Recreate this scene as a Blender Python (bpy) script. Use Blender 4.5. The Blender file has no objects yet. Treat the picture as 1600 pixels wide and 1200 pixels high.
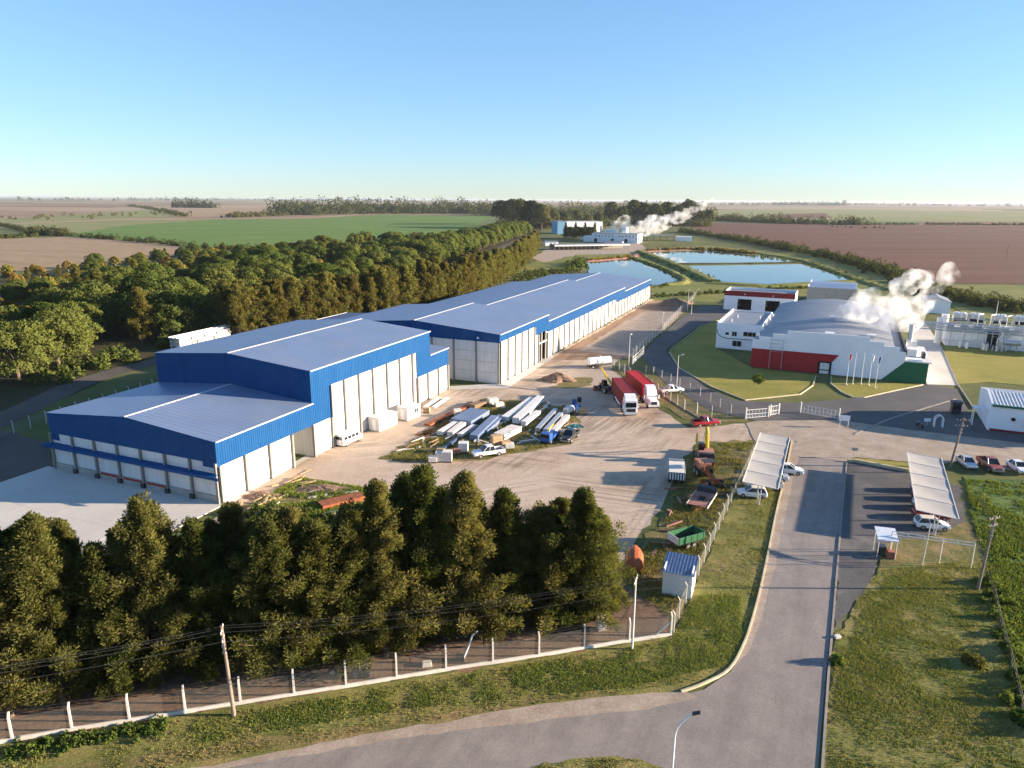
import bpy, bmesh, math, random
import numpy as np
from mathutils import Vector, Matrix
rnd = random.Random(7)
SC = bpy.context.scene
COL = SC.collection

# ------------------------------------------------------------------ camera, sky, sun, exposure
CAM_H = 40.0; FOC = 1110.0; PITCH = math.radians(14.55); ROLL = math.radians(0.36)
_f = Vector((0, math.cos(PITCH), -math.sin(PITCH))); _r = Vector((1, 0, 0)); _u = _r.cross(_f)
_r2 = _r*math.cos(ROLL) + _u*math.sin(ROLL); _u2 = _u*math.cos(ROLL) - _r*math.sin(ROLL)
cam = bpy.data.objects.new('camera', bpy.data.cameras.new('camera')); COL.objects.link(cam)
cam.matrix_world = Matrix(((_r2.x, _u2.x, -_f.x, 0), (_r2.y, _u2.y, -_f.y, 0), (_r2.z, _u2.z, -_f.z, CAM_H), (0, 0, 0, 1)))
cam.data.sensor_width = 36.0; cam.data.lens = FOC/1600*36; cam.data.clip_start = 0.5; cam.data.clip_end = 400000
SC.camera = cam
SUN_EL = math.radians(11.6); SUN_AZ = math.radians(90.0)          # azimuth from +Y towards +X
w = bpy.data.worlds.new('World'); SC.world = w; w.use_nodes = True
nt = w.node_tree; nt.nodes.clear()
sky = nt.nodes.new('ShaderNodeTexSky'); sky.sky_type = 'NISHITA'; sky.sun_disc = False
sky.sun_elevation = SUN_EL; sky.sun_rotation = SUN_AZ; sky.altitude = 100; sky.air_density = 1.0; sky.dust_density = 0.0; sky.ozone_density = 4.5
bg = nt.nodes.new('ShaderNodeBackground'); bg.inputs[1].default_value = 0.087
wo = nt.nodes.new('ShaderNodeOutputWorld')
gm = nt.nodes.new('ShaderNodeGamma'); gm.inputs[1].default_value = 0.7          # one even tone curve for the whole sky
nt.links.new(sky.outputs[0], gm.inputs[0]); tn = nt.nodes.new('ShaderNodeMix'); tn.data_type = 'RGBA'; tn.blend_type = 'MULTIPLY'; tn.inputs['Factor'].default_value = 1.0; tn.inputs['B'].default_value = (1.0, 1.10, 1.24, 1)
nt.links.new(gm.outputs[0], tn.inputs['A']); nt.links.new(tn.outputs['Result'], bg.inputs[0]); nt.links.new(bg.outputs[0], wo.inputs[0])
sl = bpy.data.lights.new('sun', 'SUN'); sl.energy = 5.0; sl.angle = math.radians(0.6); sl.color = (1.0, 0.81, 0.60)
so = bpy.data.objects.new('sun', sl); COL.objects.link(so)
sd = Vector((math.sin(SUN_AZ)*math.cos(SUN_EL), math.cos(SUN_AZ)*math.cos(SUN_EL), math.sin(SUN_EL)))
so.rotation_euler = sd.to_track_quat('Z', 'Y').to_euler(); so.location = sd*300
SC.view_settings.view_transform = 'Standard'; SC.view_settings.look = 'None'
SC.view_settings.gamma = 1.0; SC.view_settings.exposure = 1.9; SC.view_settings.use_curve_mapping = False
cy = SC.cycles; cy.max_bounces = 6; cy.diffuse_bounces = 3; cy.glossy_bounces = 3; cy.transmission_bounces = 4
cy.transparent_max_bounces = 16; cy.volume_bounces = 3; cy.use_denoising = True; cy.sample_clamp_indirect = 6.0
cy.use_adaptive_sampling = True; cy.adaptive_threshold = 0.015

# ------------------------------------------------------------------ geometry helpers
def G(px, py, z=0.0):
    """Survey helper: the point of the level z seen at photograph pixel (px, py)."""
    d = _r2*(px-800) - _u2*(py-600) + _f*FOC
    t = (z-CAM_H)/d.z
    return Vector((d.x*t, d.y*t, z))
def rotv(x, y, a):
    c, s = math.cos(a), math.sin(a); return x*c-y*s, x*s+y*c

class MB:
    def __init__(s): s.v = []; s.f = []
    def quad(s, a, b, c, d):
        n = len(s.v); s.v += [tuple(a), tuple(b), tuple(c), tuple(d)]; s.f.append((n, n+1, n+2, n+3)); return s
    def poly(s, pts):
        n = len(s.v); s.v += [tuple(p) for p in pts]; s.f.append(tuple(range(n, n+len(pts)))); return s
    def box(s, x0, x1, y0, y1, z0, z1):
        n = len(s.v)
        s.v += [(x0,y0,z0),(x1,y0,z0),(x1,y1,z0),(x0,y1,z0),(x0,y0,z1),(x1,y0,z1),(x1,y1,z1),(x0,y1,z1)]
        s.f += [tuple(n+i for i in q) for q in ((0,3,2,1),(4,5,6,7),(0,1,5,4),(1,2,6,5),(2,3,7,6),(3,0,4,7))]; return s
    def hexa(s, lo, hi):
        """frustum between two 4-point loops"""
        n = len(s.v); s.v += [tuple(p) for p in lo]+[tuple(p) for p in hi]
        s.f += [tuple(n+i for i in q) for q in ((0,3,2,1),(4,5,6,7),(0,1,5,4),(1,2,6,5),(2,3,7,6),(3,0,4,7))]; return s
    def prism(s, pts, axis, a, b):
        """extrude a 2-D outline along axis (x, y or z)"""
        def mk(p, t):
            return {'x': (t, p[0], p[1]), 'y': (p[0], t, p[1]), 'z': (p[0], p[1], t)}[axis]
        n = len(s.v); k = len(pts)
        s.v += [mk(p, a) for p in pts]+[mk(p, b) for p in pts]
        s.f.append(tuple(n+i for i in range(k))[::-1]); s.f.append(tuple(n+k+i for i in range(k)))
        for i in range(k): j = (i+1) % k; s.f.append((n+i, n+j, n+k+j, n+k+i))
        return s
    def tube(s, p0, p1, r0, r1=None, n=8, cap=True):
        r1 = r0 if r1 is None else r1
        p0, p1 = Vector(p0), Vector(p1); d = (p1-p0)
        if d.length < 1e-6: return s
        d.normalize(); a = d.orthogonal().normalized(); b = d.cross(a); k = len(s.v)
        for p, r in ((p0, r0), (p1, r1)):
            for i in range(n):
                t = 2*math.pi*i/n; q = p+a*math.cos(t)*r+b*math.sin(t)*r; s.v.append(tuple(q))
        for i in range(n): j = (i+1) % n; s.f.append((k+i, k+j, k+n+j, k+n+i))
        if cap: s.f.append(tuple(k+i for i in range(n))[::-1]); s.f.append(tuple(k+n+i for i in range(n)))
        return s
    def path(s, pts, r, n=6):
        for a, b in zip(pts, pts[1:]): s.tube(a, b, r, r, n)
        return s
    def loft(s, secs, cap=True):
        """secs: loops with equal counts"""
        n = len(s.v); k = len(secs[0])
        for c in secs: s.v += [tuple(p) for p in c]
        for i in range(len(secs)-1):
            for j in range(k):
                q = (j+1) % k; s.f.append((n+i*k+j, n+i*k+q, n+(i+1)*k+q, n+(i+1)*k+j))
        if cap: s.f.append(tuple(n+j for j in range(k))[::-1]); m = n+(len(secs)-1)*k; s.f.append(tuple(m+j for j in range(k)))
        return s
    def ball(s, c, rx, ry, rz, nu=10, nv=6):
        secs = []
        for i in range(1, nv):
            t = math.pi*i/nv; secs.append([(c[0]+rx*math.sin(t)*math.cos(2*math.pi*j/nu), c[1]+ry*math.sin(t)*math.sin(2*math.pi*j/nu), c[2]-rz*math.cos(t)) for j in range(nu)])
        return s.loft(secs)
    def mesh(s, name, smooth=False):
        m = bpy.data.meshes.new(name); m.from_pydata(s.v, [], s.f)
        bm = bmesh.new(); bm.from_mesh(m); bmesh.ops.recalc_face_normals(bm, faces=bm.faces); bm.to_mesh(m); bm.free()
        if smooth: m.polygons.foreach_set('use_smooth', [True]*len(m.polygons))
        return m
    def build(s, name, mat, parent=None, smooth=False, bevel=0, **kw):
        m = s.mesh(name, smooth); m.materials.append(M(mat)); o = link(name, m, parent)
        if bevel:
            b = o.modifiers.new('bevel', 'BEVEL'); b.width = bevel; b.segments = 2; b.limit_method = 'ANGLE'
        if kw: tag(o, **kw)
        return o
def link(name, data, parent=None):
    o = bpy.data.objects.new(name, data); COL.objects.link(o)
    if parent: o.parent = parent
    return o
def tag(o, label=None, cat=None, group=None, kind=None):
    if label: o['label'] = label
    if cat: o['category'] = cat
    if group: o['group'] = group
    if kind: o['kind'] = kind
    return o
def thing(name, label, cat, loc=(0, 0, 0), rz=0.0, group=None):
    o = link(name, None); o.location = loc; o.rotation_euler = (0, 0, rz); o.empty_display_size = 0.3
    return tag(o, label, cat, group)
def dup(root, loc=None, rz=None, label=None, group=None, scale=None):
    def rec(o, par):
        c = o.copy(); COL.objects.link(c); c.parent = par
        for ch in o.children: rec(ch, c)
        return c
    r = rec(root, None)
    if loc is not None: r.location = loc
    if rz is not None: r.rotation_euler = (0, 0, rz)
    if scale is not None: r.scale = scale
    return tag(r, label, None, group)
def share(src, name, parent, loc=(0, 0, 0), rz=0.0):
    o = link(name, src.data if hasattr(src, 'data') else src, parent); o.location = loc; o.rotation_euler = (0, 0, rz); return o
ORD = ['first','second','third','fourth','fifth','sixth','seventh','eighth','ninth','tenth','eleventh','twelfth','thirteenth','fourteenth','fifteenth','sixteenth','seventeenth','eighteenth','nineteenth','twentieth']+['twenty-'+x for x in ('first','second','third','fourth','fifth','sixth','seventh','eighth','ninth')]+['thirtieth']+['thirty-'+x for x in ('first','second','third','fourth','fifth','sixth','seventh','eighth','ninth')]+['fortieth']+['forty-'+x for x in ('first','second','third','fourth','fifth','sixth','seventh','eighth','ninth')]

# ------------------------------------------------------------------ materials
_M = {}
def M(n): return _M[n]
def newmat(name, rough=0.8, metal=0.0, spec=0.3):
    m = bpy.data.materials.new(name); m.use_nodes = True; nt = m.node_tree
    b = nt.nodes['Principled BSDF']; b.inputs['Roughness'].default_value = rough; b.inputs['Metallic'].default_value = metal
    b.inputs['Specular IOR Level'].default_value = spec
    _M[name] = m; return m, nt, b
def N(nt, t, **kw):
    n = nt.nodes.new(t)
    for k, v in kw.items():
        if k in n.inputs: n.inputs[k].default_value = v
        else: setattr(n, k, v)
    return n
def noise(nt, scale, detail=4, rough=0.6, coord='pos', stretch=None, rot=0):
    if coord == 'pos': src = N(nt, 'ShaderNodeNewGeometry').outputs['Position']
    else: src = N(nt, 'ShaderNodeTexCoord').outputs['Object']
    if stretch:
        mp = N(nt, 'ShaderNodeMapping'); mp.inputs['Scale'].default_value = stretch; mp.inputs['Rotation'].default_value = (0, 0, rot)
        if rot:
            r = N(nt, 'ShaderNodeVectorRotate', rotation_type='Z_AXIS'); r.inputs['Angle'].default_value = rot
            nt.links.new(src, r.inputs[0]); src = r.outputs[0]; mp.inputs['Rotation'].default_value = (0, 0, 0)
        nt.links.new(src, mp.inputs[0]); src = mp.outputs[0]
    n = N(nt, 'ShaderNodeTexNoise', Scale=scale, Detail=detail, Roughness=rough)
    nt.links.new(src, n.inputs['Vector']); return n.outputs['Fac']
def ramp(nt, fac, stops):
    r = N(nt, 'ShaderNodeValToRGB'); e = r.color_ramp.elements
    while len(e) < len(stops): e.new(0.5)
    for i, (p, c) in enumerate(stops): e[i].position = p; e[i].color = (*c, 1)
    nt.links.new(fac, r.inputs[0]); return r.outputs[0]
def mix(nt, fac, a, b, mode='MIX'):
    m = N(nt, 'ShaderNodeMix', data_type='RGBA', blend_type=mode)
    for s, v in ((m.inputs['Factor'], fac), (m.inputs['A'], a), (m.inputs['B'], b)):
        if isinstance(v, (int, float)): s.default_value = v
        elif isinstance(v, tuple): s.default_value = (*v, 1)
        else: nt.links.new(v, s)
    return m.outputs['Result']
def bump(nt, b, h, strength=0.3, dist=0.05):
    n = N(nt, 'ShaderNodeBump', Strength=strength, Distance=dist); nt.links.new(h, n.inputs['Height']); nt.links.new(n.outputs[0], b.inputs['Normal'])
def plain(name, col, rough=0.6, metal=0.0, spec=0.4, var=0.12, scale=1.5, dirt=None, dirt_amt=0.35, coord='obj', bmp=0):
    """paint with a little mottling and, if asked, dirt"""
    m, nt, b = newmat(name, rough, metal, spec)
    f = noise(nt, scale, 5, 0.65, coord)
    lo = tuple(max(0, c*(1-var)) for c in col); hi = tuple(min(1, c*(1+var)) for c in col)
    c = ramp(nt, f, [(0.3, lo), (0.7, hi)])
    if dirt:
        f2 = noise(nt, scale*0.35+0.11, 6, 0.7, coord)
        k = ramp(nt, f2, [(0.45, (0, 0, 0)), (0.72, (dirt_amt,)*3)])
        c = mix(nt, k, c, dirt)
    nt.links.new(c, b.inputs['Base Color'])
    if bmp: bump(nt, b, f, 0.3, bmp)
    return m
def ground_mat(name, stops, scale, fine=None, fine_amt=0.25, rough=0.95, stretch=None, rot=0, bmp=0.05, bscale=3.0, bstr=0.5):
    m, nt, b = newmat(name, rough, 0, 0.15)
    f = noise(nt, scale, 8, 0.65, 'pos', stretch, rot); c = ramp(nt, f, stops)
    if fine:
        f2 = noise(nt, fine, 6, 0.75, 'pos')
        k = ramp(nt, f2, [(0.3, (1-fine_amt,)*3), (0.7, (1+fine_amt,)*3)])
        c = mix(nt, 1.0, c, k, 'MULTIPLY')
    nt.links.new(c, b.inputs['Base Color'])
    if bmp: bump(nt, b, noise(nt, bscale, 8, 0.75, 'pos'), bstr, bmp)
    return m, nt, b, c

ground_mat('asphalt', [(0.25, (0.185, 0.165, 0.152)), (0.5, (0.24, 0.213, 0.196)), (0.8, (0.30, 0.268, 0.24))], 0.12, 6.0, 0.2, 0.85, stretch=(3.0, 0.35, 1), rot=math.radians(25.5), bmp=0.006, bscale=30)
def cracks():
    m = M('asphalt'); nt = m.node_tree; b = nt.nodes['Principled BSDF']; src = b.inputs['Base Color'].links[0].from_socket
    g = N(nt, 'ShaderNodeNewGeometry'); wv = N(nt, 'ShaderNodeTexNoise', Scale=0.6, Detail=4); nt.links.new(g.outputs['Position'], wv.inputs['Vector'])
    ad = N(nt, 'ShaderNodeMixRGB', blend_type='ADD'); ad.inputs[0].default_value = 1.6; nt.links.new(g.outputs['Position'], ad.inputs[1]); nt.links.new(wv.outputs['Color'], ad.inputs[2])
    v = N(nt, 'ShaderNodeTexVoronoi', feature='DISTANCE_TO_EDGE', Scale=0.16); nt.links.new(ad.outputs[0], v.inputs['Vector'])
    k = ramp(nt, v.outputs['Distance'], [(0.0, (0.78,)*3), (0.006, (1.0,)*3)])
    k2 = ramp(nt, noise(nt, 0.08, 3, 0.5), [(0.45, (0, 0, 0)), (0.58, (1, 1, 1))])
    c = mix(nt, 1.0, src, mix(nt, k2, (1.0, 1.0, 1.0), k), 'MULTIPLY')
    p = ramp(nt, noise(nt, 0.35, 6, 0.7), [(0.35, (0.86,)*3), (0.65, (1.12, 1.1, 1.08))]); c = mix(nt, 1.0, c, p, 'MULTIPLY')
    nt.links.new(c, b.inputs['Base Color'])
cracks()
ground_mat('asphalt_old', [(0.3, (0.075, 0.072, 0.075)), (0.55, (0.11, 0.105, 0.105)), (0.75, (0.2, 0.185, 0.165))], 0.16, 5.0, 0.35, 0.9, bmp=0.008, bscale=25)
ground_mat('asphalt_dark', [(0.3, (0.085, 0.081, 0.083)), (0.7, (0.13, 0.122, 0.12))], 0.12, 4.0, 0.25, 0.85, bmp=0.004, bscale=25)
ground_mat('lane_gravel', [(0.3, (0.075, 0.066, 0.058)), (0.7, (0.125, 0.108, 0.095))], 0.1, 3.0, 0.2)
def gravel_yard():
    m, nt, b = newmat('gravel', 0.95, 0, 0.15)
    c = ramp(nt, noise(nt, 0.05, 8, 0.7), [(0.3, (0.27, 0.185, 0.125)), (0.43, (0.44, 0.335, 0.25)), (0.58, (0.52, 0.42, 0.33)), (0.74, (0.37, 0.26, 0.185))])
    for rot, st, amt, ms in ((0.5, (3.4, 0.16, 1), 0.34, 0.045), (-1.25, (3.0, 0.14, 1), 0.32, 0.06), (1.2, (3.2, 0.18, 1), 0.26, 0.05)):      # tyre tracks, here and there
        k = ramp(nt, noise(nt, 0.36, 3, 0.5, 'pos', st, rot), [(0.46, (1-amt,)*3), (0.53, (1.0,)*3)])
        w_ = ramp(nt, noise(nt, ms, 3, 0.5), [(0.5, (0, 0, 0)), (0.62, (1, 1, 1))]); c = mix(nt, 1.0, c, mix(nt, w_, (1.0, 1.0, 1.0), k), 'MULTIPLY')
    k = ramp(nt, noise(nt, 2.2, 8, 0.8), [(0.3, (0.78,)*3), (0.7, (1.16,)*3)]); c = mix(nt, 1.0, c, k, 'MULTIPLY')
    nt.links.new(c, b.inputs['Base Color']); bump(nt, b, noise(nt, 1.4, 8, 0.8), 0.5, 0.14)
gravel_yard()
ground_mat('packed_earth', [(0.3, (0.17, 0.105, 0.07)), (0.6, (0.28, 0.185, 0.125)), (0.8, (0.22, 0.135, 0.09))], 0.12, 2.0, 0.3, stretch=(3, 0.5, 1), rot=math.radians(22.7), bmp=0.06, bscale=1.5)
ground_mat('shoulder', [(0.3, (0.27, 0.21, 0.16)), (0.7, (0.4, 0.33, 0.27))], 0.35, 4.0, 0.25, bmp=0.03, bscale=4)
ground_mat('tree_litter', [(0.3, (0.10, 0.06, 0.04)), (0.55, (0.21, 0.135, 0.09)), (0.8, (0.15, 0.1, 0.06))], 0.25, 3.0, 0.35, bmp=0.06, bscale=3)
ground_mat('concrete_apron', [(0.3, (0.46, 0.43, 0.39)), (0.7, (0.56, 0.53, 0.48))], 0.07, 1.2, 0.06, 0.8, bmp=0)
ground_mat('verge_grass', [(0.28, (0.075, 0.09, 0.026)), (0.45, (0.14, 0.145, 0.042)), (0.6, (0.21, 0.18, 0.066)), (0.78, (0.26, 0.185, 0.088))], 0.2, 5.0, 0.5, bmp=0.2, bscale=4.0, bstr=0.7)
ground_mat('weedy_grass', [(0.28, (0.07, 0.08, 0.024)), (0.45, (0.13, 0.125, 0.042)), (0.6, (0.22, 0.165, 0.075)), (0.8, (0.31, 0.215, 0.125))], 0.25, 3.5, 0.45, bmp=0.2, bscale=2.5, bstr=0.7)
ground_mat('lawn', [(0.3, (0.175, 0.175, 0.035)), (0.5, (0.235, 0.215, 0.047)), (0.75, (0.31, 0.25, 0.075))], 0.09, 1.5, 0.2, bmp=0.08, bscale=1.5)
ground_mat('rough_green', [(0.28, (0.035, 0.07, 0.016)), (0.5, (0.075, 0.13, 0.03)), (0.75, (0.14, 0.17, 0.05))], 0.14, 0.9, 0.4, bmp=0.5, bscale=0.8, bstr=0.7)
ground_mat('pond_grass', [(0.3, (0.10, 0.13, 0.03)), (0.55, (0.17, 0.175, 0.05)), (0.75, (0.24, 0.2, 0.08))], 0.05, 0.5, 0.3, bmp=0.2, bscale=0.5)
ground_mat('green_crop', [(0.3, (0.085, 0.155, 0.03)), (0.55, (0.11, 0.18, 0.036)), (0.8, (0.19, 0.2, 0.06))], 0.006, 0.05, 0.12, stretch=(1, 3.0, 1), bmp=0)
ground_mat('stubble_tan', [(0.3, (0.24, 0.17, 0.105)), (0.55, (0.31, 0.22, 0.135)), (0.8, (0.24, 0.19, 0.10))], 0.02, 0.10, 0.2, stretch=(0.5, 2.5, 1), rot=0.4, bmp=0)
ground_mat('ploughed_brown', [(0.3, (0.09, 0.040, 0.026)), (0.55, (0.13, 0.060, 0.041)), (0.8, (0.165, 0.085, 0.06))], 0.01, 0.12, 0.16, stretch=(0.25, 3.0, 1), rot=-0.12, bmp=0)
ground_mat('pasture', [(0.3, (0.15, 0.175, 0.065)), (0.6, (0.22, 0.215, 0.09)), (0.8, (0.29, 0.235, 0.115))], 0.008, 0.06, 0.12, stretch=(0.5, 2, 1), bmp=0)
ground_mat('far_tan', [(0.3, (0.26, 0.19, 0.125)), (0.7, (0.36, 0.265, 0.175))], 0.004, 0.03, 0.1, stretch=(0.4, 2, 1), bmp=0)
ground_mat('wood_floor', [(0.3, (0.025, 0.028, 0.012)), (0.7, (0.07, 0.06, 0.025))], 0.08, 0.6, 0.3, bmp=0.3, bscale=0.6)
def plain_country():
    m, nt, b = newmat('country', 0.95, 0, 0.1)
    g = N(nt, 'ShaderNodeNewGeometry'); mp = N(nt, 'ShaderNodeMapping'); mp.inputs['Scale'].default_value = (1/1500, 1/750, 0.0)
    mp.inputs['Rotation'].default_value = (0, 0, 0.3)
    nt.links.new(g.outputs['Position'], mp.inputs[0])
    v = N(nt, 'ShaderNodeTexVoronoi', distance='CHEBYCHEV', Scale=1.0, Randomness=0.85); nt.links.new(mp.outputs[0], v.inputs['Vector'])
    s = N(nt, 'ShaderNodeSeparateColor'); nt.links.new(v.outputs['Color'], s.inputs[0])
    far = ramp(nt, s.outputs[0], [(0.0, (0.26, 0.185, 0.12)), (0.22, (0.20, 0.125, 0.085)), (0.4, (0.20, 0.195, 0.085)), (0.55, (0.31, 0.23, 0.15)), (0.72, (0.12, 0.15, 0.055)), (0.9, (0.24, 0.16, 0.11))])
    r = [n for n in nt.nodes if n.type == 'VALTORGB'][-1]; r.color_ramp.interpolation = 'CONSTANT'
    f = noise(nt, 0.004, 6, 0.7); k = ramp(nt, f, [(0.3, (0.8,)*3), (0.7, (1.15,)*3)]); far = mix(nt, 1.0, far, k, 'MULTIPLY')
    near = ramp(nt, noise(nt, 0.05, 8, 0.7), [(0.3, (0.06, 0.075, 0.025)), (0.55, (0.12, 0.13, 0.045)), (0.75, (0.19, 0.16, 0.08))])
    ln = N(nt, 'ShaderNodeVectorMath', operation='LENGTH'); nt.links.new(g.outputs['Position'], ln.inputs[0])
    mr = N(nt, 'ShaderNodeMapRange'); mr.inputs['From Min'].default_value = 1150; mr.inputs['From Max'].default_value = 1250; nt.links.new(ln.outputs['Value'], mr.inputs[0])
    nt.links.new(mix(nt, mr.outputs[0], near, far), b.inputs['Base Color'])
plain_country()
def streaked(name, col, dirt, amt, rough, spec):
    m, nt, b = newmat(name, rough, 0, spec); c = ramp(nt, noise(nt, 0.25, 5, 0.6, 'pos'), [(0.3, tuple(x*0.93 for x in col)), (0.7, tuple(min(1, x*1.06) for x in col))])
    k = ramp(nt, noise(nt, 1.0, 6, 0.7, 'pos', (1.6, 1.6, 0.10)), [(0.46, (0, 0, 0)), (0.72, (amt,)*3)]); c = mix(nt, k, c, dirt)
    k = ramp(nt, noise(nt, 0.5, 6, 0.7, 'pos'), [(0.5, (0, 0, 0)), (0.75, (amt*0.7,)*3)]); c = mix(nt, k, c, dirt); nt.links.new(c, b.inputs['Base Color'])
streaked('white_panel', (0.67, 0.67, 0.66), (0.40, 0.37, 0.32), 0.5, 0.5, 0.3)
plain('white_core', (0.62, 0.62, 0.62), 0.7, var=0.05)
plain('steel_column', (0.23, 0.225, 0.21), 0.6, 0.1, var=0.12)
streaked('blue_clad', (0.001, 0.06, 0.20), (0.02, 0.085, 0.20), 0.55, 0.5, 0.18)
plain('roof_sheet', (0.165, 0.225, 0.35), 0.42, 0.15, 0.5, 0.09, 0.12, (0.23, 0.255, 0.31), 0.5)
plain('roof_grey', (0.20, 0.215, 0.25), 0.5, 0.1, 0.4, 0.12, 0.15, (0.15, 0.15, 0.16), 0.4)
plain('ridge_white', (0.5, 0.51, 0.52), 0.5, var=0.05)
plain('grey_concrete', (0.36, 0.34, 0.31), 0.9, var=0.18, scale=1.0, dirt=(0.2, 0.17, 0.14))
plain('pale_concrete', (0.62, 0.59, 0.54), 0.9, var=0.12, scale=2.0, dirt=(0.35, 0.3, 0.25))
plain('white_post', (0.55, 0.53, 0.50), 0.85, var=0.08, scale=3)
plain('kerb_paint', (0.50, 0.44, 0.29), 0.9, var=0.25, scale=0.8, dirt=(0.4, 0.35, 0.28), dirt_amt=0.7)
plain('pale_kerb', (0.25, 0.225, 0.195), 0.9, var=0.2, scale=0.8)
plain('white_paint', (0.78, 0.78, 0.78), 0.4, 0, 0.5, 0.04, 0.6, (0.5, 0.45, 0.38), 0.2)
plain('car_white', (0.76, 0.77, 0.78), 0.22, 0, 0.6, 0.03)
plain('car_red', (0.30, 0.012, 0.022), 0.25, 0, 0.6, 0.08)
plain('car_silver', (0.45, 0.48, 0.52), 0.25, 0.3, 0.6, 0.05)
plain('car_dark', (0.03, 0.032, 0.038), 0.3, 0, 0.5, 0.1)
plain('car_maroon', (0.26, 0.06, 0.05), 0.35, 0, 0.5, 0.2, 1.0, (0.3, 0.2, 0.15))
plain('tyre', (0.018, 0.018, 0.018), 0.85, var=0.3)
plain('rim', (0.4, 0.4, 0.41), 0.4, 0.6, var=0.1)
plain('dark_steel', (0.05, 0.05, 0.055), 0.6, 0.2, var=0.3)
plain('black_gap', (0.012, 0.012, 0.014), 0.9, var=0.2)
plain('container_red', (0.40, 0.014, 0.022), 0.55, 0, 0.2, 0.15, 0.5, (0.25, 0.05, 0.04), 0.4)
plain('container_maroon', (0.20, 0.016, 0.022), 0.6, 0, 0.2, 0.15, 0.5, (0.15, 0.05, 0.04), 0.4)
plain('factory_red', (0.32, 0.010, 0.014), 0.6, var=0.08, scale=0.5)
plain('factory_green', (0.008, 0.12, 0.05), 0.6, var=0.08, scale=0.5)
plain('factory_white', (0.80, 0.82, 0.85), 0.6, var=0.04, scale=0.3, dirt=(0.5, 0.5, 0.5), dirt_amt=0.2)
plain('machine_yellow', (0.62, 0.42, 0.02), 0.45, var=0.12, scale=1.5, dirt=(0.2, 0.13, 0.05))
plain('rust', (0.27, 0.085, 0.035), 0.9, var=0.35, scale=1.5, dirt=(0.12, 0.05, 0.03))
plain('rust_pink', (0.34, 0.16, 0.12), 0.9, var=0.3, scale=1.5, dirt=(0.2, 0.1, 0.07))
plain('mixer_orange', (0.36, 0.085, 0.02), 0.5, var=0.15, scale=2, dirt=(0.2, 0.07, 0.03))
plain('trailer_green', (0.03, 0.13, 0.06), 0.5, var=0.15, scale=2)
plain('tank_green', (0.02, 0.30, 0.19), 0.4, var=0.08)
plain('shed_white', (0.74, 0.74, 0.74), 0.7, var=0.06, scale=1.2, dirt=(0.45, 0.42, 0.36), dirt_amt=0.35)
plain('shed_roof', (0.06, 0.11, 0.22), 0.5, 0.2, var=0.15)
plain('galvanised', (0.5, 0.52, 0.55), 0.38, 0.6, var=0.12, scale=2)
plain('pipe_grey', (0.42, 0.44, 0.47), 0.45, 0.4, var=0.15)
plain('shade_net', (0.36, 0.345, 0.325), 0.85, var=0.06, scale=0.8)
plain('cardboard', (0.42, 0.29, 0.17), 0.9, var=0.15)
plain('pallet_wrap', (0.62, 0.58, 0.53), 0.6, var=0.15, scale=2)
plain('timber', (0.20, 0.13, 0.08), 0.9, var=0.25, scale=3)
plain('pole_wood', (0.22, 0.175, 0.145), 0.9, var=0.25, scale=2.5)
plain('truck_blue', (0.02, 0.09, 0.33), 0.4, var=0.12)
plain('flag_red', (0.45, 0.05, 0.09), 0.9); plain('flag_pale', (0.72, 0.74, 0.8), 0.9); plain('flag_dark', (0.07, 0.08, 0.2), 0.9)
plain('bark', (0.12, 0.085, 0.06), 0.95, var=0.3, scale=2)
plain('bark_pale', (0.27, 0.22, 0.17), 0.95, var=0.25, scale=2)
plain('earth_heap', (0.2, 0.125, 0.085), 0.95, var=0.3, scale=0.8, bmp=0.3)
plain('teal_sheet', (0.02, 0.12, 0.13), 0.6)
plain('wire', (0.12, 0.12, 0.125), 0.6, 0.3)
plain('pale_blue', (0.14, 0.30, 0.46), 0.6)
plain('lamp_glass', (0.6, 0.6, 0.6), 0.3)
plain('sign_white', (0.75, 0.77, 0.8), 0.5)
plain('brick_red', (0.33, 0.11, 0.07), 0.9, var=0.2, scale=3)
def special():
    m, nt, b = newmat('glass_dark', 0.06, 0, 0.6); b.inputs['Base Color'].default_value = (0.012, 0.016, 0.02, 1)
    m, nt, b = newmat('water', 0.03, 0, 0.5); b.inputs['Base Color'].default_value = (0.025, 0.034, 0.04, 1); b.inputs['IOR'].default_value = 1.33
    bump(nt, b, noise(nt, 0.35, 4, 0.6), 0.06, 0.05)
    m, nt, b = newmat('chain_link', 0.6, 0.3); b.inputs['Base Color'].default_value = (0.3, 0.31, 0.3, 1); b.inputs['Alpha'].default_value = 0.16
special()
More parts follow.
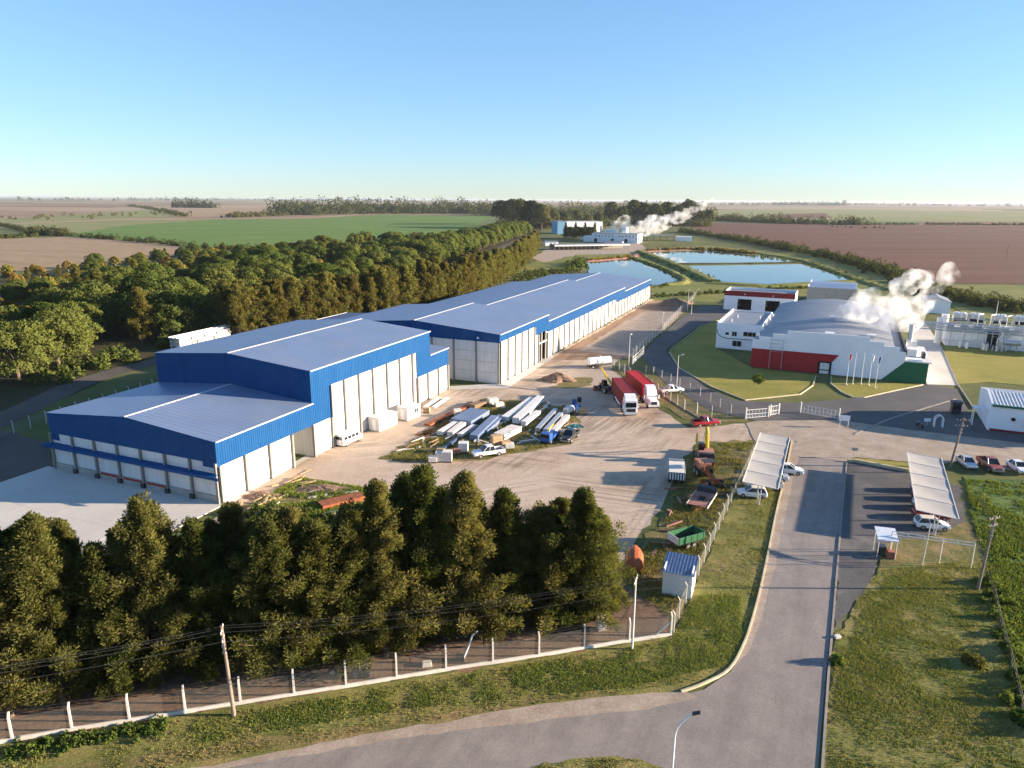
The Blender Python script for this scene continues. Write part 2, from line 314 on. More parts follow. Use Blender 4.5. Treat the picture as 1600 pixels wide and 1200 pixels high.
def leafmat(name, lo, hi, mid=None, trans=0.35):
    m = bpy.data.materials.new(name); m.use_nodes = True; nt = m.node_tree; nt.nodes.clear(); _M[name] = m
    out = N(nt, 'ShaderNodeOutputMaterial'); oi = N(nt, 'ShaderNodeObjectInfo')
    f = noise(nt, 0.55, 3, 0.6, 'obj')
    c = ramp(nt, f, [(0.32, lo), (0.68, hi)])
    if mid:
        k = N(nt, 'ShaderNodeMath', operation='MULTIPLY'); nt.links.new(oi.outputs['Random'], k.inputs[0]); k.inputs[1].default_value = 0.75
        c = mix(nt, k.outputs[0], c, mid)
    rb = ramp(nt, oi.outputs['Random'], [(0.0, (0.8,)*3), (1.0, (1.2,)*3)]); c = mix(nt, 1.0, c, rb, 'MULTIPLY')
    d = N(nt, 'ShaderNodeBsdfDiffuse'); t = N(nt, 'ShaderNodeBsdfTranslucent'); x = N(nt, 'ShaderNodeMixShader', Fac=trans)
    nt.links.new(c, d.inputs[0]); nt.links.new(mix(nt, 1.0, c, (1.1, 1.15, 0.7), 'MULTIPLY'), t.inputs[0])
    nt.links.new(d.outputs[0], x.inputs[1]); nt.links.new(t.outputs[0], x.inputs[2]); nt.links.new(x.outputs[0], out.inputs[0])
leafmat('leaf_casuarina', (0.06, 0.08, 0.022), (0.122, 0.138, 0.04), (0.15, 0.125, 0.045))
leafmat('leaf_dome', (0.06, 0.095, 0.023), (0.12, 0.16, 0.042), (0.12, 0.125, 0.035))
leafmat('leaf_bright', (0.12, 0.14, 0.03), (0.20, 0.195, 0.045), (0.22, 0.18, 0.04))
leafmat('leaf_autumn', (0.17, 0.115, 0.035), (0.26, 0.155, 0.045), (0.24, 0.19, 0.05))
leafmat('leaf_bronze', (0.105, 0.098, 0.028), (0.17, 0.135, 0.04), (0.12, 0.13, 0.034))
leafmat('leaf_far', (0.04, 0.055, 0.02), (0.085, 0.10, 0.034), (0.10, 0.095, 0.04))
leafmat('leaf_scrub', (0.05, 0.075, 0.02), (0.12, 0.13, 0.04))
leafmat('grass_blade', (0.16, 0.165, 0.038), (0.29, 0.25, 0.08))
leafmat('grass_green', (0.13, 0.18, 0.034), (0.21, 0.235, 0.055))
leafmat('weed_leaf', (0.075, 0.125, 0.026), (0.15, 0.185, 0.045))
leafmat('palm_leaf', (0.06, 0.1, 0.025), (0.11, 0.14, 0.04))

# ------------------------------------------------------------------ the ground and everything laid on it
def jitter_poly(pts, seg, amp, seed):
    if seg <= 0: return pts
    r = random.Random(seed); out = []
    n = len(pts)
    for i in range(n):
        a, b = pts[i], pts[(i+1) % n]; L = (b-a).length; k = max(1, int(L/seg))
        for j in range(k):
            p = a.lerp(b, j/k)
            if j: p = p+Vector((r.gauss(0, amp), r.gauss(0, amp), 0))
            out.append(p)
    return out
def patch(name, pts, z, mat, seg=0, amp=0, px=True, kind='structure'):
    """a sheet of ground; its outline roughened every seg metres"""
    P = [G(*p) for p in pts] if px else [Vector((p[0], p[1], 0)) for p in pts]
    P = jitter_poly(P, seg, amp, len(name)*31+len(pts))
    b = MB(); b.poly([(p.x, p.y, z) for p in P])
    m = bpy.data.meshes.new(name); m.from_pydata(b.v, [], b.f); m.materials.append(M(mat))
    if m.polygons[0].normal.z < 0: m.flip_normals()
    o = link(name, m); tag(o, kind=kind); return o
def strip_pts(line, w):
    L = [Vector((p[0], p[1], 0)) for p in line]; a, b = [], []
    for i, p in enumerate(L):
        d = (L[min(i+1, len(L)-1)]-L[max(i-1, 0)]).normalized(); n = Vector((-d.y, d.x, 0)); a.append(p+n*w/2); b.append(p-n*w/2)
    return a+b[::-1]
def kerb(name, line, w, h, mat, px=True, z=0.0, kind='structure', parent=None, slope=0.0):
    L = [G(*p) for p in line] if px else [Vector((p[0], p[1], 0)) for p in line]
    secs = []; r_ = random.Random(len(line)*7+int(w*10)); w0, h0, s0 = w, h, slope
    if slope:                                           # an earth bank: uneven along its length
        q = smooth_line([(p.x, p.y) for p in L], 3); L2 = []
        for a, b in zip(q, q[1:]):
            k = max(1, int(math.dist(a, b)/5))
            L2 += [Vector((a[0]+(b[0]-a[0])*j/k, a[1]+(b[1]-a[1])*j/k, 0)) for j in range(k)]
        L = L2+[Vector((q[-1][0], q[-1][1], 0))]
    for i, p in enumerate(L):
        d = (L[min(i+1, len(L)-1)]-L[max(i-1, 0)]); d.z = 0; d.normalize(); n = Vector((-d.y, d.x, 0))
        if s0: w, h, slope = w0*r_.uniform(.75, 1.2), h0*r_.uniform(.8, 1.15), s0*r_.uniform(.75, 1.3); p = p+n*r_.uniform(-.5, .5)
        a, b = p+n*(w/2+slope), p-n*(w/2+slope); c, e = p-n*w/2, p+n*w/2
        secs.append([(a.x, a.y, z-0.05), (b.x, b.y, z-0.05), (c.x, c.y, z+h), (e.x, e.y, z+h)])
    o = MB().loft(secs).build(name, mat, parent)
    if parent is None: tag(o, kind=kind)
    return o
def smooth_line(pts, n=6):
    P = [Vector((p[0], p[1], 0)) for p in pts]; P = [P[0]*2-P[1]]+P+[P[-1]*2-P[-2]]; out = []
    for i in range(1, len(P)-2):
        a, b, c, d = P[i-1:i+3]
        for k in range(n):
            t = k/n; out.append(0.5*((2*b)+(c-a)*t+(2*a-5*b+4*c-d)*t*t+(3*b-a-3*c+d)*t**3))
    out.append(P[-2]); return [(p.x, p.y) for p in out]

GR = 100000
patch('ground', [(-GR, -600), (GR, -600), (GR, GR), (-GR, GR)], 0.0, 'country', px=False)
# fields, far to near
patch('field_far', [(0, 330), (250, 322), (440, 320), (440, 327), (270, 327), (180, 330)], 0.10, 'far_tan', 60, 5)
patch('field_far', [(1000, 330), (1320, 326), (1600, 334), (1750, 338), (1750, 347), (1400, 346), (1110, 340)], 0.10, 'pasture', 60, 5)
patch('field_far', [(1200, 335), (1290, 333), (1300, 340), (1210, 342)], 0.16, 'ploughed_brown', 40, 4)
patch('field_far', [(265, 327), (440, 324), (440, 336), (350, 340), (290, 339)], 0.16, 'stubble_tan', 40, 5)
patch('pasture', [(-60, 345), (110, 336), (240, 327), (290, 339), (180, 342), (0, 350), (-60, 352)], 0.18, 'pasture', 40, 4)
patch('track', [(-60, 352), (180, 343), (480, 340), (560, 335), (562, 336.2), (480, 341.6), (180, 344.4), (-60, 354)], 0.22, 'far_tan', 30, 1)
patch('green_field', [(30, 349), (180, 344.6), (480, 341.8), (600, 335), (765, 338), (745, 355), (690, 375), (660, 386), (600, 391), (420, 391), (330, 390), (210, 376), (105, 370), (40, 360)], 0.14, 'green_crop', 25, 1.5)
patch('pasture', [(-60, 352), (180, 344.8), (330, 344), (200, 352), (110, 366), (60, 360), (0, 357), (-60, 362)], 0.20, 'pasture', 25, 2)
patch('stubble_field', [(-80, 362), (60, 372), (100, 370), (210, 377), (335, 391), (290, 398), (230, 404), (150, 412), (60, 425), (-80, 420)], 0.12, 'stubble_tan', 20, 1.5)
patch('ploughed_field', [(1070, 347), (1330, 351), (1600, 352), (1800, 356), (1900, 440), (1600, 444), (1480, 443), (1415, 424), (1330, 402), (1220, 380), (1100, 366)], 0.12, 'ploughed_brown', 25, 1.2)
patch('rough_ground', [(1440, 452), (1480, 444), (1600, 446), (1900, 442), (1900, 520), (1600, 512), (1500, 490)], 0.13, 'pond_grass', 8, 0.8)
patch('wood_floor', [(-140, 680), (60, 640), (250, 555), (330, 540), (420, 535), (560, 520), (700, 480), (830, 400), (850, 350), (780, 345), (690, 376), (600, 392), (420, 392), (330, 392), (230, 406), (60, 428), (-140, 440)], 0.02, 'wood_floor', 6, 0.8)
LANE = smooth_line([tuple(G(*p)[:2]) for p in ((-90, 700), (0, 657), (60, 629), (120, 601), (180, 581), (240, 566))]+[(-84, 198), (-62, 300), (-35, 450), (-10, 620), (20, 860)], 5)
patch('lane', [tuple(p[:2]) for p in strip_pts(LANE, 6.5)], 0.05, 'lane_gravel', px=False)
patch('far_yard', [(830, 402), (870, 382), (1000, 380), (1010, 388), (985, 396), (900, 398), (850, 410)], 0.06, 'shoulder', 12, 1)
patch('pond_bank', [(770, 440), (850, 402), (1000, 389), (1110, 384), (1360, 410), (1480, 450), (1500, 482), (1260, 462), (1130, 472), (1020, 470), (1010, 430), (900, 422)], 0.05, 'pond_grass', 8, 0.8)
patch('pond_water', [(47, 478), (82, 508), (90, 372), (70, 347), (40, 345), (44, 420)], 0.12, 'water', 12, 0.4, px=False)
patch('pond_water', [(1013, 395), (1100, 392), (1180, 399), (1246, 409), (1140, 411), (1057, 411)], 0.12, 'water', 12, 0.4)
patch('pond_water', [(1066, 416), (1252, 413), (1328, 437), (1200, 444.5), (1118, 440)], 0.12, 'water', 12, 0.4)
kerb('embankment', [(1000, 394), (1050, 413), (1085, 428), (1112, 441)], 4.0, 1.6, 'pond_grass', slope=3.0)
kerb('embankment', [(987, 403), (1030, 417), (1072, 439), (1040, 446)], 2.0, 1.1, 'pond_grass', slope=2.5)
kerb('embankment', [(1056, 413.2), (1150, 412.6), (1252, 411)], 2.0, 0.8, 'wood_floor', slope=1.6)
kerb('embankment', [(1110, 388), (1190, 397), (1260, 409), (1340, 437), (1400, 455)], 4.0, 0.9, 'pond_grass', slope=3.0)
kerb('embankment', [(1112, 442.5), (1200, 447), (1330, 440)], 4.0, 0.7, 'pond_grass', slope=2.5)
kerb('embankment', [(915, 409), (985, 402.5), (1010, 393.5), (1100, 390)], 3.0, 0.6, 'rust_pink', slope=2.5)
# the works
patch('yard', [(346, 788), (490, 706), (700, 606), (782, 602), (1016, 468), (1075, 462), (1010, 540), (955, 572), (985, 600), (1030, 640), (1075, 668), (1165, 662), (1245, 690), (1180, 691), (1090, 692), (1055, 735), (1035, 790), (990, 850), (960, 905), (700, 935), (420, 860), (330, 815)], 0.03, 'gravel', 2, 0.25)
patch('bare_earth', [(858, 562), (1018, 470), (1090, 468), (1060, 495), (985, 560), (940, 563)], 0.045, 'packed_earth', 2, 0.25)
patch('graded_earth', [(905, 548), (965, 510), (1005, 487), (1068, 487), (1050, 505), (985, 558)], 0.06, 'shoulder', 3, 0.2)
patch('concrete_strip', [(700, 604), (782, 599), (860, 553), (866, 558), (795, 606), (705, 609)], 0.05, 'concrete_apron')
patch('concrete_strip', [(347, 787), (492, 704), (697, 603), (700, 606.5), (495, 709), (352, 793)], 0.055, 'concrete_apron')
patch('storage_grass', [(590, 718), (640, 690), (700, 650), (760, 622), (840, 630), (905, 640), (902, 665), (892, 695), (820, 707), (740, 720), (660, 724)], 0.05, 'weedy_grass', 1.2, 0.35)
patch('rough_grass', [(375, 795), (470, 745), (560, 760), (620, 772), (600, 812), (520, 838), (400, 832), (345, 815)], 0.05, 'weedy_grass', 1.2, 0.35)
patch('heap_grass', [(858, 606), (900, 590), (925, 590), (925, 602), (890, 607)], 0.055, 'weedy_grass', 1.0, 0.3)
patch('tree_belt_soil', [(-120, 1180), (1046, 994), (1058, 972), (1030, 925), (965, 900), (700, 930), (420, 862), (330, 830), (0, 940), (-120, 960)], 0.045, 'tree_litter', 1.5, 0.25)
patch('machinery_grass', [(1090, 690), (1182, 688), (1172, 725), (1130, 810), (1090, 905), (1056, 975), (1000, 935), (965, 905), (1000, 858), (1042, 800), (1062, 740)], 0.06, 'weedy_grass', 1.2, 0.35)
patch('fence_grass', [(955, 578), (1000, 603), (1030, 632), (1072, 656), (1165, 660), (1170, 652), (1115, 645), (1060, 611), (1010, 577), (975, 568)], 0.055, 'weedy_grass', 1.0, 0.3)
patch('side_soil', [(-80, 700), (0, 672), (70, 690), (90, 741), (0, 778), (-100, 820)], 0.03, 'lane_gravel', 2, 0.3)
patch('verge', [(-160, 1190), (1048, 995), (1060, 975), (1090, 905), (1130, 812), (1182, 712), (1238, 690), (1214, 800), (1188, 925), (1164, 1005), (1140, 1046), (1100, 1070), (1060, 1083), (960, 1092), (850, 1106), (600, 1150), (300, 1206), (-160, 1300)], 0.03, 'verge_grass', 1.0, 0.12)
patch('bare_verge', [(1000, 1092), (880, 1094), (700, 1128), (520, 1160), (250, 1200), (80, 1200), (330, 1165), (600, 1128), (860, 1088), (960, 1082)], 0.045, 'weedy_grass', 1.6, 0.12)
patch('road_shoulder', [(1070, 1080), (960, 1088), (850, 1100), (600, 1144), (300, 1200), (0, 1262), (0, 1276), (300, 1212), (600, 1158), (880, 1122), (1010, 1110), (1090, 1090)], 0.06, 'shoulder', 1.4, 0.09)
patch('road', [(1238, 690), (1214, 800), (1188, 925), (1164, 1005), (1142, 1050), (1100, 1078), (1010, 1100), (880, 1119), (600, 1155), (300, 1208), (0, 1268), (-200, 1320), (-200, 1480), (1265, 1480), (1278, 1200), (1290, 1060), (1300, 960), (1312, 830), (1322, 722), (1322, 704)], 0.055, 'asphalt', px=True)
patch('road_shoulder', [(1238, 690), (1214, 800), (1188, 925), (1164, 1005), (1142, 1050), (1170, 1020), (1186, 980), (1206, 905), (1224, 820), (1240, 745), (1252, 700)], 0.07, 'shoulder', 1.5, 0.06)
patch('corner_grass', [(795, 1210), (850, 1192), (930, 1183), (1000, 1187), (1052, 1204), (1060, 1340), (740, 1340)], 0.07, 'verge_grass', 0.7, 0.1)
patch('right_verge', [(1372, 888), (1332, 950), (1306, 1000), (1296, 1080), (1282, 1210), (1268, 1400), (1800, 1400), (1800, 1000), (1620, 900), (1560, 868), (1440, 872)], 0.06, 'verge_grass', 1.0, 0.2)
patch('car_park', [(1324, 727), (1340, 722), (1420, 738), (1500, 760), (1510, 815), (1450, 850), (1378, 850), (1372, 886), (1330, 950), (1302, 985), (1304, 950), (1313, 830)], 0.065, 'asphalt_old', 0.9, 0.16)
patch('car_park_ground', [(1372, 850), (1450, 840), (1515, 815), (1540, 870), (1440, 880), (1374, 888)], 0.075, 'weedy_grass', 1.0, 0.3)
patch('rough_field', [(1505, 745), (1620, 752), (1900, 775), (2000, 1300), (1650, 1250), (1580, 1050), (1548, 900), (1522, 830)], 0.07, 'rough_green', 1.5, 0.3)
patch('median_grass', [(1322, 722), (1335, 716), (1470, 728), (1470, 735), (1420, 737), (1335, 723)], 0.085, 'lawn', 0.8, 0.06)
patch('front_road', [(1165, 662), (1220, 650), (1330, 655), (1420, 670), (1620, 695), (1900, 715), (1900, 760), (1620, 742), (1500, 722), (1470, 726), (1335, 715), (1322, 722), (1236, 712), (1245, 690), (1180, 690)], 0.08, 'shoulder', 1.5, 0.15)
patch('works_road', [(1135, 478), (1095, 478), (1062, 498), (1000, 555), (1040, 600), (1110, 642), (1180, 658), (1310, 657), (1420, 672), (1620, 696), (1700, 690), (1600, 650), (1520, 655), (1495, 608), (1450, 601), (1350, 622), (1250, 630), (1150, 627), (1100, 604), (1045, 556), (1040, 546), (1095, 507), (1140, 492), (1240, 495), (1240, 478)], 0.09, 'asphalt_dark', px=True)
patch('works_lawn', [(1046, 550), (1096, 510), (1122, 502), (1120, 545), (1175, 575), (1275, 587), (1270, 602), (1250, 616), (1165, 625), (1110, 604), (1060, 575)], 0.10, 'lawn', 1.0, 0.05)
patch('flag_lawn', [(1299, 590), (1298, 600), (1316, 613), (1334, 621), (1350, 621), (1395, 611), (1440, 602), (1380, 598)], 0.10, 'lawn', 1.0, 0.05)
patch('right_lawn', [(1470, 540), (1600, 551), (1750, 560), (1750, 612), (1600, 602), (1545, 597), (1497, 601)], 0.06, 'lawn', 1.5, 0.1)
patch('side_drive', [(1449, 601), (1498, 603), (1470, 540), (1446, 505), (1416, 500), (1424, 540)], 0.08, 'concrete_apron', px=True)
patch('gate_apron', [(1318, 652), (1420, 668), (1600, 690), (1700, 700), (1700, 672), (1540, 668), (1440, 655)], 0.10, 'asphalt_dark', px=True)
# kerbs
KL = smooth_line([tuple(G(*p)[:2]) for p in ((1237, 690), (1226, 745), (1213, 800), (1200, 865), (1187, 925), (1175, 970), (1163, 1005), (1140, 1046), (1100, 1069), (1064, 1082))], 4)
kerb('kerb', KL, 0.18, 0.15, 'kerb_paint', px=False, z=0.05)
kerb('kerb', [(1324, 722), (1335, 722), (1420, 738)], 0.35, 0.45, 'kerb_paint', z=0.05)
kerb('kerb', [(1323, 724), (1313, 830), (1302, 965), (1294, 1060), (1285, 1200), (1278, 1320)], 0.2, 0.1, 'pale_kerb', z=0.05)
kerb('kerb', [(1046, 551), (1062, 576), (1112, 605), (1165, 626), (1250, 617), (1270, 603), (1275, 588)], 0.25, 0.16, 'kerb_paint', z=0.08)
kerb('kerb', [(1299, 589), (1298, 600), (1316, 614), (1334, 622), (1350, 622), (1395, 612), (1442, 602)], 0.25, 0.16, 'kerb_paint', z=0.08)
kerb('kerb', [(1470, 540), (1497, 602), (1522, 640)], 0.25, 0.16, 'pale_kerb', z=0.05)
kerb('kerb', [(1046, 549), (1096, 509), (1122, 501)], 0.25, 0.16, 'pale_kerb', z=0.08)
kerb('boundary_kerb', [(966, 571), (1010, 600), (1060, 634), (1110, 664)], 0.25, 0.2, 'pale_kerb', z=0.04)

# air: one even box round the camera and the whole place
hz = MB().box(-GR-500, GR+500, -1200, GR+500, -1.0, 46.0)
hm = bpy.data.materials.new('haze'); hm.use_nodes = True; hn = hm.node_tree; hn.nodes.clear(); _M['haze'] = hm
pv = hn.nodes.new('ShaderNodeVolumePrincipled'); pv.inputs['Density'].default_value = 0.00004; pv.inputs['Color'].default_value = (0.60, 0.68, 0.78, 1); pv.inputs['Anisotropy'].default_value = 0.2
ho = hn.nodes.new('ShaderNodeOutputMaterial'); hn.links.new(pv.outputs[0], ho.inputs['Volume'])
hob = hz.build('haze', 'haze'); tag(hob, 'pale even haze over the plain', None, None, 'stuff')

# ------------------------------------------------------------------ the long blue and white warehouse
def corr(b, o, du, dn, L, pitch, depth, lo, hi):
    """profiled cladding: ribs repeat along du from o; lo(s), hi(s) give the two end points' offsets"""
    o, du, dn = Vector(o), Vector(du), Vector(dn); n = max(1, int(round(L/pitch))); st = L/n; pr = []
    for i in range(n):
        s = i*st; pr += [(s, 0), (s+st*0.55, 0), (s+st*0.68, depth), (s+st*0.87, depth)]
    pr.append((L, 0)); k = len(b.v)
    for s, d in pr:
        p = o+du*s+dn*d; b.v.append(tuple(p+Vector(lo(s)))); b.v.append(tuple(p+Vector(hi(s))))
    for i in range(len(pr)-1): a = k+2*i; b.f.append((a, a+2, a+3, a+1))
    return b
W_ROT = math.radians(-22.7)
def WL(v, u):  # warehouse grid -> world
    c, s = math.cos(-W_ROT), math.sin(-W_ROT); return Vector((v*c+u*s, -v*s+u*c, 0))
wh = thing('warehouse', 'long blue and white metal warehouse with stepped pale blue roofs', 'warehouse', WL(-70.3, 66.7), W_ROT)
apr = link('loading_apron', None); apr.location = wh.location; apr.rotation_euler = wh.rotation_euler; tag(apr, kind='structure')
slm = MB().box(0, 5.82, 0, 5.47, 0, 0.10).mesh('slab'); slm.materials.append(M('concrete_apron'))
for i in range(6):                                    # the poured bays of the loading apron, one slab each
    for j in range(4): share(slm, 'slab', apr, (-34.5+i*5.85, -22.0+j*5.5, rnd.uniform(-0.006, 0.006)))
def zf(z): return lambda s: (0, 0, z)
def roof_pair(x0, x1, xr, ze, zr, y0, y1, mat='roof_sheet', over=0.15):
    for xa, side in ((x1, 1), (x0, -1)):
        b = MB(); dn = Vector(((zr-ze)*side, 0, abs(xa-xr))).normalized()
        corr(b, (0, y0-over, 0), (0, 1, 0), dn, y1-y0+2*over, 1.0, 0.022, lambda s: (xr, 0, zr), lambda s: (xa+over*side, 0, ze))
        b.build('roof_slope', mat, wh)
    MB().prism([(xr-0.28, zr-0.02), (xr+0.28, zr-0.02), (xr, zr+0.09)], 'y', y0-over, y1+over).build('ridge_cap', 'ridge_white', wh)
def gable(x0, x1, xr, ze, zr, y, zb, facing=-1, name='gable_cladding', mat='blue_clad'):
    def top(s):
        x = x0+s; t = ze+(zr-ze)*((x-x0)/(xr-x0) if x < xr else (x1-x)/(x1-xr)); return (0, 0, t)
    bot = zb if callable(zb) else (lambda s: (0, 0, zb))
    b = MB(); corr(b, (x0, y, 0), (1, 0, 0), (0, facing, 0), x1-x0, 0.42, 0.045, bot, top); return b.build(name, mat, wh)
def side_clad(x, y0, y1, zb, zt, name='side_cladding'):
    b = MB(); corr(b, (x, y0, 0), (0, 1, 0), (1, 0, 0), y1-y0, 0.42, 0.045, zf(zb), zf(zt)); return b.build(name, 'blue_clad', wh)
def core(x0, x1, y0, y1, z0, z1): return MB().box(x0, x1, y0, y1, z0, z1).build('wall', 'white_core', wh)
XL = -32.7
# section A (low, nearest), B (high), C (low), D, E, F
secs = [(XL, 0.0, -16.3, 8.85, 10.3, 0.0, 20.0), (XL, 0.0, -16.3, 14.1, 15.5, 20.0, 57.8), (XL, 0.0, -16.3, 9.2, 10.4, 57.8, 65.6),
        (-34.7, 8.5, -13.1, 11.3, 13.0, 74.0, 105.1), (-34.7, 8.5, -13.1, 9.6, 11.3, 105.1, 185.7), (-34.7, 8.5, -13.1, 8.3, 10.0, 185.7, 229.3)]
for i, (x0, x1, xr, ze, zr, y0, y1) in enumerate(secs):
    roof_pair(x0, x1, xr, ze, zr, y0 if i != 1 else y0, y1)
    o = MB().box(x1+0.08, x1+0.26, y0-0.1, y1+0.1, ze-0.12, ze+0.05).build('eave_gutter', 'ridge_white', wh)
    core(x0+0.1, x0+0.25, y0+0.1, y1-0.1, 0, ze-0.1)                               # left wall
    b = MB(); corr(b, (x0, y0, 0), (0, 1, 0), (-1, 0, 0), y1-y0, 0.42, 0.045, zf(ze-3.6), zf(ze-0.02)); b.build('side_cladding', 'blue_clad', wh)
# gables
def gz(x): return 8.85+1.45*(1-abs(x+16.35)/16.35)
for xa, xb, zb_ in ((XL, XL+1.9, 4.7), (XL+1.9, -16.35, 5.75), (-16.35, -2.6, 5.75), (-2.6, 0.0, 5.05)):
    b = MB(); corr(b, (xa, 0, 0), (1, 0, 0), (0, -1, 0), xb-xa, 0.42, 0.045, zf(zb_), lambda s: (0, 0, gz(xa+s))); b.build('gable_cladding', 'blue_clad', wh)
gable(XL, 0.0, -16.3, 14.1, 15.5, 20.0, lambda s: (0, 0, 8.8))
gable(XL, 0.0, -16.3, 14.1, 15.5, 57.8, lambda s: (0, 0, 8.9), 1)
gable(XL, 0.0, -16.3, 9.2, 10.4, 65.6, 5.6, 1)
core(XL+0.3, -0.3, 65.3, 65.45, 0, 8.9)
gable(-34.7, 8.5, -13.1, 11.3, 13.0, 74.0, 9.4)
gable(-34.7, 8.5, -13.1, 11.3, 13.0, 105.1, 9.0, 1)
gable(-34.7, 8.5, -13.1, 9.6, 11.3, 185.7, 8.0, 1)
gable(-34.7, 8.5, -13.1, 8.3, 10.0, 229.3, 5.4, 1)
core(-34.4, 8.3, 229.0, 229.15, 0, 8.2)
# long face: cladding in steps
side_clad(0, 0, 20.0, 5.3, 8.8); side_clad(0, 20.0, 24.7, 5.3, 14.05); side_clad(0, 24.7, 52.4, 10.7, 14.05); side_clad(0, 52.4, 57.8, 5.6, 14.05); side_clad(0, 57.8, 65.6, 5.6, 9.15)
side_clad(8.5, 74, 95.2, 9.6, 11.25); side_clad(8.5, 95.2, 105.1, 7.3, 11.25); side_clad(8.5, 105.1, 173.5, 6.7, 9.55); side_clad(8.5, 173.5, 185.7, 5.5, 9.55); side_clad(8.5, 185.7, 229.3, 5.4, 8.25)
_pm = {}
def wall_panel(face, a0, a1, z0, z1, at, mat='white_panel', parent=None):
    """one insulated wall panel with a recessed joint all round"""
    g = 0.035; w_, h_ = round(a1-a0-2*g, 2), round(z1-z0-2*g, 2); key = (face, w_, h_, mat)
    if key not in _pm:
        m = (MB().box(-0.10, 0, 0, w_, 0, h_) if face == 'x' else MB().box(0, w_, 0, 0.10, 0, h_)).mesh('wall_panel'); m.materials.append(M(mat)); _pm[key] = m
    loc = (at, a0+g, z0+g) if face == 'x' else (a0+g, at, z0+g)
    return share(_pm[key], 'wall_panel', parent or wh, loc)
_cm = {}
def column(face, a, z1, at, w_=0.32, d=0.34, mat='steel_column'):
    key = (face, round(z1, 2), w_, mat)
    if key not in _cm:
        m = (MB().box(-0.05, d, -w_/2, w_/2, 0, z1) if face == 'x' else MB().box(-w_/2, w_/2, -d, 0.05, 0, z1)).mesh('column'); m.materials.append(M(mat)); _cm[key] = m
    return share(_cm[key], 'column', wh, (at, a, 0) if face == 'x' else (a, at, 0))
def bays(face, edges, rows, at, skip=(), colz=None):
    for i, (a, b_) in enumerate(zip(edges, edges[1:])):
        if i in skip: continue
        for z0, z1 in zip(rows, rows[1:]): wall_panel(face, a+0.12, b_-0.12, z0, z1, at)
    for a in edges: column(face, a, (colz or rows[-1]), at)
e1 = [0.2, 4.9, 9.8, 14.7]; bays('x', e1, [0.25, 5.3], 0.0)
bays('x', [19.8, 24.6], [0.25, 5.3], 0.0)
e2 = [24.8, 28.4, 32.6, 36.9, 41.5, 45.9, 50.6]; bays('x', e2, [0.25, 3.8, 7.3, 10.7], 0.0)
e3 = [52.5, 56.6, 61.0, 65.3]; bays('x', e3, [0.25, 5.6], 0.0)
for y0, y1, z1 in ((0.1, 14.75, 5.5), (19.75, 24.7, 5.5), (24.7, 52.4, 10.9), (52.4, 65.5, 5.8)): core(-0.28, -0.13, y0, y1, 0, z1)
MB().box(-0.15, 0.12, 50.8, 51.6, 0.0, 10.7).build('drain_box', 'grey_concrete', wh)
# recessed loading bay
MB().box(-9.0, -8.9, 14.6, 20.0, 0, 5.4).build('bay_back_wall', 'white_core', wh); MB().box(-8.9, -0.3, 19.9, 19.98, 0, 5.4).build('bay_side_wall', 'white_panel', wh); MB().box(-8.9, -0.3, 14.6, 14.68, 0, 5.4).build('bay_side_wall', 'white_panel', wh)
MB().box(-9.0, -0.05, 14.6, 20.0, 5.42, 5.5).build('bay_ceiling', 'white_core', wh)
# front: dock plinth, panels, canopy
fx = [XL+0.2+i*(32.3/7) for i in range(8)]
MB().box(XL+0.05, -0.05, 0.12, 0.3, 0, 8.8).build('wall', 'white_core', wh)
MB().box(XL, 0.02, -0.12, 0.12, 0.0, 1.05).build('dock_plinth', 'grey_concrete', wh)
bays('y', fx, [1.05, 3.75], 0.02, colz=5.8)
for a, b_ in zip(fx, fx[1:]): wall_panel('y', a+0.12, b_-0.12, 4.25, 5.75, 0.02)
for i, a in enumerate(fx[1:-1]):
    MB().box(a-0.35, a+0.35, -0.5, -0.13, 0.0, 0.75).build('dock_bumper', 'dark_steel', wh)
for i in (2, 3, 4):
    MB().box(fx[i]+0.6, fx[i+1]-0.4, -0.16, -0.122, 0.72, 1.0).build('red_edge_strip', 'factory_red', wh)
cp = MB(); corr(cp, (XL-0.8, 0, 0), (1, 0, 0), (0, -0.25, 1), 33.6, 0.42, 0.04, lambda s: (0, -0.06, 4.3), lambda s: (0, -0.9, 4.1)); co = cp.build('canopy', 'blue_clad', wh)
MB().box(XL-0.8, 0.8, -0.96, -0.9, 3.72, 4.13).build('canopy_edge', 'blue_clad', co)
for a in fx: MB().box(a-0.05, a+0.05, -0.9, -0.2, 3.76, 3.84).build('canopy_bracket', 'dark_steel', co)
# D front and flank, E, F
dx = [8.3-5.6*i for i in range(8)][::-1]; bays('y', dx, [0.3, 2.55, 4.85, 7.15, 9.4], 74.0)
MB().box(-34.6, 8.4, 74.12, 74.3, 0, 11.2).build('wall', 'white_core', wh)
ed = [74.2+4.2*i for i in range(6)]; bays('x', ed, [0.3, 4.9, 9.6], 8.5)
core(8.2, 8.37, 74.1, 95.3, 0, 9.8)
bays('x', [95.3, 98.0], [0.3, 7.3], 8.5); core(8.2, 8.37, 95.3, 98.1, 0, 7.5)
for y in (100.2, 103.2): MB().box(8.25, 8.65, y-0.3, y+0.3, 0, 7.4).build('column', 'steel_column', wh)
MB().box(8.3, 8.6, 98.0, 104.0, 4.6, 5.0).build('door_beam', 'white_panel', wh)
MB().box(-0.5, -0.4, 97.0, 106.0, 0, 7.3).build('interior_shade_sheet', 'black_gap', wh)  # black sheet whose colour stands in for the shade inside the opening
ee = [104.4+4.6*i for i in range(16)]; bays('x', ee, [0.3, 6.7], 8.5); core(8.2, 8.37, 104.3, 173.6, 0, 6.9)
ef = [173.4+4.3*i for i in range(14)]; bays('x', ef, [0.3, 5.5], 8.5); core(8.2, 8.37, 173.6, 229.2, 0, 5.7)
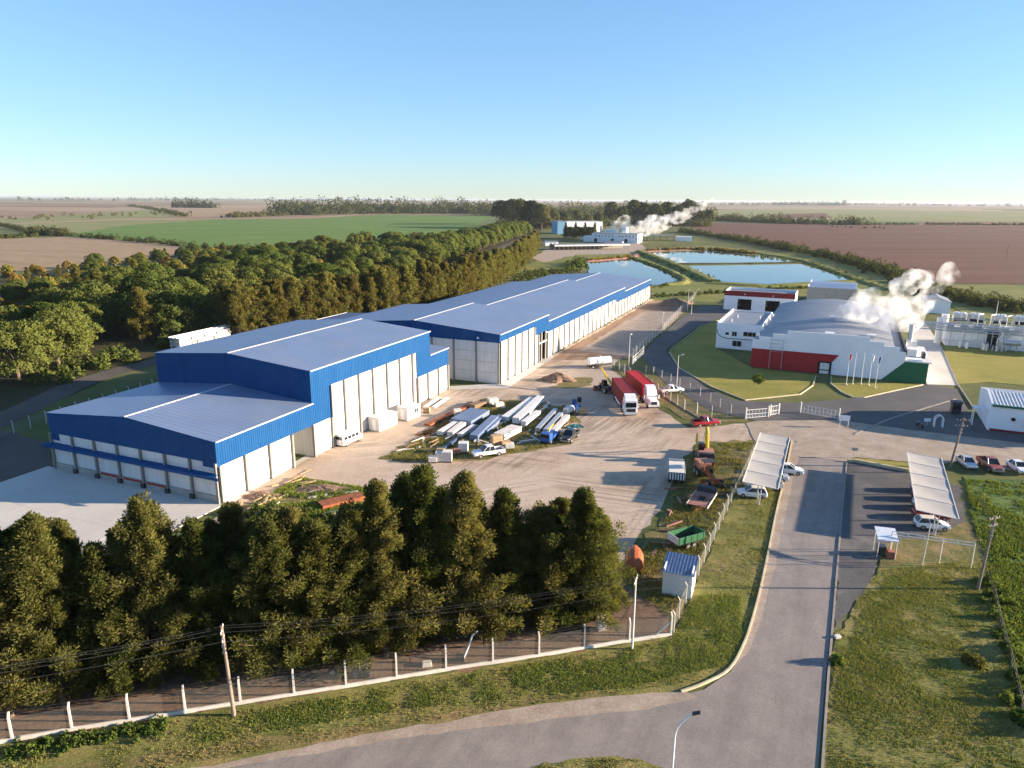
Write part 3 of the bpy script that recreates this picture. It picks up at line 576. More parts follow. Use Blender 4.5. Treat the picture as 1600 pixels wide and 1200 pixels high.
MB().tube((3.2, 73.9, 10.2), (3.2, 73.55, 10.15), 0.25, 0.18, 10).build('wall_lamp', 'white_paint', wh)
# side annexes on the left flank
for nm, (xa, xb, ya, yb, za, zb_), lab in (('annex', (-62, -35.2, 92, 116, 5.6, 7.0), 'grey roofed lean-to shed behind the high blue section of the warehouse'), ('annex', (-52, -35.2, 172, 205, 4.2, 6.0), 'low grey roofed lean-to shed at the far left flank of the warehouse')):
    t = thing('shed', lab, 'shed', wh.matrix_basis @ Vector(((xa+xb)/2, (ya+yb)/2, 0)), W_ROT)
    hw, hd = (xb-xa)/2, (yb-ya)/2
    b = MB(); corr(b, (0, -hd, 0), (0, 1, 0), (0, 0, 1), 2*hd, 0.7, 0.04, lambda s: (-hw, 0, za), lambda s: (hw, 0, zb_)); b.build('roof', 'roof_sheet', t)
    MB().box(-hw, hw-0.2, -hd, -hd+0.2, 0, za-0.1).build('wall', 'white_core', t); MB().box(-hw, hw-0.2, hd-0.2, hd, 0, za-0.1).build('wall', 'white_core', t)
    MB().box(-hw, -hw+0.2, -hd+0.2, hd-0.2, 0, za-0.1).build('wall', 'white_core', t); MB().box(-hw-0.15, -hw-0.05, -hd-0.1, hd+0.1, za-0.15, za+0.1).build('roof_edge', 'ridge_white', t)

# ------------------------------------------------------------------ the white, red and green factory and its neighbours
F_ROT = math.radians(-25.1); F_O = Vector((59.4, 172.8, 0))
def FQ(x, y, z=0):
    a, b = rotv(x, y, F_ROT); return Vector((F_O.x+a, F_O.y+b, z))
def window(b_parent, face, a0, a1, z0, z1, at, mat='glass_dark', panes=2):
    """frame proud of the wall, one pane mesh per light"""
    f = MB(); t = 0.07
    def bx(m, p0, p1, q0, q1, d0, d1):
        return m.box(p0, p1, at-d1, at-d0, q0, q1) if face == 'y' else (m.box(at-d1, at-d0, p0, p1, q0, q1) if face == '-x' else m.box(at+d0, at+d1, p0, p1, q0, q1))
    bx(f, a0-t, a1+t, z0-t, z0, -0.02, 0.06); bx(f, a0-t, a1+t, z1, z1+t, -0.02, 0.06); bx(f, a0-t, a0, z0, z1, -0.02, 0.06); bx(f, a1, a1+t, z0, z1, -0.02, 0.06)
    w_ = (a1-a0)/panes
    for i in range(1, panes): bx(f, a0+i*w_-0.03, a0+i*w_+0.03, z0, z1, -0.02, 0.05)
    fo = f.build('window', 'white_paint', b_parent)
    for i in range(panes): bx(MB(), a0+i*w_+0.03, a0+(i+1)*w_-0.03, z0, z1, -0.02, 0.02).build('pane', mat, fo)
    return fo
fac = thing('factory', 'factory hall with stepped white parapet above red and green painted front', 'factory', F_O, F_ROT)
W_, D_ = 33.5, 76.0
def arch(x): return 6.4+3.1*math.cos((x-W_/2)/(W_/2)*1.32)-3.1*math.cos(1.32)
pts = [(i*W_/24, arch(i*W_/24)) for i in range(25)]
for k in range(9):                                        # roofing strips with a small lap between them
    y0, y1 = 0.3+k*(D_-0.4)/9, 0.3+(k+1)*(D_-0.4)/9-0.015
    b = MB()
    for (xa, za), (xb, zb_) in zip(pts, pts[1:]): b.quad((xa, y0, za), (xb, y0, zb_), (xb, y1, zb_), (xa, y1, za))
    b.build('roof_strip', 'roof_grey', fac)
b = MB()
for (xa, za), (xb, zb_) in zip(pts, pts[1:]): b.quad((xa, 0.3, za-0.05), (xb, 0.3, zb_-0.05), (xb, D_, zb_-0.05), (xa, D_, za-0.05))
b.build('roof_deck', 'roof_grey', fac)
# front wall in its painted fields
steps = [(0, 6.9), (1.5, 6.9), (1.5, 7.75), (4.6, 7.75), (4.6, 8.75), (7.9, 8.75), (7.9, 9.75), (25.8, 9.75), (25.8, 8.75), (28.9, 8.75), (28.9, 7.85), (32.2, 7.85), (32.2, 6.85), (33.5, 6.85)]
MB().prism([(0, 0)]+steps+[(33.5, 0)], 'y', 0.05, 0.3).build('front_wall', 'factory_white', fac)
MB().prism([(-0.01, 0), (15.4, 0), (15.4, 3.0), (18.4, 3.0), (19.8, 4.85), (-0.01, 4.75)], 'y', 0.0, 0.05).build('red_wall_field', 'factory_red', fac)
MB().prism([(29.2, 0), (33.52, 0), (33.52, 4.6)], 'y', 0.0, 0.05).build('green_wall_field', 'factory_green', fac)
MB().box(0, 0.25, 0.3, D_, 0, 6.35).build('side_wall', 'factory_white', fac); MB().box(W_-0.25, W_, 0.3, D_, 0, 6.35).build('side_wall', 'factory_white', fac)
MB().box(W_-0.1, W_+0.25, 0.3, D_*0.6, 6.3, 7.3).build('side_parapet', 'dark_steel', fac)
MB().prism([(p[0], p[1]) for p in pts]+[(W_, 0), (0, 0)], 'y', D_-0.1, D_+0.1).build('rear_wall', 'factory_white', fac)
dd = MB().box(15.4, 18.4, -0.12, -0.02, 0, 3.05).build('dock_door_surround', 'black_gap', fac); MB().box(15.9, 17.9, -0.17, -0.125, 1.1, 2.7).build('dock_door', 'white_panel', dd); MB().box(15.9, 17.9, -0.17, -0.125, 0.1, 0.85).build('dock_leveller', 'white_panel', dd)
l = MB()
for x in (4.4, 7.2): l.tube((x, -0.25, 0.0), (x, -0.25, 7.4), 0.06, n=6)
for z in [1+0.95*i for i in range(7)][3:]: l.tube((4.4, -0.25, z+0.6), (7.2, -0.25, z+0.6), 0.045, n=6)
l.build('wall_frame', 'pipe_grey', fac)
for x, y in ((17.3, 31), (17.1, 4.0), (26.4, 10.5)):
    z = arch(x); v = MB().box(x-0.7, x+0.7, y-0.6, y+0.6, z-0.2, z+0.5).build('roof_vent', 'galvanised', fac); MB().box(x-1.0, x+1.0, y-0.8, y+0.8, z+0.55, z+0.75).build('vent_hood', 'white_paint', v)
for i in range(5): MB().box(-0.2, 0.6, 8+i*9, 8.8+i*9, 6.3, 7.1).build('roof_vent', 'white_paint', fac)
for y in (29,):
    b = MB()
    for (xa, za), (xb, zb_) in zip(pts[2:20], pts[3:21]): b.hexa([(xa, y, za), (xb, y, zb_), (xb, y+0.5, zb_), (xa, y+0.5, za)], [(xa, y, za+.05), (xb, y, zb_+.05), (xb, y+0.5, zb_+.05), (xa, y+0.5, za+.05)])
    b.build('roof_joint_cover', 'ridge_white', fac)
# green corner annex
an = thing('annex', 'low annex with dark green front and white flat roof at the factory corner', 'annex', FQ(33.52, -0.02), F_ROT)
MB().box(0.0, 4.8, 0, 0.2, 0, 4.7).build('front_wall', 'factory_green', an); MB().box(4.4, 4.6, 0.2, 20, 0, 4.4).build('side_wall', 'factory_white', an); MB().box(0.02, 4.4, 19.8, 20, 0, 4.4).build('rear_wall', 'factory_white', an)
MB().box(0.02, 5.3, -0.1, 20.2, 4.72, 4.98).build('roof', 'white_panel', an)
MB().box(0.6, 2.6, 6, 9, 4.98, 6.6).build('roof_unit', 'white_paint', an); MB().box(1.0, 3.0, 12.5, 16.5, 4.98, 7.3).build('roof_unit', 'galvanised', an); MB().tube((1.6, 16, 5), (1.6, 16, 11.0), 0.55, n=12).build('chimney', 'galvanised', an); MB().box(3.6, 4.3, 4, 6.5, 4.98, 6.2).build('roof_unit', 'dark_steel', an)
MB().box(0.4, 3.6, 0.6, 3.0, 4.98, 5.25).build('roof_step', 'white_paint', an)
# office block
of = thing('office_block', 'two-storey white office with long dark window band beside the factory', 'office', FQ(-12.0, 20.5), F_ROT)
MB().box(0, 11.9, 0, 0.25, 0, 7.2).build('front_wall', 'factory_white', of); MB().box(0, 0.25, 0.25, 28.5, 0, 7.2).build('side_wall', 'factory_white', of); MB().box(11.6, 11.85, 0.25, 28.5, 0, 7.0).build('side_wall', 'factory_white', of); MB().box(0.25, 11.6, 28.3, 28.5, 0, 7.0).build('rear_wall', 'factory_white', of)
MB().box(0.25, 11.6, 0.25, 28.3, 6.45, 6.6).build('roof', 'roof_grey', of); MB().box(-0.05, 0.3, 0.3, 28.55, 7.2, 7.35).build('parapet_cap', 'ridge_white', of)
for a0, a1, z0, z1, n in ((2.4, 3.4, 3.9, 4.6, 1), (4.2, 5.5, 3.7, 4.9, 2), (7.2, 10.8, 3.9, 5.1, 3), (4.5, 6.9, 0.9, 2.4, 2)): window(of, 'y', a0, a1, z0, z1, 0.0, panes=n)
for i in range(5): window(of, '-x', 3+i*5, 5.2+i*5, 3.6, 4.9, 0.0)
MB().path([(0.0, -0.06, 5.2), (0.5, -0.06, 3.9), (1.5, -0.06, 3.2), (3.2, -0.06, 2.9), (6, -0.06, 2.95), (11.8, -0.06, 3.0)], 0.10, 6).build('green_stripe', 'factory_green', of)
for x, y in ((3, 6), (3.4, 15), (9.6, 16)): MB().tube((x, y, 6.6), (x, y, 7.5), 0.15, n=8).build('roof_pipe', 'white_paint', of)
# red topped shed
rb = thing('storehouse', 'white storehouse with dark red fascia and two open doorways', 'storehouse', FQ(-22, 96.5), F_ROT)
b = MB()
for a0, a1 in ((0, 5.0), (10.0, 15.0), (20.0, 25.0)): b.box(a0, a1, 0, 0.25, 0, 5.4)
b.box(5.0, 10.0, 0, 0.25, 4.3, 5.4); b.box(15.0, 20.0, 0, 0.25, 4.3, 5.4); b.build('front_wall', 'factory_white', rb)
MB().box(-0.1, 25.1, -0.08, 0.25, 5.41, 7.3).build('fascia', 'container_maroon', rb); MB().box(0, 0.25, 0.25, 13.5, 0, 7.2).build('side_wall', 'factory_white', rb); MB().box(24.75, 25, 0.25, 13.5, 0, 7.2).build('side_wall', 'factory_white', rb); MB().box(0.25, 24.75, 13.3, 13.5, 0, 7.2).build('rear_wall', 'factory_white', rb)
MB().box(0.25, 24.75, 0.25, 13.3, 6.3, 6.45).build('roof', 'roof_grey', rb)
for x in (5.2, 15.2): MB().box(x, x+4.6, 5.0, 5.1, 0, 4.3).build('doorway_shade', 'black_gap', rb)  # black sheets set back inside, painting the shade seen through each opening
for x in (7.5, 17.5): MB().tube((x, -0.1, 6.2), (x, -0.5, 6.1), 0.2, 0.15, 8).build('wall_lamp', 'white_paint', rb)
# grey building behind
gb = thing('grey_building', 'plain grey building with pale roof behind the factory hall', 'building', FQ(5.5, 126.5), F_ROT)
MB().box(0, 18, 0, 0.3, 0, 7.0).build('front_wall', 'grey_concrete', gb); MB().box(0, 0.3, 0.3, 26, 0, 7.4).build('side_wall', 'pale_concrete', gb); MB().box(17.7, 18, 0.3, 26, 0, 7).build('side_wall', 'grey_concrete', gb)
MB().prism([(0.3, 6.9), (12, 7.6), (25.9, 6.9), (25.9, 6.8), (12, 7.5), (0.3, 6.8)], 'x', 0.3, 17.7).build('roof', 'roof_sheet', gb)
# small white gabled store behind the steam
sw = thing('gabled_store', 'small white gabled store behind the pipe rack', 'store', FQ(47, 123), F_ROT)
MB().prism([(0, 0), (8, 0), (8, 4.2), (4, 5.6), (0, 4.2)], 'y', 0, 14).build('walls', 'factory_white', sw)
MB().prism([(-0.4, 4.1), (4, 5.7), (8.4, 4.1), (8.4, 4.25), (4, 5.85), (-0.4, 4.25)], 'y', -0.3, 14.3).build('roof', 'roof_grey', sw)
# process plant
pp = thing('process_plant', 'process plant with pipe rack, condensers and white tanks beside the side drive', 'plant', FQ(46, 53), F_ROT)
MB().box(1, 11, 1.0, 10, 0, 5.2).build('plant_house', 'factory_white', pp, bevel=0.05); MB().box(14, 20.5, 0.8, 9, 0, 5.6).build('plant_house', 'factory_white', pp, bevel=0.05)
MB().box(9.5, 13.9, 1.6, 9, 0, 5.0).build('bay_shade_block', 'black_gap', pp)  # solid black block, coloured as the shade of a bay left open
for x in (2.0, 5.4, 8.6, 12.0, 15.4): MB().box(x-0.1, x+0.1, -0.6, -0.4, 0, 6.4).build('rack_post', 'pipe_grey', pp)
for i, (z, y) in enumerate(((5.2, -0.4), (5.7, -0.6), (6.2, -0.2), (4.6, -0.7), (6.5, 0.4))): MB().path([(-11.5, y+2, z), (0, y, z), (20, y, z)], 0.16+0.04*(i % 2), 8).build('pipe', 'pipe_grey' if i % 2 else 'galvanised', pp)
for i, x in enumerate((2.5, 6.5, 12.2, 17.3)):
    cu = MB().box(x, x+3.4, 3.5, 7.0, 6.9, 9.0).build('condenser', 'galvanised', pp); MB().box(x+0.1, x+3.3, 3.42, 3.48, 6.9, 7.8).build('condenser_grille', 'black_gap', cu)
    b = MB()
    for xx in (x+0.1, x+3.3):
        for yy in (3.6, 6.9): b.box(xx-0.07, xx+0.07, yy-0.07, yy+0.07, 5.2, 6.9)
    b.build('condenser_stand', 'pipe_grey', cu)
    for k in (0, 1): MB().tube((x+0.9+k*1.6, 5.2, 9.0), (x+0.9+k*1.6, 5.2, 9.35), 0.6, n=14).build('fan_ring', 'white_paint', cu)
for x, y, r, h in ((-0.6, 4, 0.9, 7.5), (1.0, 8.5, 1.0, 8.0)): MB().tube((x, y, 0), (x, y, h), r, n=16).build('column_tank', 'white_paint', pp)
tk = MB().tube((14.6, -1.6, 2.6), (18.6, -1.6, 2.6), 0.75, n=16).build('horizontal_vessel', 'galvanised', pp); MB().box(15.2, 15.4, -2.1, -1.1, 0, 2.2).box(17.8, 18.0, -2.1, -1.1, 0, 2.2).build('saddle', 'pipe_grey', tk)
MB().path([(13.2, -1.4, 0), (13.2, -1.4, 3.4), (14.2, -1.4, 4.0), (14.2, -0.4, 5.2)], 0.14, 8).build('pipe', 'white_paint', pp); MB().path([(3, -1.0, 0.6), (9.5, -1.0, 0.6)], 0.1, 6).build('pipe', 'white_paint', pp)
for x in (8, 11, 14.8): MB().path([(x, 0, 6.3), (x, 0, 9.6), (x+1.5, 2.5, 9.6)], 0.1, 6).build('riser', 'white_paint', pp)
MB().tube((13.0, 6, 5), (13.0, 6, 13.0), 0.12, 0.06, 6).build('mast', 'pipe_grey', pp)
b = MB()
for z in (6.6, 7.2):
    for x in range(0, 20, 2): b.tube((x, -0.9, z), (x+2, -0.9, z), 0.035, n=4)
for x in range(0, 21, 2): b.tube((x, -0.9, 6.2), (x, -0.9, 7.2), 0.035, n=4)
b.build('handrail', 'white_paint', pp)
rp = random.Random(21)
for k in range(26):                                      # the tangle of small bore pipe over and before the plant
    x = rp.uniform(-1, 20); y = rp.choice((-0.8, -0.3, 0.5, 2.8)); z = rp.uniform(1.0, 8.5); L = rp.uniform(1.5, 6); z2 = z+rp.choice((-1.6, -0.8, 1.0, 2.0)); z2 = max(0.1, z2)
    MB().path([(x, y, z), (min(21, x+L), y, z), (min(21, x+L), y, z2)], rp.uniform(0.05, 0.13), 6).build('pipe', rp.choice(('white_paint', 'galvanised', 'pipe_grey', 'pipe_grey')), pp)
for k in range(9):
    x = rp.uniform(0, 20); y = rp.uniform(-2.4, -1.0); h = rp.uniform(0.9, 2.6); v = MB().tube((x, y, 0), (x, y, h), rp.uniform(0.25, 0.6), n=12).build('vessel', rp.choice(('white_paint', 'galvanised', 'pipe_grey')), pp); MB().tube((x, y, h), (x, y, h+0.5), 0.08, n=6).build('nozzle', 'pipe_grey', v)
for k in range(6):
    x = 1.0+k*3.3; MB().box(x, x+1.6, 0.2, 2.6, 5.25+rp.uniform(0, .1), 5.9+rp.uniform(0, .8)).build('roof_box', rp.choice(('galvanised', 'white_paint', 'pipe_grey')), pp)
gt = thing('tank', 'round green tank standing behind the process plant', 'tank', FQ(69, 62), F_ROT)
MB().tube((0, 0, 0), (0, 0, 6.8), 1.7, n=20).build('shell', 'tank_green', gt); MB().tube((0, 0, 6.8), (0, 0, 7.4), 1.7, 0.3, 20).build('roof_cone', 'tank_green', gt); MB().box(-2.6, -2.3, -0.3, 0.3, 0, 7).build('ladder', 'white_paint', gt)
wb = thing('pump_house', 'low white pump house with one dark window right of the plant', 'pump house', FQ(70, 52), F_ROT)
MB().box(0, 9, 0, 7, 0, 3.6).build('walls', 'factory_white', wb); MB().box(-0.3, 9.3, -0.3, 7.3, 3.6, 3.85).build('roof', 'pale_concrete', wb); window(wb, 'y', 1.2, 2.3, 1.2, 2.4, 0.0, panes=1)
# right edge office with ribbed roof
ro = thing('gate_office', 'white gate office with ribbed metal roof at the right edge', 'office', FQ(45.5, -34.0), F_ROT)
MB().prism([(0, 0), (13, 0), (13, 4.9), (6.5, 5.9), (0, 4.9)], 'x', 0.3, 22).build('walls', 'factory_white', ro)
MB().prism([(0.0, 0), (13.0, 0), (13.0, 5.1), (6.5, 6.2), (0.0, 5.1)], 'x', 0.0, 0.3).build('gable_wall', 'factory_white', ro)
for ya, yb, za, zb_ in ((-0.35, 6.5, 5.0, 6.0), (13.35, 6.5, 5.0, 6.0)):
    b = MB(); corr(b, (0.35, 0, 0), (1, 0, 0), (0, 0, 1), 22, 0.55, 0.09, lambda s: (0, ya, za), lambda s: (0, yb, zb_)); b.build('roof_slope', 'white_core', ro)
MB().box(0.1, 22.3, -0.45, -0.36, 4.65, 5.05).build('eave_trim', 'factory_green', ro); MB().box(0.3, 22, -0.04, 0.0, 0, 0.5).build('red_base', 'container_maroon', ro)
MB().tube((3.6, -0.15, 2.6), (3.6, -0.02, 2.6), 0.35, n=14).build('wall_plate', 'black_gap', ro)
MB().box(-2.2, 0.0, 2.2, 4.0, 3.3, 3.5).build('porch_roof', 'white_paint', ro)
for y in (2.3, 3.9): MB().tube((-2.1, y, 0), (-2.1, y, 3.3), 0.08, n=6).build('porch_post', 'white_paint', ro)
MB().box(5.2, 12, -2.6, -0.45, 2.7, 2.85).build('awning', 'white_paint', ro)
for x in (5.4, 11.8): MB().tube((x, -2.5, 0), (x, -2.5, 2.7), 0.07, n=6).build('awning_post', 'white_paint', ro)

# ------------------------------------------------------------------ far works beyond the ponds
fw = thing('far_works', 'low white works with small dark windows beyond the ponds', 'works', (78, 716, 0), math.radians(-24))
MB().box(0, 46, 0, 18, 0, 8.6).build('walls', 'factory_white', fw); MB().box(-9, -0.02, 1, 14, 0, 5.5).build('side_wing', 'factory_white', fw); MB().box(-0.4, 46.4, -0.4, 18.4, 8.6, 8.9).build('roof', 'roof_grey', fw)
for i in range(12):
    if i == 6: continue
    window(fw, 'y', 3.5+i*3.4, 4.7+i*3.4, 5.6, 6.8, 0.0, panes=1)
for x in (2.5, 19.5, 33): MB().box(x, x+3, -0.1, -0.01, 0, 3.6).build('door', 'black_gap', fw)
MB().box(45.0, 45.9, -0.25, -0.02, 0, 8.5).build('corner_pier', 'white_panel', fw)
MB().box(8, 18, 20, 30, 0, 11).build('rear_house', 'factory_white', fw); MB().box(24, 29, 20, 30, 0, 14).build('rear_house', 'factory_white', fw); MB().tube((2, 24, 0), (2, 24, 15), 1.2, n=12).build('silo', 'galvanised', fw)
bw = thing('far_hall', 'tall blue and white hall half hidden by dark trees beyond the ponds', 'hall', tuple(G(871, 366)), math.radians(14))
MB().box(0, 11, 0, 24, 0, 15).build('blue_walls', 'pale_blue', bw); MB().box(11.05, 58, 2, 26, 0, 14.5).build('white_walls', 'factory_white', bw); MB().box(-0.3, 11.3, -0.3, 24.3, 15, 15.4).build('roof', 'roof_grey', bw); MB().box(11.4, 58.3, 1.7, 26.3, 14.5, 14.9).build('roof', 'ridge_white', bw)
ls = thing('open_shed', 'long open-sided shed with white roof edge in front of the far works', 'shed', (34, 590, 0), math.radians(18))
MB().prism([(-0.5, 4.0), (6, 4.9), (13, 4.0), (13, 3.8), (6, 4.7), (-0.5, 3.8)], 'x', 0, 68).build('roof', 'roof_grey', ls); MB().box(-0.2, 68.2, -0.75, -0.52, 3.2, 4.3).build('roof_edge', 'white_panel', ls)
for i in range(18): MB().box(i*3.95+0.2, i*3.95+0.5, 0, 0.3, 0, 3.8).build('post', 'steel_column', ls)
MB().box(0.2, 67.8, 12.5, 12.8, 0, 3.7).build('back_wall', 'grey_concrete', ls)
for lab, px, py, w_, d_, h_, rz_ in (('small white house left of the far works', 905, 374, 14, 8, 4.5, -10), ('low grey store between the lane and the open shed', 852, 384, 12, 7, 4.0, 12), ('flat white store behind the open shed', 945, 383, 16, 6, 3.6, -20)):
    p = G(px, py); t = thing('outbuilding', lab, 'outbuilding', (p.x, p.y, 0), math.radians(rz_))
    MB().prism([(0, 0), (d_, 0), (d_, h_*0.8), (d_/2, h_), (0, h_*0.8)], 'x', 0, w_).build('walls', 'factory_white', t); MB().prism([(-0.4, h_*0.78), (d_/2, h_*1.01), (d_+0.4, h_*0.78), (d_+0.4, h_*0.82), (d_/2, h_*1.06), (-0.4, h_*0.82)], 'x', -0.3, w_+0.3).build('roof', 'roof_grey', t)
    MB().box(w_*0.4, w_*0.4+1.4, -0.05, -0.01, 0, 2.2).build('door', 'black_gap', t); window(t, 'y', w_*0.65, w_*0.65+1.6, 1.0, 2.2, 0.0)
rs = thing('roadside_canopy', 'dark open canopy with posts right of the far works', 'canopy', tuple(G(1000, 376)), math.radians(-10))
MB().box(0, 34, 0, 14, 5.2, 5.6).build('roof', 'roof_grey', rs)
for i in range(6): MB().box(i*6.6+0.2, i*6.6+0.6, 0.2, 0.6, 0, 5.2).build('post', 'dark_steel', rs)
MB().box(36, 52, 4, 12, 0, 4.5).build('low_annex', 'factory_white', rs)

# ------------------------------------------------------------------ vehicles (local +x is forward)
def rsec(x, hw, z0, z1, tw=0.92):
    return [(x, -hw*0.9, z0), (x, hw*0.9, z0), (x, hw, z0+0.12), (x, hw, z0+(z1-z0)*0.62), (x, hw*tw, z1), (x, -hw*tw, z1), (x, -hw, z0+(z1-z0)*0.62), (x, -hw, z0+0.12)]
_wheel = {}
def wheels(t, xs, y, r, w=0.22):
    key = (r, w)
    if key not in _wheel:
        a = MB().tube((0, -w/2, 0), (0, w/2, 0), r, n=16).mesh('wheel'); a.materials.append(M('tyre'))
        b = MB().tube((0, -w/2-0.015, 0), (0, w/2+0.015, 0), r*0.58, n=12).mesh('rim'); b.materials.append(M('rim')); _wheel[key] = (a, b)
    for x in xs:
        for s in (-1, 1):
            wo = share(_wheel[key][0], 'wheel', t, (x, s*y, r)); share(_wheel[key][1], 'rim', wo)
def cabin(t, x0, x1, xt0, xt1, z0, z1, hw, hwt, paint):
    """glass house with painted roof and pillars"""
    MB().hexa([(x0, -hw, z0), (x1, -hw, z0), (x1, hw, z0), (x0, hw, z0)], [(xt0, -hwt, z1), (xt1, -hwt, z1), (xt1, hwt, z1), (xt0, hwt, z1)]).build('windows', 'glass_dark', t)
    r = MB().hexa([(xt0-0.03, -hwt-0.02, z1-0.03), (xt1+0.03, -hwt-0.02, z1-0.03), (xt1+0.03, hwt+0.02, z1-0.03), (xt0-0.03, hwt+0.02, z1-0.03)], [(xt0+0.1, -hwt+0.1, z1+0.05), (xt1-0.1, -hwt+0.1, z1+0.05), (xt1-0.1, hwt-0.1, z1+0.05), (xt0+0.1, hwt-0.1, z1+0.05)]).build('roof', paint, t)
    xm, xtm = (x0+x1)/2, (xt0+xt1)/2
    for s in (-1, 1):
        for a, b in ((x0, xt0), (xm, xtm), (x1, xt1)): MB().tube((a, s*(hw+0.005), z0), (b, s*(hwt+0.005), z1), 0.045, n=5).build('pillar', paint, t)
def lights(t, L, y, z, hz=0.08):
    for s in (-1, 1):
        MB().box(L/2-0.06, L/2+0.015, s*y-0.16, s*y+0.16, z-hz, z+hz).build('headlight', 'lamp_glass', t)
        MB().box(-L/2-0.015, -L/2+0.05, s*y-0.12, s*y+0.12, z-hz, z+hz+0.06).build('tail_light', 'factory_red', t)
def car(name, label, loc, rz, paint, kind='hatch', group=None, cat='car'):
    t = thing(name, label, cat, loc, rz, group)
    if kind in ('hatch', 'sedan'):
        L = 4.0 if kind == 'hatch' else 4.4; h = L/2; tail = 0.92 if kind == 'hatch' else 0.94
        MB().loft([rsec(-h, 0.72, 0.35, 0.78), rsec(-h+0.12, 0.82, 0.24, tail), rsec(-0.9, 0.86, 0.2, 0.95), rsec(0.7, 0.86, 0.2, 0.93), rsec(h-0.5, 0.82, 0.22, 0.80), rsec(h-0.1, 0.74, 0.25, 0.66), rsec(h, 0.62, 0.35, 0.58)]).build('body', paint, t, bevel=0.04)
        cabin(t, -h+(0.12 if kind == 'hatch' else 0.75), 0.95, -h+(0.5 if kind == 'hatch' else 1.25), 0.2, 0.9, 1.43, 0.80, 0.62, paint)
        wheels(t, (-L*0.30, L*0.31), 0.76, 0.30); lights(t, L, 0.55, 0.66)
        MB().box(-h-0.02, -h+0.1, -0.7, 0.7, 0.28, 0.5).build('rear_bumper', 'car_dark', t); MB().box(h-0.08, h+0.02, -0.6, 0.6, 0.28, 0.45).build('front_bumper', 'car_dark', t)
    elif kind == 'pickup':
        L = 5.2; h = L/2
        MB().loft([rsec(0.0-0.95, 0.9, 0.42, 1.08), rsec(0.9, 0.9, 0.42, 1.08), rsec(h-0.35, 0.86, 0.42, 1.0), rsec(h-0.05, 0.8, 0.45, 0.92), rsec(h, 0.7, 0.5, 0.85)]).build('body', paint, t, bevel=0.04)
        b = MB().box(-h, -0.96, -0.88, 0.88, 0.45, 0.62).box(-h, -0.96, -0.9, -0.82, 0.45, 1.08).box(-h, -0.96, 0.82, 0.9, 0.45, 1.08).box(-h-0.04, -h+0.04, -0.9, 0.9, 0.45, 1.08); bd = b.build('cargo_bed', paint, t)
        MB().box(-h+0.05, -0.98, -0.81, 0.81, 0.63, 0.66).build('bed_floor', 'car_dark', bd)
        cabin(t, -0.92, 1.15, -0.75, 0.45, 1.06, 1.74, 0.84, 0.68, paint)
        wheels(t, (-1.55, 1.6), 0.8, 0.37, 0.26); lights(t, L, 0.66, 0.85)
        MB().box(-h-0.12, -h-0.04, -0.8, 0.8, 0.42, 0.6).build('rear_bumper', 'rim', t); MB().box(h-0.05, h+0.08, -0.8, 0.8, 0.42, 0.62).build('front_bumper', 'rim', t)
    elif kind == 'van':
        L = 5.0; h = L/2
        MB().loft([rsec(-h, 0.86, 0.35, 2.05, 0.88), rsec(-h+0.1, 0.9, 0.3, 2.15, 0.86), rsec(1.2, 0.9, 0.3, 2.15, 0.86), rsec(1.75, 0.88, 0.3, 1.5, 0.9), rsec(h-0.1, 0.84, 0.3, 1.05), rsec(h, 0.76, 0.4, 0.9)]).build('body', paint, t, bevel=0.05)
        for s in (-1, 1):
            for k in range(4): MB().hexa([(-2.2+k*0.95, s*0.88, 1.2), (-1.4+k*0.95, s*0.88, 1.2), (-1.4+k*0.95, s*0.915, 1.2), (-2.2+k*0.95, s*0.915, 1.2)], [(-2.2+k*0.95, s*0.84, 1.72), (-1.4+k*0.95, s*0.84, 1.72), (-1.4+k*0.95, s*0.885, 1.72), (-2.2+k*0.95, s*0.885, 1.72)]).build('window', 'glass_dark', t)
        MB().hexa([(1.74, -0.75, 1.5), (1.8, -0.75, 1.5), (1.8, 0.75, 1.5), (1.74, 0.75, 1.5)], [(1.32, -0.7, 2.0), (1.4, -0.7, 2.0), (1.4, 0.7, 2.0), (1.32, 0.7, 2.0)]).build('windscreen', 'glass_dark', t)
        MB().box(-h-0.02, -h+0.02, -0.65, 0.65, 1.25, 1.8).build('rear_window', 'glass_dark', t)
        wheels(t, (-1.5, 1.55), 0.8, 0.32); lights(t, L, 0.62, 0.85)
    return t
def heading(dx, dy): return math.atan2(dy, dx)
def mid(a, b): p, q = G(*a), G(*b); return (p+q)/2, math.atan2(q.y-p.y, q.x-p.x)
ZG = 0.06
def at(px, py, z=ZG): p = G(px, py); return (p.x, p.y, z)
p, a = mid((1082, 667), (1122, 664)); car('pickup_truck', 'dark red pickup truck driving on the gravel near the gate', (p.x, p.y, 0.09), a, 'car_red', 'pickup', cat='pickup')
p, a = mid((1034, 616), (1066, 614)); car('pickup_truck', 'white pickup with dark empty bed parked beside the red trucks', (p.x, p.y+0.5, ZG), a, 'car_white', 'pickup', cat='pickup')
p, a = mid((780, 712), (745, 717)); car('pickup_truck', 'white pickup parked beside the pallets at the panel stacks', (p.x, p.y+0.6, ZG), a, 'car_white', 'pickup', cat='pickup')
p, a = mid((890, 690), (878, 693)); car('pickup_truck', 'dark pickup parked beside the small blue truck', (p.x+0.8, p.y+1.5, ZG), math.radians(-115), 'car_dark', 'pickup', cat='pickup')
p, a = mid((528, 700), (560, 690)); car('van', 'white minibus parked beside the white warehouse wall', (p.x, p.y+0.8, ZG), math.radians(62), 'car_white', 'van', cat='van')
car('car', 'white hatchback under the near end of the left shade carport', (33.6, 92.3, 0.07), math.radians(168), 'car_white', 'hatch')
car('pickup_truck', 'white pickup in the second space of the left shade carport', (36.2, 95.4, 0.07), math.radians(168), 'car_white', 'pickup', cat='pickup')
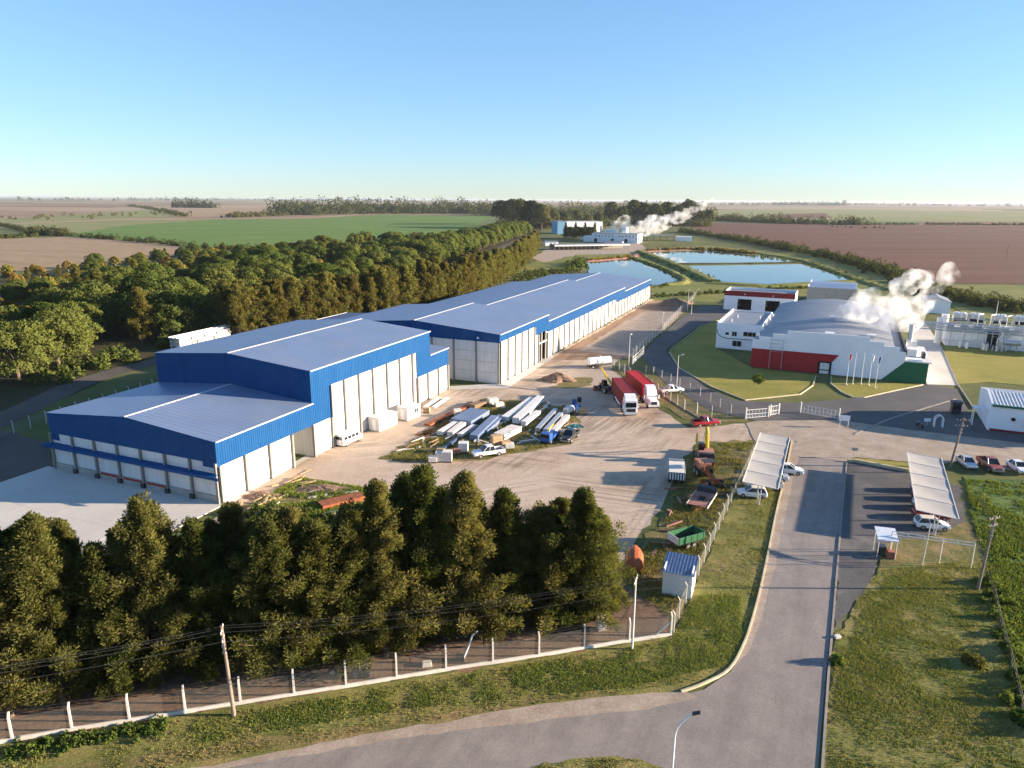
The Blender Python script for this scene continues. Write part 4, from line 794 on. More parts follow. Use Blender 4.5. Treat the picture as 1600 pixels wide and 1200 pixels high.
car('car', 'white car under the near end of the right shade carport', (53.2, 82.6, 0.09), math.radians(-12), 'car_white', 'hatch')
car('car', 'bright red car under the right shade carport', (54.8, 85.6, 0.09), math.radians(-12), 'car_red', 'sedan')
for x, y, pt, n in ((56.2, 88.5, 'car_silver', 'third'), (57.7, 91.4, 'car_dark', 'fourth'), (59.2, 94.4, 'car_white', 'fifth')): car('car', '%s car from the near end under the right shade carport' % n, (x, y, 0.09), math.radians(-12), pt, 'hatch', 'cars under the right carport')
car('car', 'grey car in the middle of the left shade carport', (38.6, 98.2, 0.07), math.radians(168), 'car_silver', 'sedan')
car('car', 'white car with half its nose out of the left shade carport', (42.0, 101.2, 0.07), math.radians(-15), 'car_white', 'sedan')
for i, (x, y, pt, lab) in enumerate(((71.2, 104.6, 'car_silver', 'silver car parked nearest the wooden pole at the right'), (74.2, 103.6, 'car_maroon', 'faded maroon pickup parked between two pale cars at the right'), (78.0, 102.8, 'car_white', 'pale car at the right end of the parked row'))):
    car('car' if i != 1 else 'pickup_truck', lab, (x, y, 0.09), math.radians(-98), pt, 'sedan' if i != 1 else 'pickup', cat='car' if i != 1 else 'pickup', group='cars parked in a row at the right')
def container_box(t, x0, x1, hw, z0, z1, paint):
    """shipping container with corrugated sides"""
    b = MB()
    for s in (-1, 1): corr(b, (x0, s*hw, 0), (1, 0, 0), (0, -s, 0), x1-x0, 0.55, 0.06, zf(z0), zf(z1))
    c = b.build('container_sides', paint, t)
    MB().box(x0, x1, -hw, hw, z0, z0+0.12).build('container_floor', paint, c); b = MB(); corr(b, (x0, 0, z1), (1, 0, 0), (0, 0, -1), x1-x0, 0.55, 0.04, lambda s: (0, -hw, 0), lambda s: (0, hw, 0)); b.build('container_roof', paint, c)
    b = MB()
    for x in (x0, x1-0.06):
        b.box(x, x+0.06, -hw, hw, z0, z1)
    b.build('container_end', paint, c)
    b = MB()
    for s in (-1, 1):
        b.box(x0-0.03, x1+0.03, s*hw-0.06, s*hw+0.06, z1-0.06, z1+0.05).box(x0-0.03, x1+0.03, s*hw-0.06, s*hw+0.06, z0-0.05, z0+0.1)
        for x in (x0, x1): b.box(x-0.06, x+0.06, s*hw-0.07, s*hw+0.07, z0, z1+0.04)
    b.build('container_frame', paint, c)
def truck(label, loc, rz, paint, bonnet, clen=12.0):
    t = thing('container_truck', label, 'truck', loc, rz, 'trucks with red containers')
    if not bonnet:
        MB().loft([rsec(-1.6, 1.22, 0.75, 3.25, 0.94), rsec(0.15, 1.25, 0.45, 3.3, 0.94), rsec(0.55, 1.22, 0.4, 3.0, 0.94), rsec(0.68, 1.15, 0.45, 1.6, 0.98)]).build('cab', 'car_white', t, bevel=0.05)
        MB().hexa([(0.665, -1.05, 1.75), (0.72, -1.05, 1.75), (0.72, 1.05, 1.75), (0.665, 1.05, 1.75)], [(0.56, -1.0, 2.65), (0.62, -1.0, 2.65), (0.62, 1.0, 2.65), (0.56, 1.0, 2.65)]).build('windscreen', 'glass_dark', t)
        MB().box(0.69, 0.74, -0.85, 0.85, 0.85, 1.45).build('grille', 'car_dark', t)
        MB().box(0.45, 0.8, -1.2, 1.2, 0.35, 0.75).build('bumper', 'car_white', t)
        MB().prism([(-1.5, 3.25), (0.1, 3.3), (-0.3, 3.75), (-1.5, 3.95)], 'y', -1.05, 1.05).build('wind_deflector', 'car_white', t)
        fx_ = -0.15
    else:
        MB().loft([rsec(-2.6, 1.1, 0.8, 3.4, 0.9), rsec(-0.9, 1.12, 0.6, 3.4, 0.9), rsec(-0.55, 1.12, 0.6, 2.3, 0.94), rsec(-0.5, 1.0, 0.6, 1.9, 0.9), rsec(0.9, 0.9, 0.6, 1.65, 0.85), rsec(1.1, 0.8, 0.6, 1.45, 0.85)]).build('cab', 'car_white', t, bevel=0.05)
        MB().hexa([(-0.56, -0.95, 2.0), (-0.5, -0.95, 2.0), (-0.5, 0.95, 2.0), (-0.56, 0.95, 2.0)], [(-0.82, -0.9, 2.85), (-0.76, -0.9, 2.85), (-0.76, 0.9, 2.85), (-0.82, 0.9, 2.85)]).build('windscreen', 'glass_dark', t)
        MB().box(1.08, 1.14, -0.6, 0.6, 0.8, 1.4).build('grille', 'car_dark', t); MB().box(0.9, 1.25, -1.15, 1.15, 0.4, 0.78).build('bumper', 'car_white', t)
        MB().prism([(-2.5, 3.38), (-1.0, 3.38), (-1.3, 3.9), (-2.5, 4.05)], 'y', -0.95, 0.95).build('wind_deflector', 'car_white', t)
        for s in (-1, 1): MB().box(-0.4, 0.8, s*1.0-0.2, s*1.0+0.2, 0.75, 1.15).build('mudguard', 'car_white', t)
        fx_ = 0.3
    for s in (-1, 1):
        MB().box(-0.4 if not bonnet else -0.95, 0.05 if not bonnet else -0.6, s*1.235-0.03, s*1.235+0.03, 1.85, 2.55).build('side_window', 'glass_dark', t)
        MB().box(0.45 if not bonnet else -0.6, 0.6 if not bonnet else -0.45, s*1.5-0.12, s*1.5+0.12, 1.6, 2.4).build('mirror', 'car_white', t)
        MB().box(0.70 if not bonnet else 1.05, 0.78 if not bonnet else 1.16, s*0.95-0.18, s*0.95+0.18, 0.62, 0.84).build('headlight', 'lamp_glass', t)
    x1 = -1.95 if not bonnet else -2.9; x0 = x1-clen
    MB().box(x0+0.2, 0.2, -0.5, 0.5, 0.75, 1.2).build('chassis', 'dark_steel', t)
    container_box(t, x0, x1, 1.22, 1.3, 3.95, paint)
    wheels(t, (fx_, x1-0.3, x1-1.6, x0+1.6, x0+2.9), 1.02, 0.5, 0.4)
    MB().box(x0+3.9, x1-2.5, -1.2, -1.15, 0.6, 1.1).box(x0+3.9, x1-2.5, 1.15, 1.2, 0.6, 1.1).build('side_guard', 'car_white', t)
    MB().box(x0-0.05, x0+0.05, -1.1, 1.1, 0.5, 0.7).build('rear_bar', 'dark_steel', t)
    return t
truck('white flat-nosed truck carrying a dark maroon container', (22.7, 130.6, ZG), math.radians(-88), 'container_maroon', False, 12.0)
truck('white bonneted truck carrying a bright red container', (28.0, 136.2, ZG), math.radians(-83), 'container_red', True, 12.2)
# telehandler
t = thing('telehandler', 'dark telehandler with a raised yellow boom behind the maroon container', 'telehandler', (20.3, 147.8, ZG), math.radians(108))
MB().box(-2.2, 2.0, -0.75, 0.75, 0.6, 1.5).build('chassis', 'dark_steel', t, bevel=0.06); MB().hexa([(-0.8, 0.1, 1.5), (0.7, 0.1, 1.5), (0.7, 1.0, 1.5), (-0.8, 1.0, 1.5)], [(-0.7, 0.2, 2.7), (0.4, 0.2, 2.7), (0.4, 0.95, 2.7), (-0.7, 0.95, 2.7)]).build('cab', 'glass_dark', t)
wheels(t, (-1.5, 1.4), 0.95, 0.62, 0.45)
bm_ = MB().hexa([(-2.0, -0.7, 1.6), (-2.0, -0.3, 1.6), (-2.0, -0.3, 2.0), (-2.0, -0.7, 2.0)], [(4.0, -0.65, 4.2), (4.0, -0.35, 4.2), (4.0, -0.35, 4.5), (4.0, -0.65, 4.5)]).build('boom', 'machine_yellow', t); MB().tube((4.0, -0.5, 4.3), (5.0, -0.5, 4.7), 0.12, n=6).build('boom_tip', 'machine_yellow', bm_); MB().box(4.9, 5.1, -1.0, 0.2, 4.2, 5.0).build('fork_carriage', 'dark_steel', bm_)
# tank trailer
t = thing('tank_trailer', 'white tank trailer standing by the fence behind the trucks', 'trailer', tuple((G(922, 577)+G(950, 571))/2), math.radians(22))
b = MB(); b.loft([[(x, 1.0*k*math.cos(q*math.pi/8), 1.75+1.0*k*math.sin(q*math.pi/8)) for q in range(16)] for x, k in ((-3.2, 0.5), (-3.0, 0.95), (3.0, 0.95), (3.2, 0.5))]); b.build('tank', 'white_paint', t, smooth=False)
MB().box(-3.2, 3.4, -0.5, 0.5, 0.55, 0.85).build('chassis', 'dark_steel', t); MB().tube((0, 0, 2.6), (0, 0, 2.95), 0.35, n=12).build('hatch', 'rim', t); wheels(t, (-2.2, -1.2), 0.8, 0.42, 0.3); MB().box(-3.0, 3.0, 0.9, 0.98, 1.4, 1.9).build('orange_stripe', 'rust_pink', t)
# excavator
t = thing('excavator', 'yellow excavator with folded arm among the parked machinery', 'excavator', (30.6, 105.8, ZG), math.radians(80))
for s in (-1, 1):
    tr = MB().prism([(-1.9, 0.35), (-1.6, 0.0), (1.6, 0.0), (1.9, 0.35), (1.7, 0.8), (-1.7, 0.8)], 'y', s*1.15-0.28, s*1.15+0.28).build('track', 'dark_steel', t)
    for k in range(4): MB().tube((-1.3+k*0.87, s*1.15-0.32, 0.4), (-1.3+k*0.87, s*1.15+0.32, 0.4), 0.25, n=10).build('track_roller', 'rust', tr)
MB().box(-1.9, 1.0, -1.2, 1.2, 0.95, 1.95).build('house', 'rust_pink', t, bevel=0.08); MB().box(-2.2, -1.4, -1.2, 1.2, 1.0, 2.1).build('counterweight', 'dark_steel', t, bevel=0.1)
MB().hexa([(-0.3, 0.25, 1.95), (1.0, 0.25, 1.95), (1.0, 1.2, 1.95), (-0.3, 1.2, 1.95)], [(-0.2, 0.3, 3.0), (0.6, 0.3, 3.0), (0.6, 1.15, 3.0), (-0.2, 1.15, 3.0)]).build('cab', 'glass_dark', t)
ar = MB().path([(0.8, -0.3, 1.5), (2.2, -0.3, 3.9), (3.6, -0.3, 4.5)], 0.28, 6).build('boom', 'machine_yellow', t); MB().path([(3.6, -0.3, 4.5), (4.6, -0.3, 2.2), (4.4, -0.3, 1.4)], 0.2, 6).build('stick', 'machine_yellow', ar)
MB().path([(1.4, 0.3, 1.9), (2.7, 0.1, 3.9)], 0.09, 6).build('ram', 'rim', ar); MB().prism([(3.8, 0.3), (4.8, 0.4), (5.0, 1.3), (4.2, 1.5), (3.7, 0.9)], 'y', -0.9, 0.3).build('bucket', 'rust', ar)
MB().path([(0.9, 1.3, 2.0), (2.4, 1.25, 3.8), (3.4, 1.25, 2.0)], 0.14, 5).build('guard_frame', 'machine_yellow', t)
# rusty machine frame
t = thing('grader', 'rust-brown road machine with bare frame behind the rusty trailer', 'grader', (29.0, 98.0, ZG), math.radians(95))
MB().box(-3.2, 3.0, -0.25, 0.25, 0.9, 1.35).build('frame_beam', 'rust', t); MB().box(1.4, 3.2, -0.85, 0.85, 1.0, 2.1).build('engine_cover', 'rust_pink', t, bevel=0.05); MB().box(3.0, 3.5, -1.0, 1.0, 0.7, 2.2).build('rear_plate', 'rust_pink', t)
for x in (-0.2, 1.0):
    for s in (-1, 1): MB().tube((x, s*0.75, 1.3), (x, s*0.75, 2.9), 0.06, n=5).build('cab_post', 'rust', t)
MB().box(-0.4, 1.2, -0.9, 0.9, 2.9, 3.0).build('cab_roof', 'dark_steel', t); wheels(t, (1.6, 2.8, -2.8), 0.95, 0.6, 0.4); MB().box(-1.6, -1.45, -1.7, 1.7, 0.2, 0.8).build('blade', 'rust', t)
# dump box with barred tail
t = thing('tipper_trailer', 'old pale tipper body with striped tailboard on the dark gravel', 'trailer', (24.4, 98.6, ZG), math.radians(78))
MB().box(-2.6, 2.4, -1.2, 1.2, 0.95, 1.1).build('floor', 'rust_pink', t)
for s in (-1, 1): MB().box(-2.6, 2.4, s*1.2-0.04, s*1.2+0.04, 1.1, 1.9).build('side_board', 'pale_concrete', t)
MB().box(2.36, 2.44, -1.15, 1.15, 1.1, 2.2).build('head_board', 'pale_concrete', t); tb = MB().box(-2.64, -2.58, -1.15, 1.15, 0.8, 1.9).build('tail_board', 'dark_steel', t)
for k in range(6): MB().box(-2.67, -2.645, -1.1+k*0.38, -0.92+k*0.38, 0.85, 1.85).build('tail_stripe', 'white_paint', tb)
MB().box(-2.5, 2.3, -1.1, 1.1, 1.85, 1.95).build('load_cover', 'pale_concrete', t); wheels(t, (-1.4, -0.4), 0.95, 0.45, 0.3); MB().box(2.4, 4.2, -0.1, 0.1, 0.7, 0.85).build('drawbar', 'dark_steel', t)
# rusty low trailer
t = thing('flat_trailer', 'pink-brown rusty flat trailer with ramps in the weeds', 'trailer', (25.9, 89.6, ZG), math.radians(62))
for k in range(9): MB().box(-2.6+k*0.6, -2.04+k*0.6, -1.35, 1.35, 0.7, 0.78).build('deck_plank', 'rust_pink' if k != 4 else 'rust', t)
MB().box(-2.7, 2.9, -1.42, -1.36, 0.55, 0.85).box(-2.7, 2.9, 1.36, 1.42, 0.55, 0.85).build('side_rail', 'pale_concrete', t); MB().box(2.4, 3.2, -1.3, 1.3, 0.8, 1.5).build('tool_box', 'dark_steel', t); MB().box(-0.6, 0.7, -0.4, 0.4, 0.79, 0.84).build('dark_hatch', 'black_gap', t); wheels(t, (0.2, 1.1), 1.1, 0.38, 0.3)
MB().path([(-2.6, -0.8, 0.7), (-3.6, 0, 0.5), (-2.6, 0.8, 0.7)], 0.07, 5).build('drawbar', 'rust', t)
# green box trailer
t = thing('box_trailer', 'small box trailer with green sides above the white shed', 'trailer', (20.9, 77.6, ZG), math.radians(28))
MB().box(-2.0, 2.0, -1.0, 1.0, 0.75, 0.85).build('floor', 'black_gap', t)
for s in (-1, 1): MB().box(-2.0, 2.0, s*1.0-0.03, s*1.0+0.03, 0.85, 1.75).build('side_board', 'trailer_green', t)
MB().box(-2.04, -1.98, -1.0, 1.0, 0.85, 1.75).build('head_board', 'pale_concrete', t); MB().box(1.98, 2.04, -1.0, 1.0, 0.85, 1.75).build('tail_board', 'trailer_green', t)
for k in range(5): MB().box(-1.9+k*0.92, -1.84+k*0.92, -1.06, -1.03, 0.8, 1.8).build('stake', 'trailer_green', t)
wheels(t, (-0.4, 0.5), 0.85, 0.36, 0.24); MB().tube((-2.0, 0, 0.7), (-3.3, 0, 0.5), 0.06, n=5).build('drawbar', 'dark_steel', t)
# orange mixer drum
t = thing('cement_mixer', 'orange drum mixer standing in the grass beside the trees', 'mixer', (13.6, 71.0, ZG), math.radians(80))
b = MB(); b.loft([[(x, r*math.cos(q*math.pi/8), 1.7+0.12*x+r*math.sin(q*math.pi/8)) for q in range(16)] for x, r in ((-1.8, 0.4), (-1.2, 0.95), (0.2, 1.05), (1.2, 0.8), (2.0, 0.45))]); b.build('drum', 'mixer_orange', t)
MB().box(-1.9, 1.8, -0.5, 0.5, 0.5, 0.75).build('chassis', 'rust', t); wheels(t, (-1.2, 0.9), 0.65, 0.4, 0.24)
for x in (-1.3, 1.3): MB().box(x-0.08, x+0.08, -0.6, 0.6, 0.75, 1.3).build('drum_stand', 'rust', t)
# white shed with blue roof
t = thing('block_hut', 'small white hut with blue sloping roof at the corner fence', 'hut', tuple(G(1034, 928)), math.radians(-21))
MB().box(0, 3.0, 0, 0.15, 0, 2.75).build('front_wall', 'shed_white', t); MB().box(0, 0.15, 0.15, 3.4, 0, 2.95).build('side_wall', 'shed_white', t); MB().box(2.85, 3.0, 0.15, 3.4, 0, 2.95).build('side_wall', 'shed_white', t); MB().box(0.15, 2.85, 3.25, 3.4, 0, 2.95).build('rear_wall', 'shed_white', t)
b = MB(); corr(b, (-0.2, 0, 0), (1, 0, 0), (0, 0, 1), 3.4, 0.35, 0.015, lambda s: (0, -0.25, 2.72), lambda s: (0, 3.6, 3.15)); b.build('roof', 'shed_roof', t); MB().box(3.0, 3.04, 0.9, 1.8, 0.1, 2.1).build('door', 'pale_concrete', t)
t = thing('meter_box', 'white meter box on a brown base behind the front fence', 'box', tuple(G(940, 984)), math.radians(12))
MB().box(-0.4, 0.4, -0.3, 0.3, 0, 0.3).build('base', 'grey_concrete', t); MB().box(-0.5, 0.5, -0.35, 0.35, 0.3, 1.4).build('cabinet', 'shed_white', t, bevel=0.03); MB().box(-0.02, 0.02, -0.37, -0.352, 0.4, 1.3).build('door_gap', 'dark_steel', t)
# site cabins
def site_cabin(label, p0, p1, door):
    a, b = G(*p0), G(*p1); t = thing('site_cabin', label, 'site cabin', tuple(a), math.atan2(b.y-a.y, b.x-a.x), 'site cabins along the warehouse'); L = (b-a).length
    bb = MB(); corr(bb, (0, 0, 0), (1, 0, 0), (0, -1, 0), L, 0.5, 0.03, zf(0.15), zf(2.5)); bb.build('long_side', 'white_panel', t); MB().box(0, L, 0.02, 2.4, 0.12, 2.48).build('body', 'white_panel', t)
    MB().box(-0.05, L+0.05, -0.06, 2.45, 2.5, 2.6).build('roof', 'pale_concrete', t); MB().box(0.1, L-0.1, 0.1, 2.3, 0.0, 0.12).build('skid', 'dark_steel', t)
    MB().box(-0.05, -0.003, 0.7, 1.6, 0.3, 2.2).build('door', 'white_paint', t)
    if door: window(t, 'y', L*0.55, L*0.8, 1.2, 2.0, -0.03)
site_cabin('white site cabin nearest the minibus along the warehouse', (593, 676), (621, 664), False)
site_cabin('white site cabin with a window beyond the first along the warehouse', (637, 659), (657, 651), True)
# rust coloured steel deck
t = thing('steel_deck', 'rust-red steel deck lying in the grass behind the near trees', 'steel deck', tuple(G(505, 799)), math.radians(35))
for k in range(6): MB().box(k*1.0, k*1.0+0.97, 0, 2.0, 0.55, 0.72).build('plate', 'rust', t)
for y in (0.05, 1.85): MB().box(0, 6, y, y+0.12, 0.1, 0.55).build('side_beam', 'rust', t)
# rack by the lane
t = thing('cooling_rack', 'pale grey rack of white ducts beside the lane left of the warehouse', 'rack', (-92.0, 187, 0.03), math.radians(66)); t.scale = (1, 1, 0.7)
for x in (0.3, 4.6, 9, 13.4, 17.7):
    for y in (-0.4, -3.6): MB().box(x-0.15, x+0.15, y-0.15, y+0.15, 0, 5.2).build('post', 'pale_concrete', t)
for z in (2.0, 3.6, 5.0): MB().box(0, 18.2, -3.9, -0.1, z, z+0.2).build('deck', 'white_core', t)
for k in range(3): MB().box(0.6+k*5.9, 5.8+k*5.9, -3.5, -0.5, 2.25, 3.55).build('bin', 'pale_concrete', t)
for k in range(4): MB().box(0.6+k*4.4, 4.4+k*4.4, -3.3, -0.7, 3.85, 4.9).build('bin', 'pale_concrete', t)
for y in (-3.4, -2.0, -0.6): MB().tube((-0.6, y, 5.5), (19.5, y, 5.9), 0.22, n=8).build('duct', 'white_paint', t)

# ------------------------------------------------------------------ building materials stacked on the grass
def stack(label, a, b, w, h, n, mat, z0=0.15, round_=False):
    """a bundle of n long sheets or boxes between two ground points"""
    p, q = G(*a), G(*b); L = (q-p).length; t = thing('panel_stack', label, 'panel stack', tuple(p), math.atan2(q.y-p.y, q.x-p.x), 'stacks of building panels in the yard'); t.location.z = 0.05
    for k in range(3): MB().box(L*(0.12+0.36*k), L*(0.12+0.36*k)+0.15, 0, w, 0, z0).build('bearer', 'timber', t)
    for i in range(n):
        j = rnd.uniform(-0.12, 0.12); hh = h/n
        MB().box(j, L+j*0.5, rnd.uniform(0, 0.06), w-rnd.uniform(0, 0.06), z0+i*hh, z0+(i+1)*hh-0.03).build('panel', mat, t)
    return t
stack('bundle of white panels at the left of the storage grass', (692, 682), (722, 663), 1.2, 0.7, 3, 'white_panel')
stack('bundle of wrapped pinkish panels second from the left', (708, 684), (733, 664), 1.2, 0.8, 3, 'pallet_wrap')
stack('short bundle of white panels before the blue sheet stack', (722, 685), (745, 670), 1.0, 0.6, 3, 'white_panel')
stack('broad stack of blue roofing sheets in the storage grass', (736, 668), (765, 650), 4.2, 1.0, 4, 'roof_sheet')
stack('long thin blue sheets beside the broad blue stack', (747, 690), (780, 658), 1.6, 0.9, 4, 'roof_sheet')
stack('pale blue sheets leaning next to the long blue sheets', (762, 680), (790, 655), 1.4, 0.7, 3, 'roof_sheet')
stack('long white panel stack behind the carton pallets', (812, 664), (850, 628), 1.5, 1.1, 4, 'white_panel')
stack('second long white panel stack at the back of the grass', (795, 660), (838, 629), 1.5, 0.9, 4, 'white_panel')
stack('white channel bundle right of the long white stacks', (822, 668), (845, 650), 1.1, 0.9, 3, 'white_panel')
stack('crumpled white wrapped panels behind the cartons', (788, 690), (815, 676), 2.2, 1.0, 3, 'pallet_wrap')
stack('long pale beams at the right of the storage grass', (844, 676), (872, 645), 0.9, 0.7, 3, 'galvanised')
stack('second row of long pale beams near the right edge', (856, 678), (880, 651), 0.9, 0.7, 3, 'galvanised')
stack('yellowish long beams nearest the dark pickup', (868, 679), (890, 655), 0.9, 0.7, 3, 'pallet_wrap')
stack('flat bundle of grey purlins beside the second site cabin', (668, 640), (690, 624), 1.0, 0.35, 2, 'galvanised')
stack('flat bundle of white purlins next to the grey purlins', (680, 640), (703, 624), 0.9, 0.3, 2, 'white_panel')
stack('single dark plank pile in the grass before the stacks', (696, 703), (718, 687), 0.5, 0.3, 2, 'shed_roof')
stack('heap of rusty beams along the track edge', (672, 668), (745, 633), 1.4, 0.35, 2, 'rust')
stack('pile of scrap boards at the back of the storage grass', (742, 641), (762, 634), 1.8, 0.8, 4, 'timber')
def pallet(label, px, py, sx, sy, h, mat, n=1):
    p = G(px, py); t = thing('pallet', label, 'pallet', (p.x, p.y, 0.05), math.radians(rnd.uniform(-8, 25)), 'loaded pallets in the yard')
    for k in range(4): MB().box(-sx/2+k*(sx-0.12)/3, -sx/2+k*(sx-0.12)/3+0.12, -sy/2, sy/2, 0, 0.14).build('slat', 'timber', t)
    for i in range(n): MB().box(-sx/2+0.02, sx/2-0.02, -sy/2+0.02, sy/2-0.02, 0.15+i*h/n, 0.15+(i+1)*h/n-0.03).build('load', mat, t, bevel=0.03)
pallet('leftmost wrapped pallet in front of the white pickup', 676, 722, 1.3, 1.3, 0.8, 'pallet_wrap')
pallet('middle wrapped pallet of the three left of the white pickup', 687, 721, 1.3, 1.3, 1.4, 'pallet_wrap', 2)
pallet('tall pinkish pallet nearest the white pickup on its left', 699, 721, 1.5, 1.4, 1.6, 'pallet_wrap', 2)
pallet('flat carton pallet behind the three wrapped pallets', 689, 708, 1.4, 1.2, 0.7, 'cardboard')
pallet('white block pallet behind the pickup nose', 724, 706, 1.6, 1.4, 1.5, 'white_panel', 2)
pallet('red and white bagged pallet beside the white block', 714, 709, 1.2, 1.2, 0.7, 'rust_pink')
pallet('tall carton stack behind the white pickup cab', 776, 699, 1.8, 1.3, 2.0, 'cardboard', 3)
pallet('low open carton stack right of the tall cartons', 790, 700, 1.6, 1.4, 1.1, 'cardboard', 2)
pallet('white carton pallet in front of the crumpled panels', 796, 701, 1.5, 1.2, 0.8, 'white_panel')
pallet('carton pallet at the far right of the storage grass', 910, 647, 1.5, 1.3, 1.1, 'cardboard', 2)
pallet('small blue drum pallet beside the far right cartons', 902, 643, 1.2, 1.2, 1.2, 'truck_blue', 2)
pallet('carton pallet beside the purlins at the second cabin', 667, 645, 1.3, 1.1, 0.9, 'cardboard')
pallet('white bundle pallet on the rusty beam heap', 715, 650, 1.4, 1.2, 1.2, 'pallet_wrap', 2)
pallet('white scrap pallet at the back left of the grass', 770, 632, 2.0, 1.6, 1.2, 'pallet_wrap', 3)
pallet('low white pallet behind the scrap boards', 780, 636, 1.8, 1.4, 0.8, 'white_panel', 2)
for px, py, mat, lab in ((905, 628, 'car_dark', 'dark drum standing near the far right pallets'), (897, 632, 'truck_blue', 'blue drum standing near the far right pallets'), (930, 610, 'rust', 'brown oil drum left of the telehandler')):
    p = G(px, py); t = thing('drum', lab, 'drum', (p.x, p.y, ZG)); MB().tube((0, 0, 0), (0, 0, 0.9), 0.45, n=14).build('shell', mat, t); MB().tube((0, 0, 0.9), (0, 0, 0.94), 0.47, n=14).build('rim', 'dark_steel', t)
t = thing('roll', 'large white foil roll on the beams at the back right', 'roll', tuple(G(884, 648)), math.radians(55)); MB().tube((0, 0, 0.75), (2.4, 0, 0.75), 0.7, n=18).build('wound_sheet', 'white_panel', t); MB().tube((-0.1, 0, 0.75), (2.5, 0, 0.75), 0.15, n=8).build('core', 'cardboard', t)
t = thing('tarpaulin', 'crumpled teal tarpaulin lying on the gravel', 'tarpaulin', tuple(G(897, 668)), 0.4)
b = MB(); gx, gy = 9, 6
for j in range(gy):
    for i in range(gx): b.v.append(((i-4)*0.38+rnd.uniform(-.1, .1), (j-2.5)*0.4+rnd.uniform(-.1, .1), 0.06+rnd.random()*0.28))
for j in range(gy-1):
    for i in range(gx-1): k = j*gx+i; b.f.append((k, k+1, k+gx+1, k+gx))
b.build('sheet', 'teal_sheet', t)
# small blue crane truck
t = thing('crane_truck', 'small blue truck with yellow fitting beside the pale beams', 'truck', tuple(G(858, 690)), math.radians(-115)); t.location.z = ZG
MB().box(0.6, 2.0, -0.9, 0.9, 0.5, 1.9).build('cab', 'truck_blue', t, bevel=0.08); MB().box(1.98, 2.04, -0.75, 0.75, 1.2, 1.75).build('windscreen', 'glass_dark', t); MB().box(-3.2, 0.5, -0.95, 0.95, 0.8, 0.95).build('flat_bed', 'truck_blue', t); MB().box(-3.0, 0.3, -0.3, 0.3, 0.5, 0.8).build('chassis', 'dark_steel', t)
MB().path([(0.2, 0, 0.95), (0.2, 0, 2.1), (-1.8, 0, 2.6)], 0.13, 6).build('crane_arm', 'machine_yellow', t); wheels(t, (-2.3, 1.3), 0.8, 0.4, 0.28)
for s in (-1, 1): MB().box(-3.2, 0.5, s*0.95-0.03, s*0.95+0.03, 0.95, 1.3).build('side_board', 'truck_blue', t)
# heaps of soil
def heap(label, px, py, rx, ry, h, seed, mat='earth_heap'):
    r = random.Random(seed); p = G(px, py); b = MB(); nu, nv = 26, 9
    ph = [(r.uniform(0, 6.3), r.uniform(0.05, 0.16)) for _ in range(5)]
    b.v.append((0, 0, h))
    for j in range(1, nv+1):
        for i in range(nu):
            th = 2*math.pi*i/nu; q = j/nv; k = 1+sum(a*math.sin((m+2)*th+f) for m, (f, a) in enumerate(ph))*q
            b.v.append((rx*q*k*math.cos(th), ry*q*k*math.sin(th), max(-0.05, h*(1-q**1.3)+r.uniform(-.12, .12)*h*(1-q*0.5))-(0.1 if j == nv else 0)))
    for i in range(nu): b.f.append((0, 1+i, 1+(i+1) % nu))
    for j in range(nv-1):
        for i in range(nu): a = 1+j*nu+i; c = 1+j*nu+(i+1) % nu; b.f.append((a, a+nu, c+nu, c))
    o = b.build('soil_heap', mat); o.location = (p.x, p.y, 0.04); tag(o, label, 'soil heap'); return o
heap('brown heap of soil on the gravel beside the warehouse corner', 872, 594, 4.2, 3.0, 1.7, 1)
heap('dark heap of soil beside the far fence', 1052, 476, 8.0, 5.0, 2.6, 2)
heap('low heap of earth beside the near grass patch', 505, 765, 4.5, 2.0, 0.6, 3, 'earth_heap')
heap('low heap of debris along the warehouse foot', 408, 775, 2.6, 1.6, 0.5, 4, 'earth_heap')

def debris(name, label, poly, n, seed, mats):
    """offcuts and boards too small and too many to tell apart"""
    r = random.Random(seed); P = [tuple(G(*p)[:2]) for p in poly]; xs = [p[0] for p in P]; ys = [p[1] for p in P]; b = MB(); k = 0
    for _ in range(n*6):
        x, y = r.uniform(min(xs), max(xs)), r.uniform(min(ys), max(ys)); c = False; j = len(P)-1
        for i in range(len(P)):
            if (P[i][1] > y) != (P[j][1] > y) and x < (P[j][0]-P[i][0])*(y-P[i][1])/(P[j][1]-P[i][1])+P[i][0]: c = not c
            j = i
        if not c: continue
        L, w, h, a = r.uniform(.4, 3.2), r.uniform(.06, .35), r.uniform(.05, .3), r.gauss(0.9, .7); u = Vector((math.cos(a), math.sin(a), 0)); v = Vector((-u.y, u.x, 0)); o = Vector((x, y, 0.04))
        q = [o-u*L/2-v*w/2, o+u*L/2-v*w/2, o+u*L/2+v*w/2, o-u*L/2+v*w/2]; t = Vector((0, 0, h)); e = Vector((0, 0, r.uniform(0, .25)))
        b.hexa([q[0], q[1]+e, q[2]+e, q[3]], [q[0]+t, q[1]+e+t, q[2]+e+t, q[3]+t]); k += 1
        if k >= n: break
    o = b.build(name, mats); return tag(o, label, None, None, 'stuff')
SG = [(620, 705), (690, 655), (750, 628), (850, 628), (905, 640), (895, 690), (800, 700)]
debris('debris', 'pale offcuts scattered over the storage grass', SG, 50, 1, 'pallet_wrap')
debris('debris', 'dark boards scattered over the storage grass', SG, 70, 2, 'timber')
debris('debris', 'bluish metal offcuts scattered over the storage grass', SG, 30, 3, 'galvanised')
debris('debris', 'rusty scrap along the track beside the storage grass', [(650, 685), (700, 650), (750, 628), (760, 635), (700, 662), (660, 690)], 45, 4, 'rust')
debris('debris', 'rubble and boards at the foot of the warehouse', [(350, 795), (480, 735), (500, 745), (430, 790), (380, 815)], 30, 5, 'cardboard')
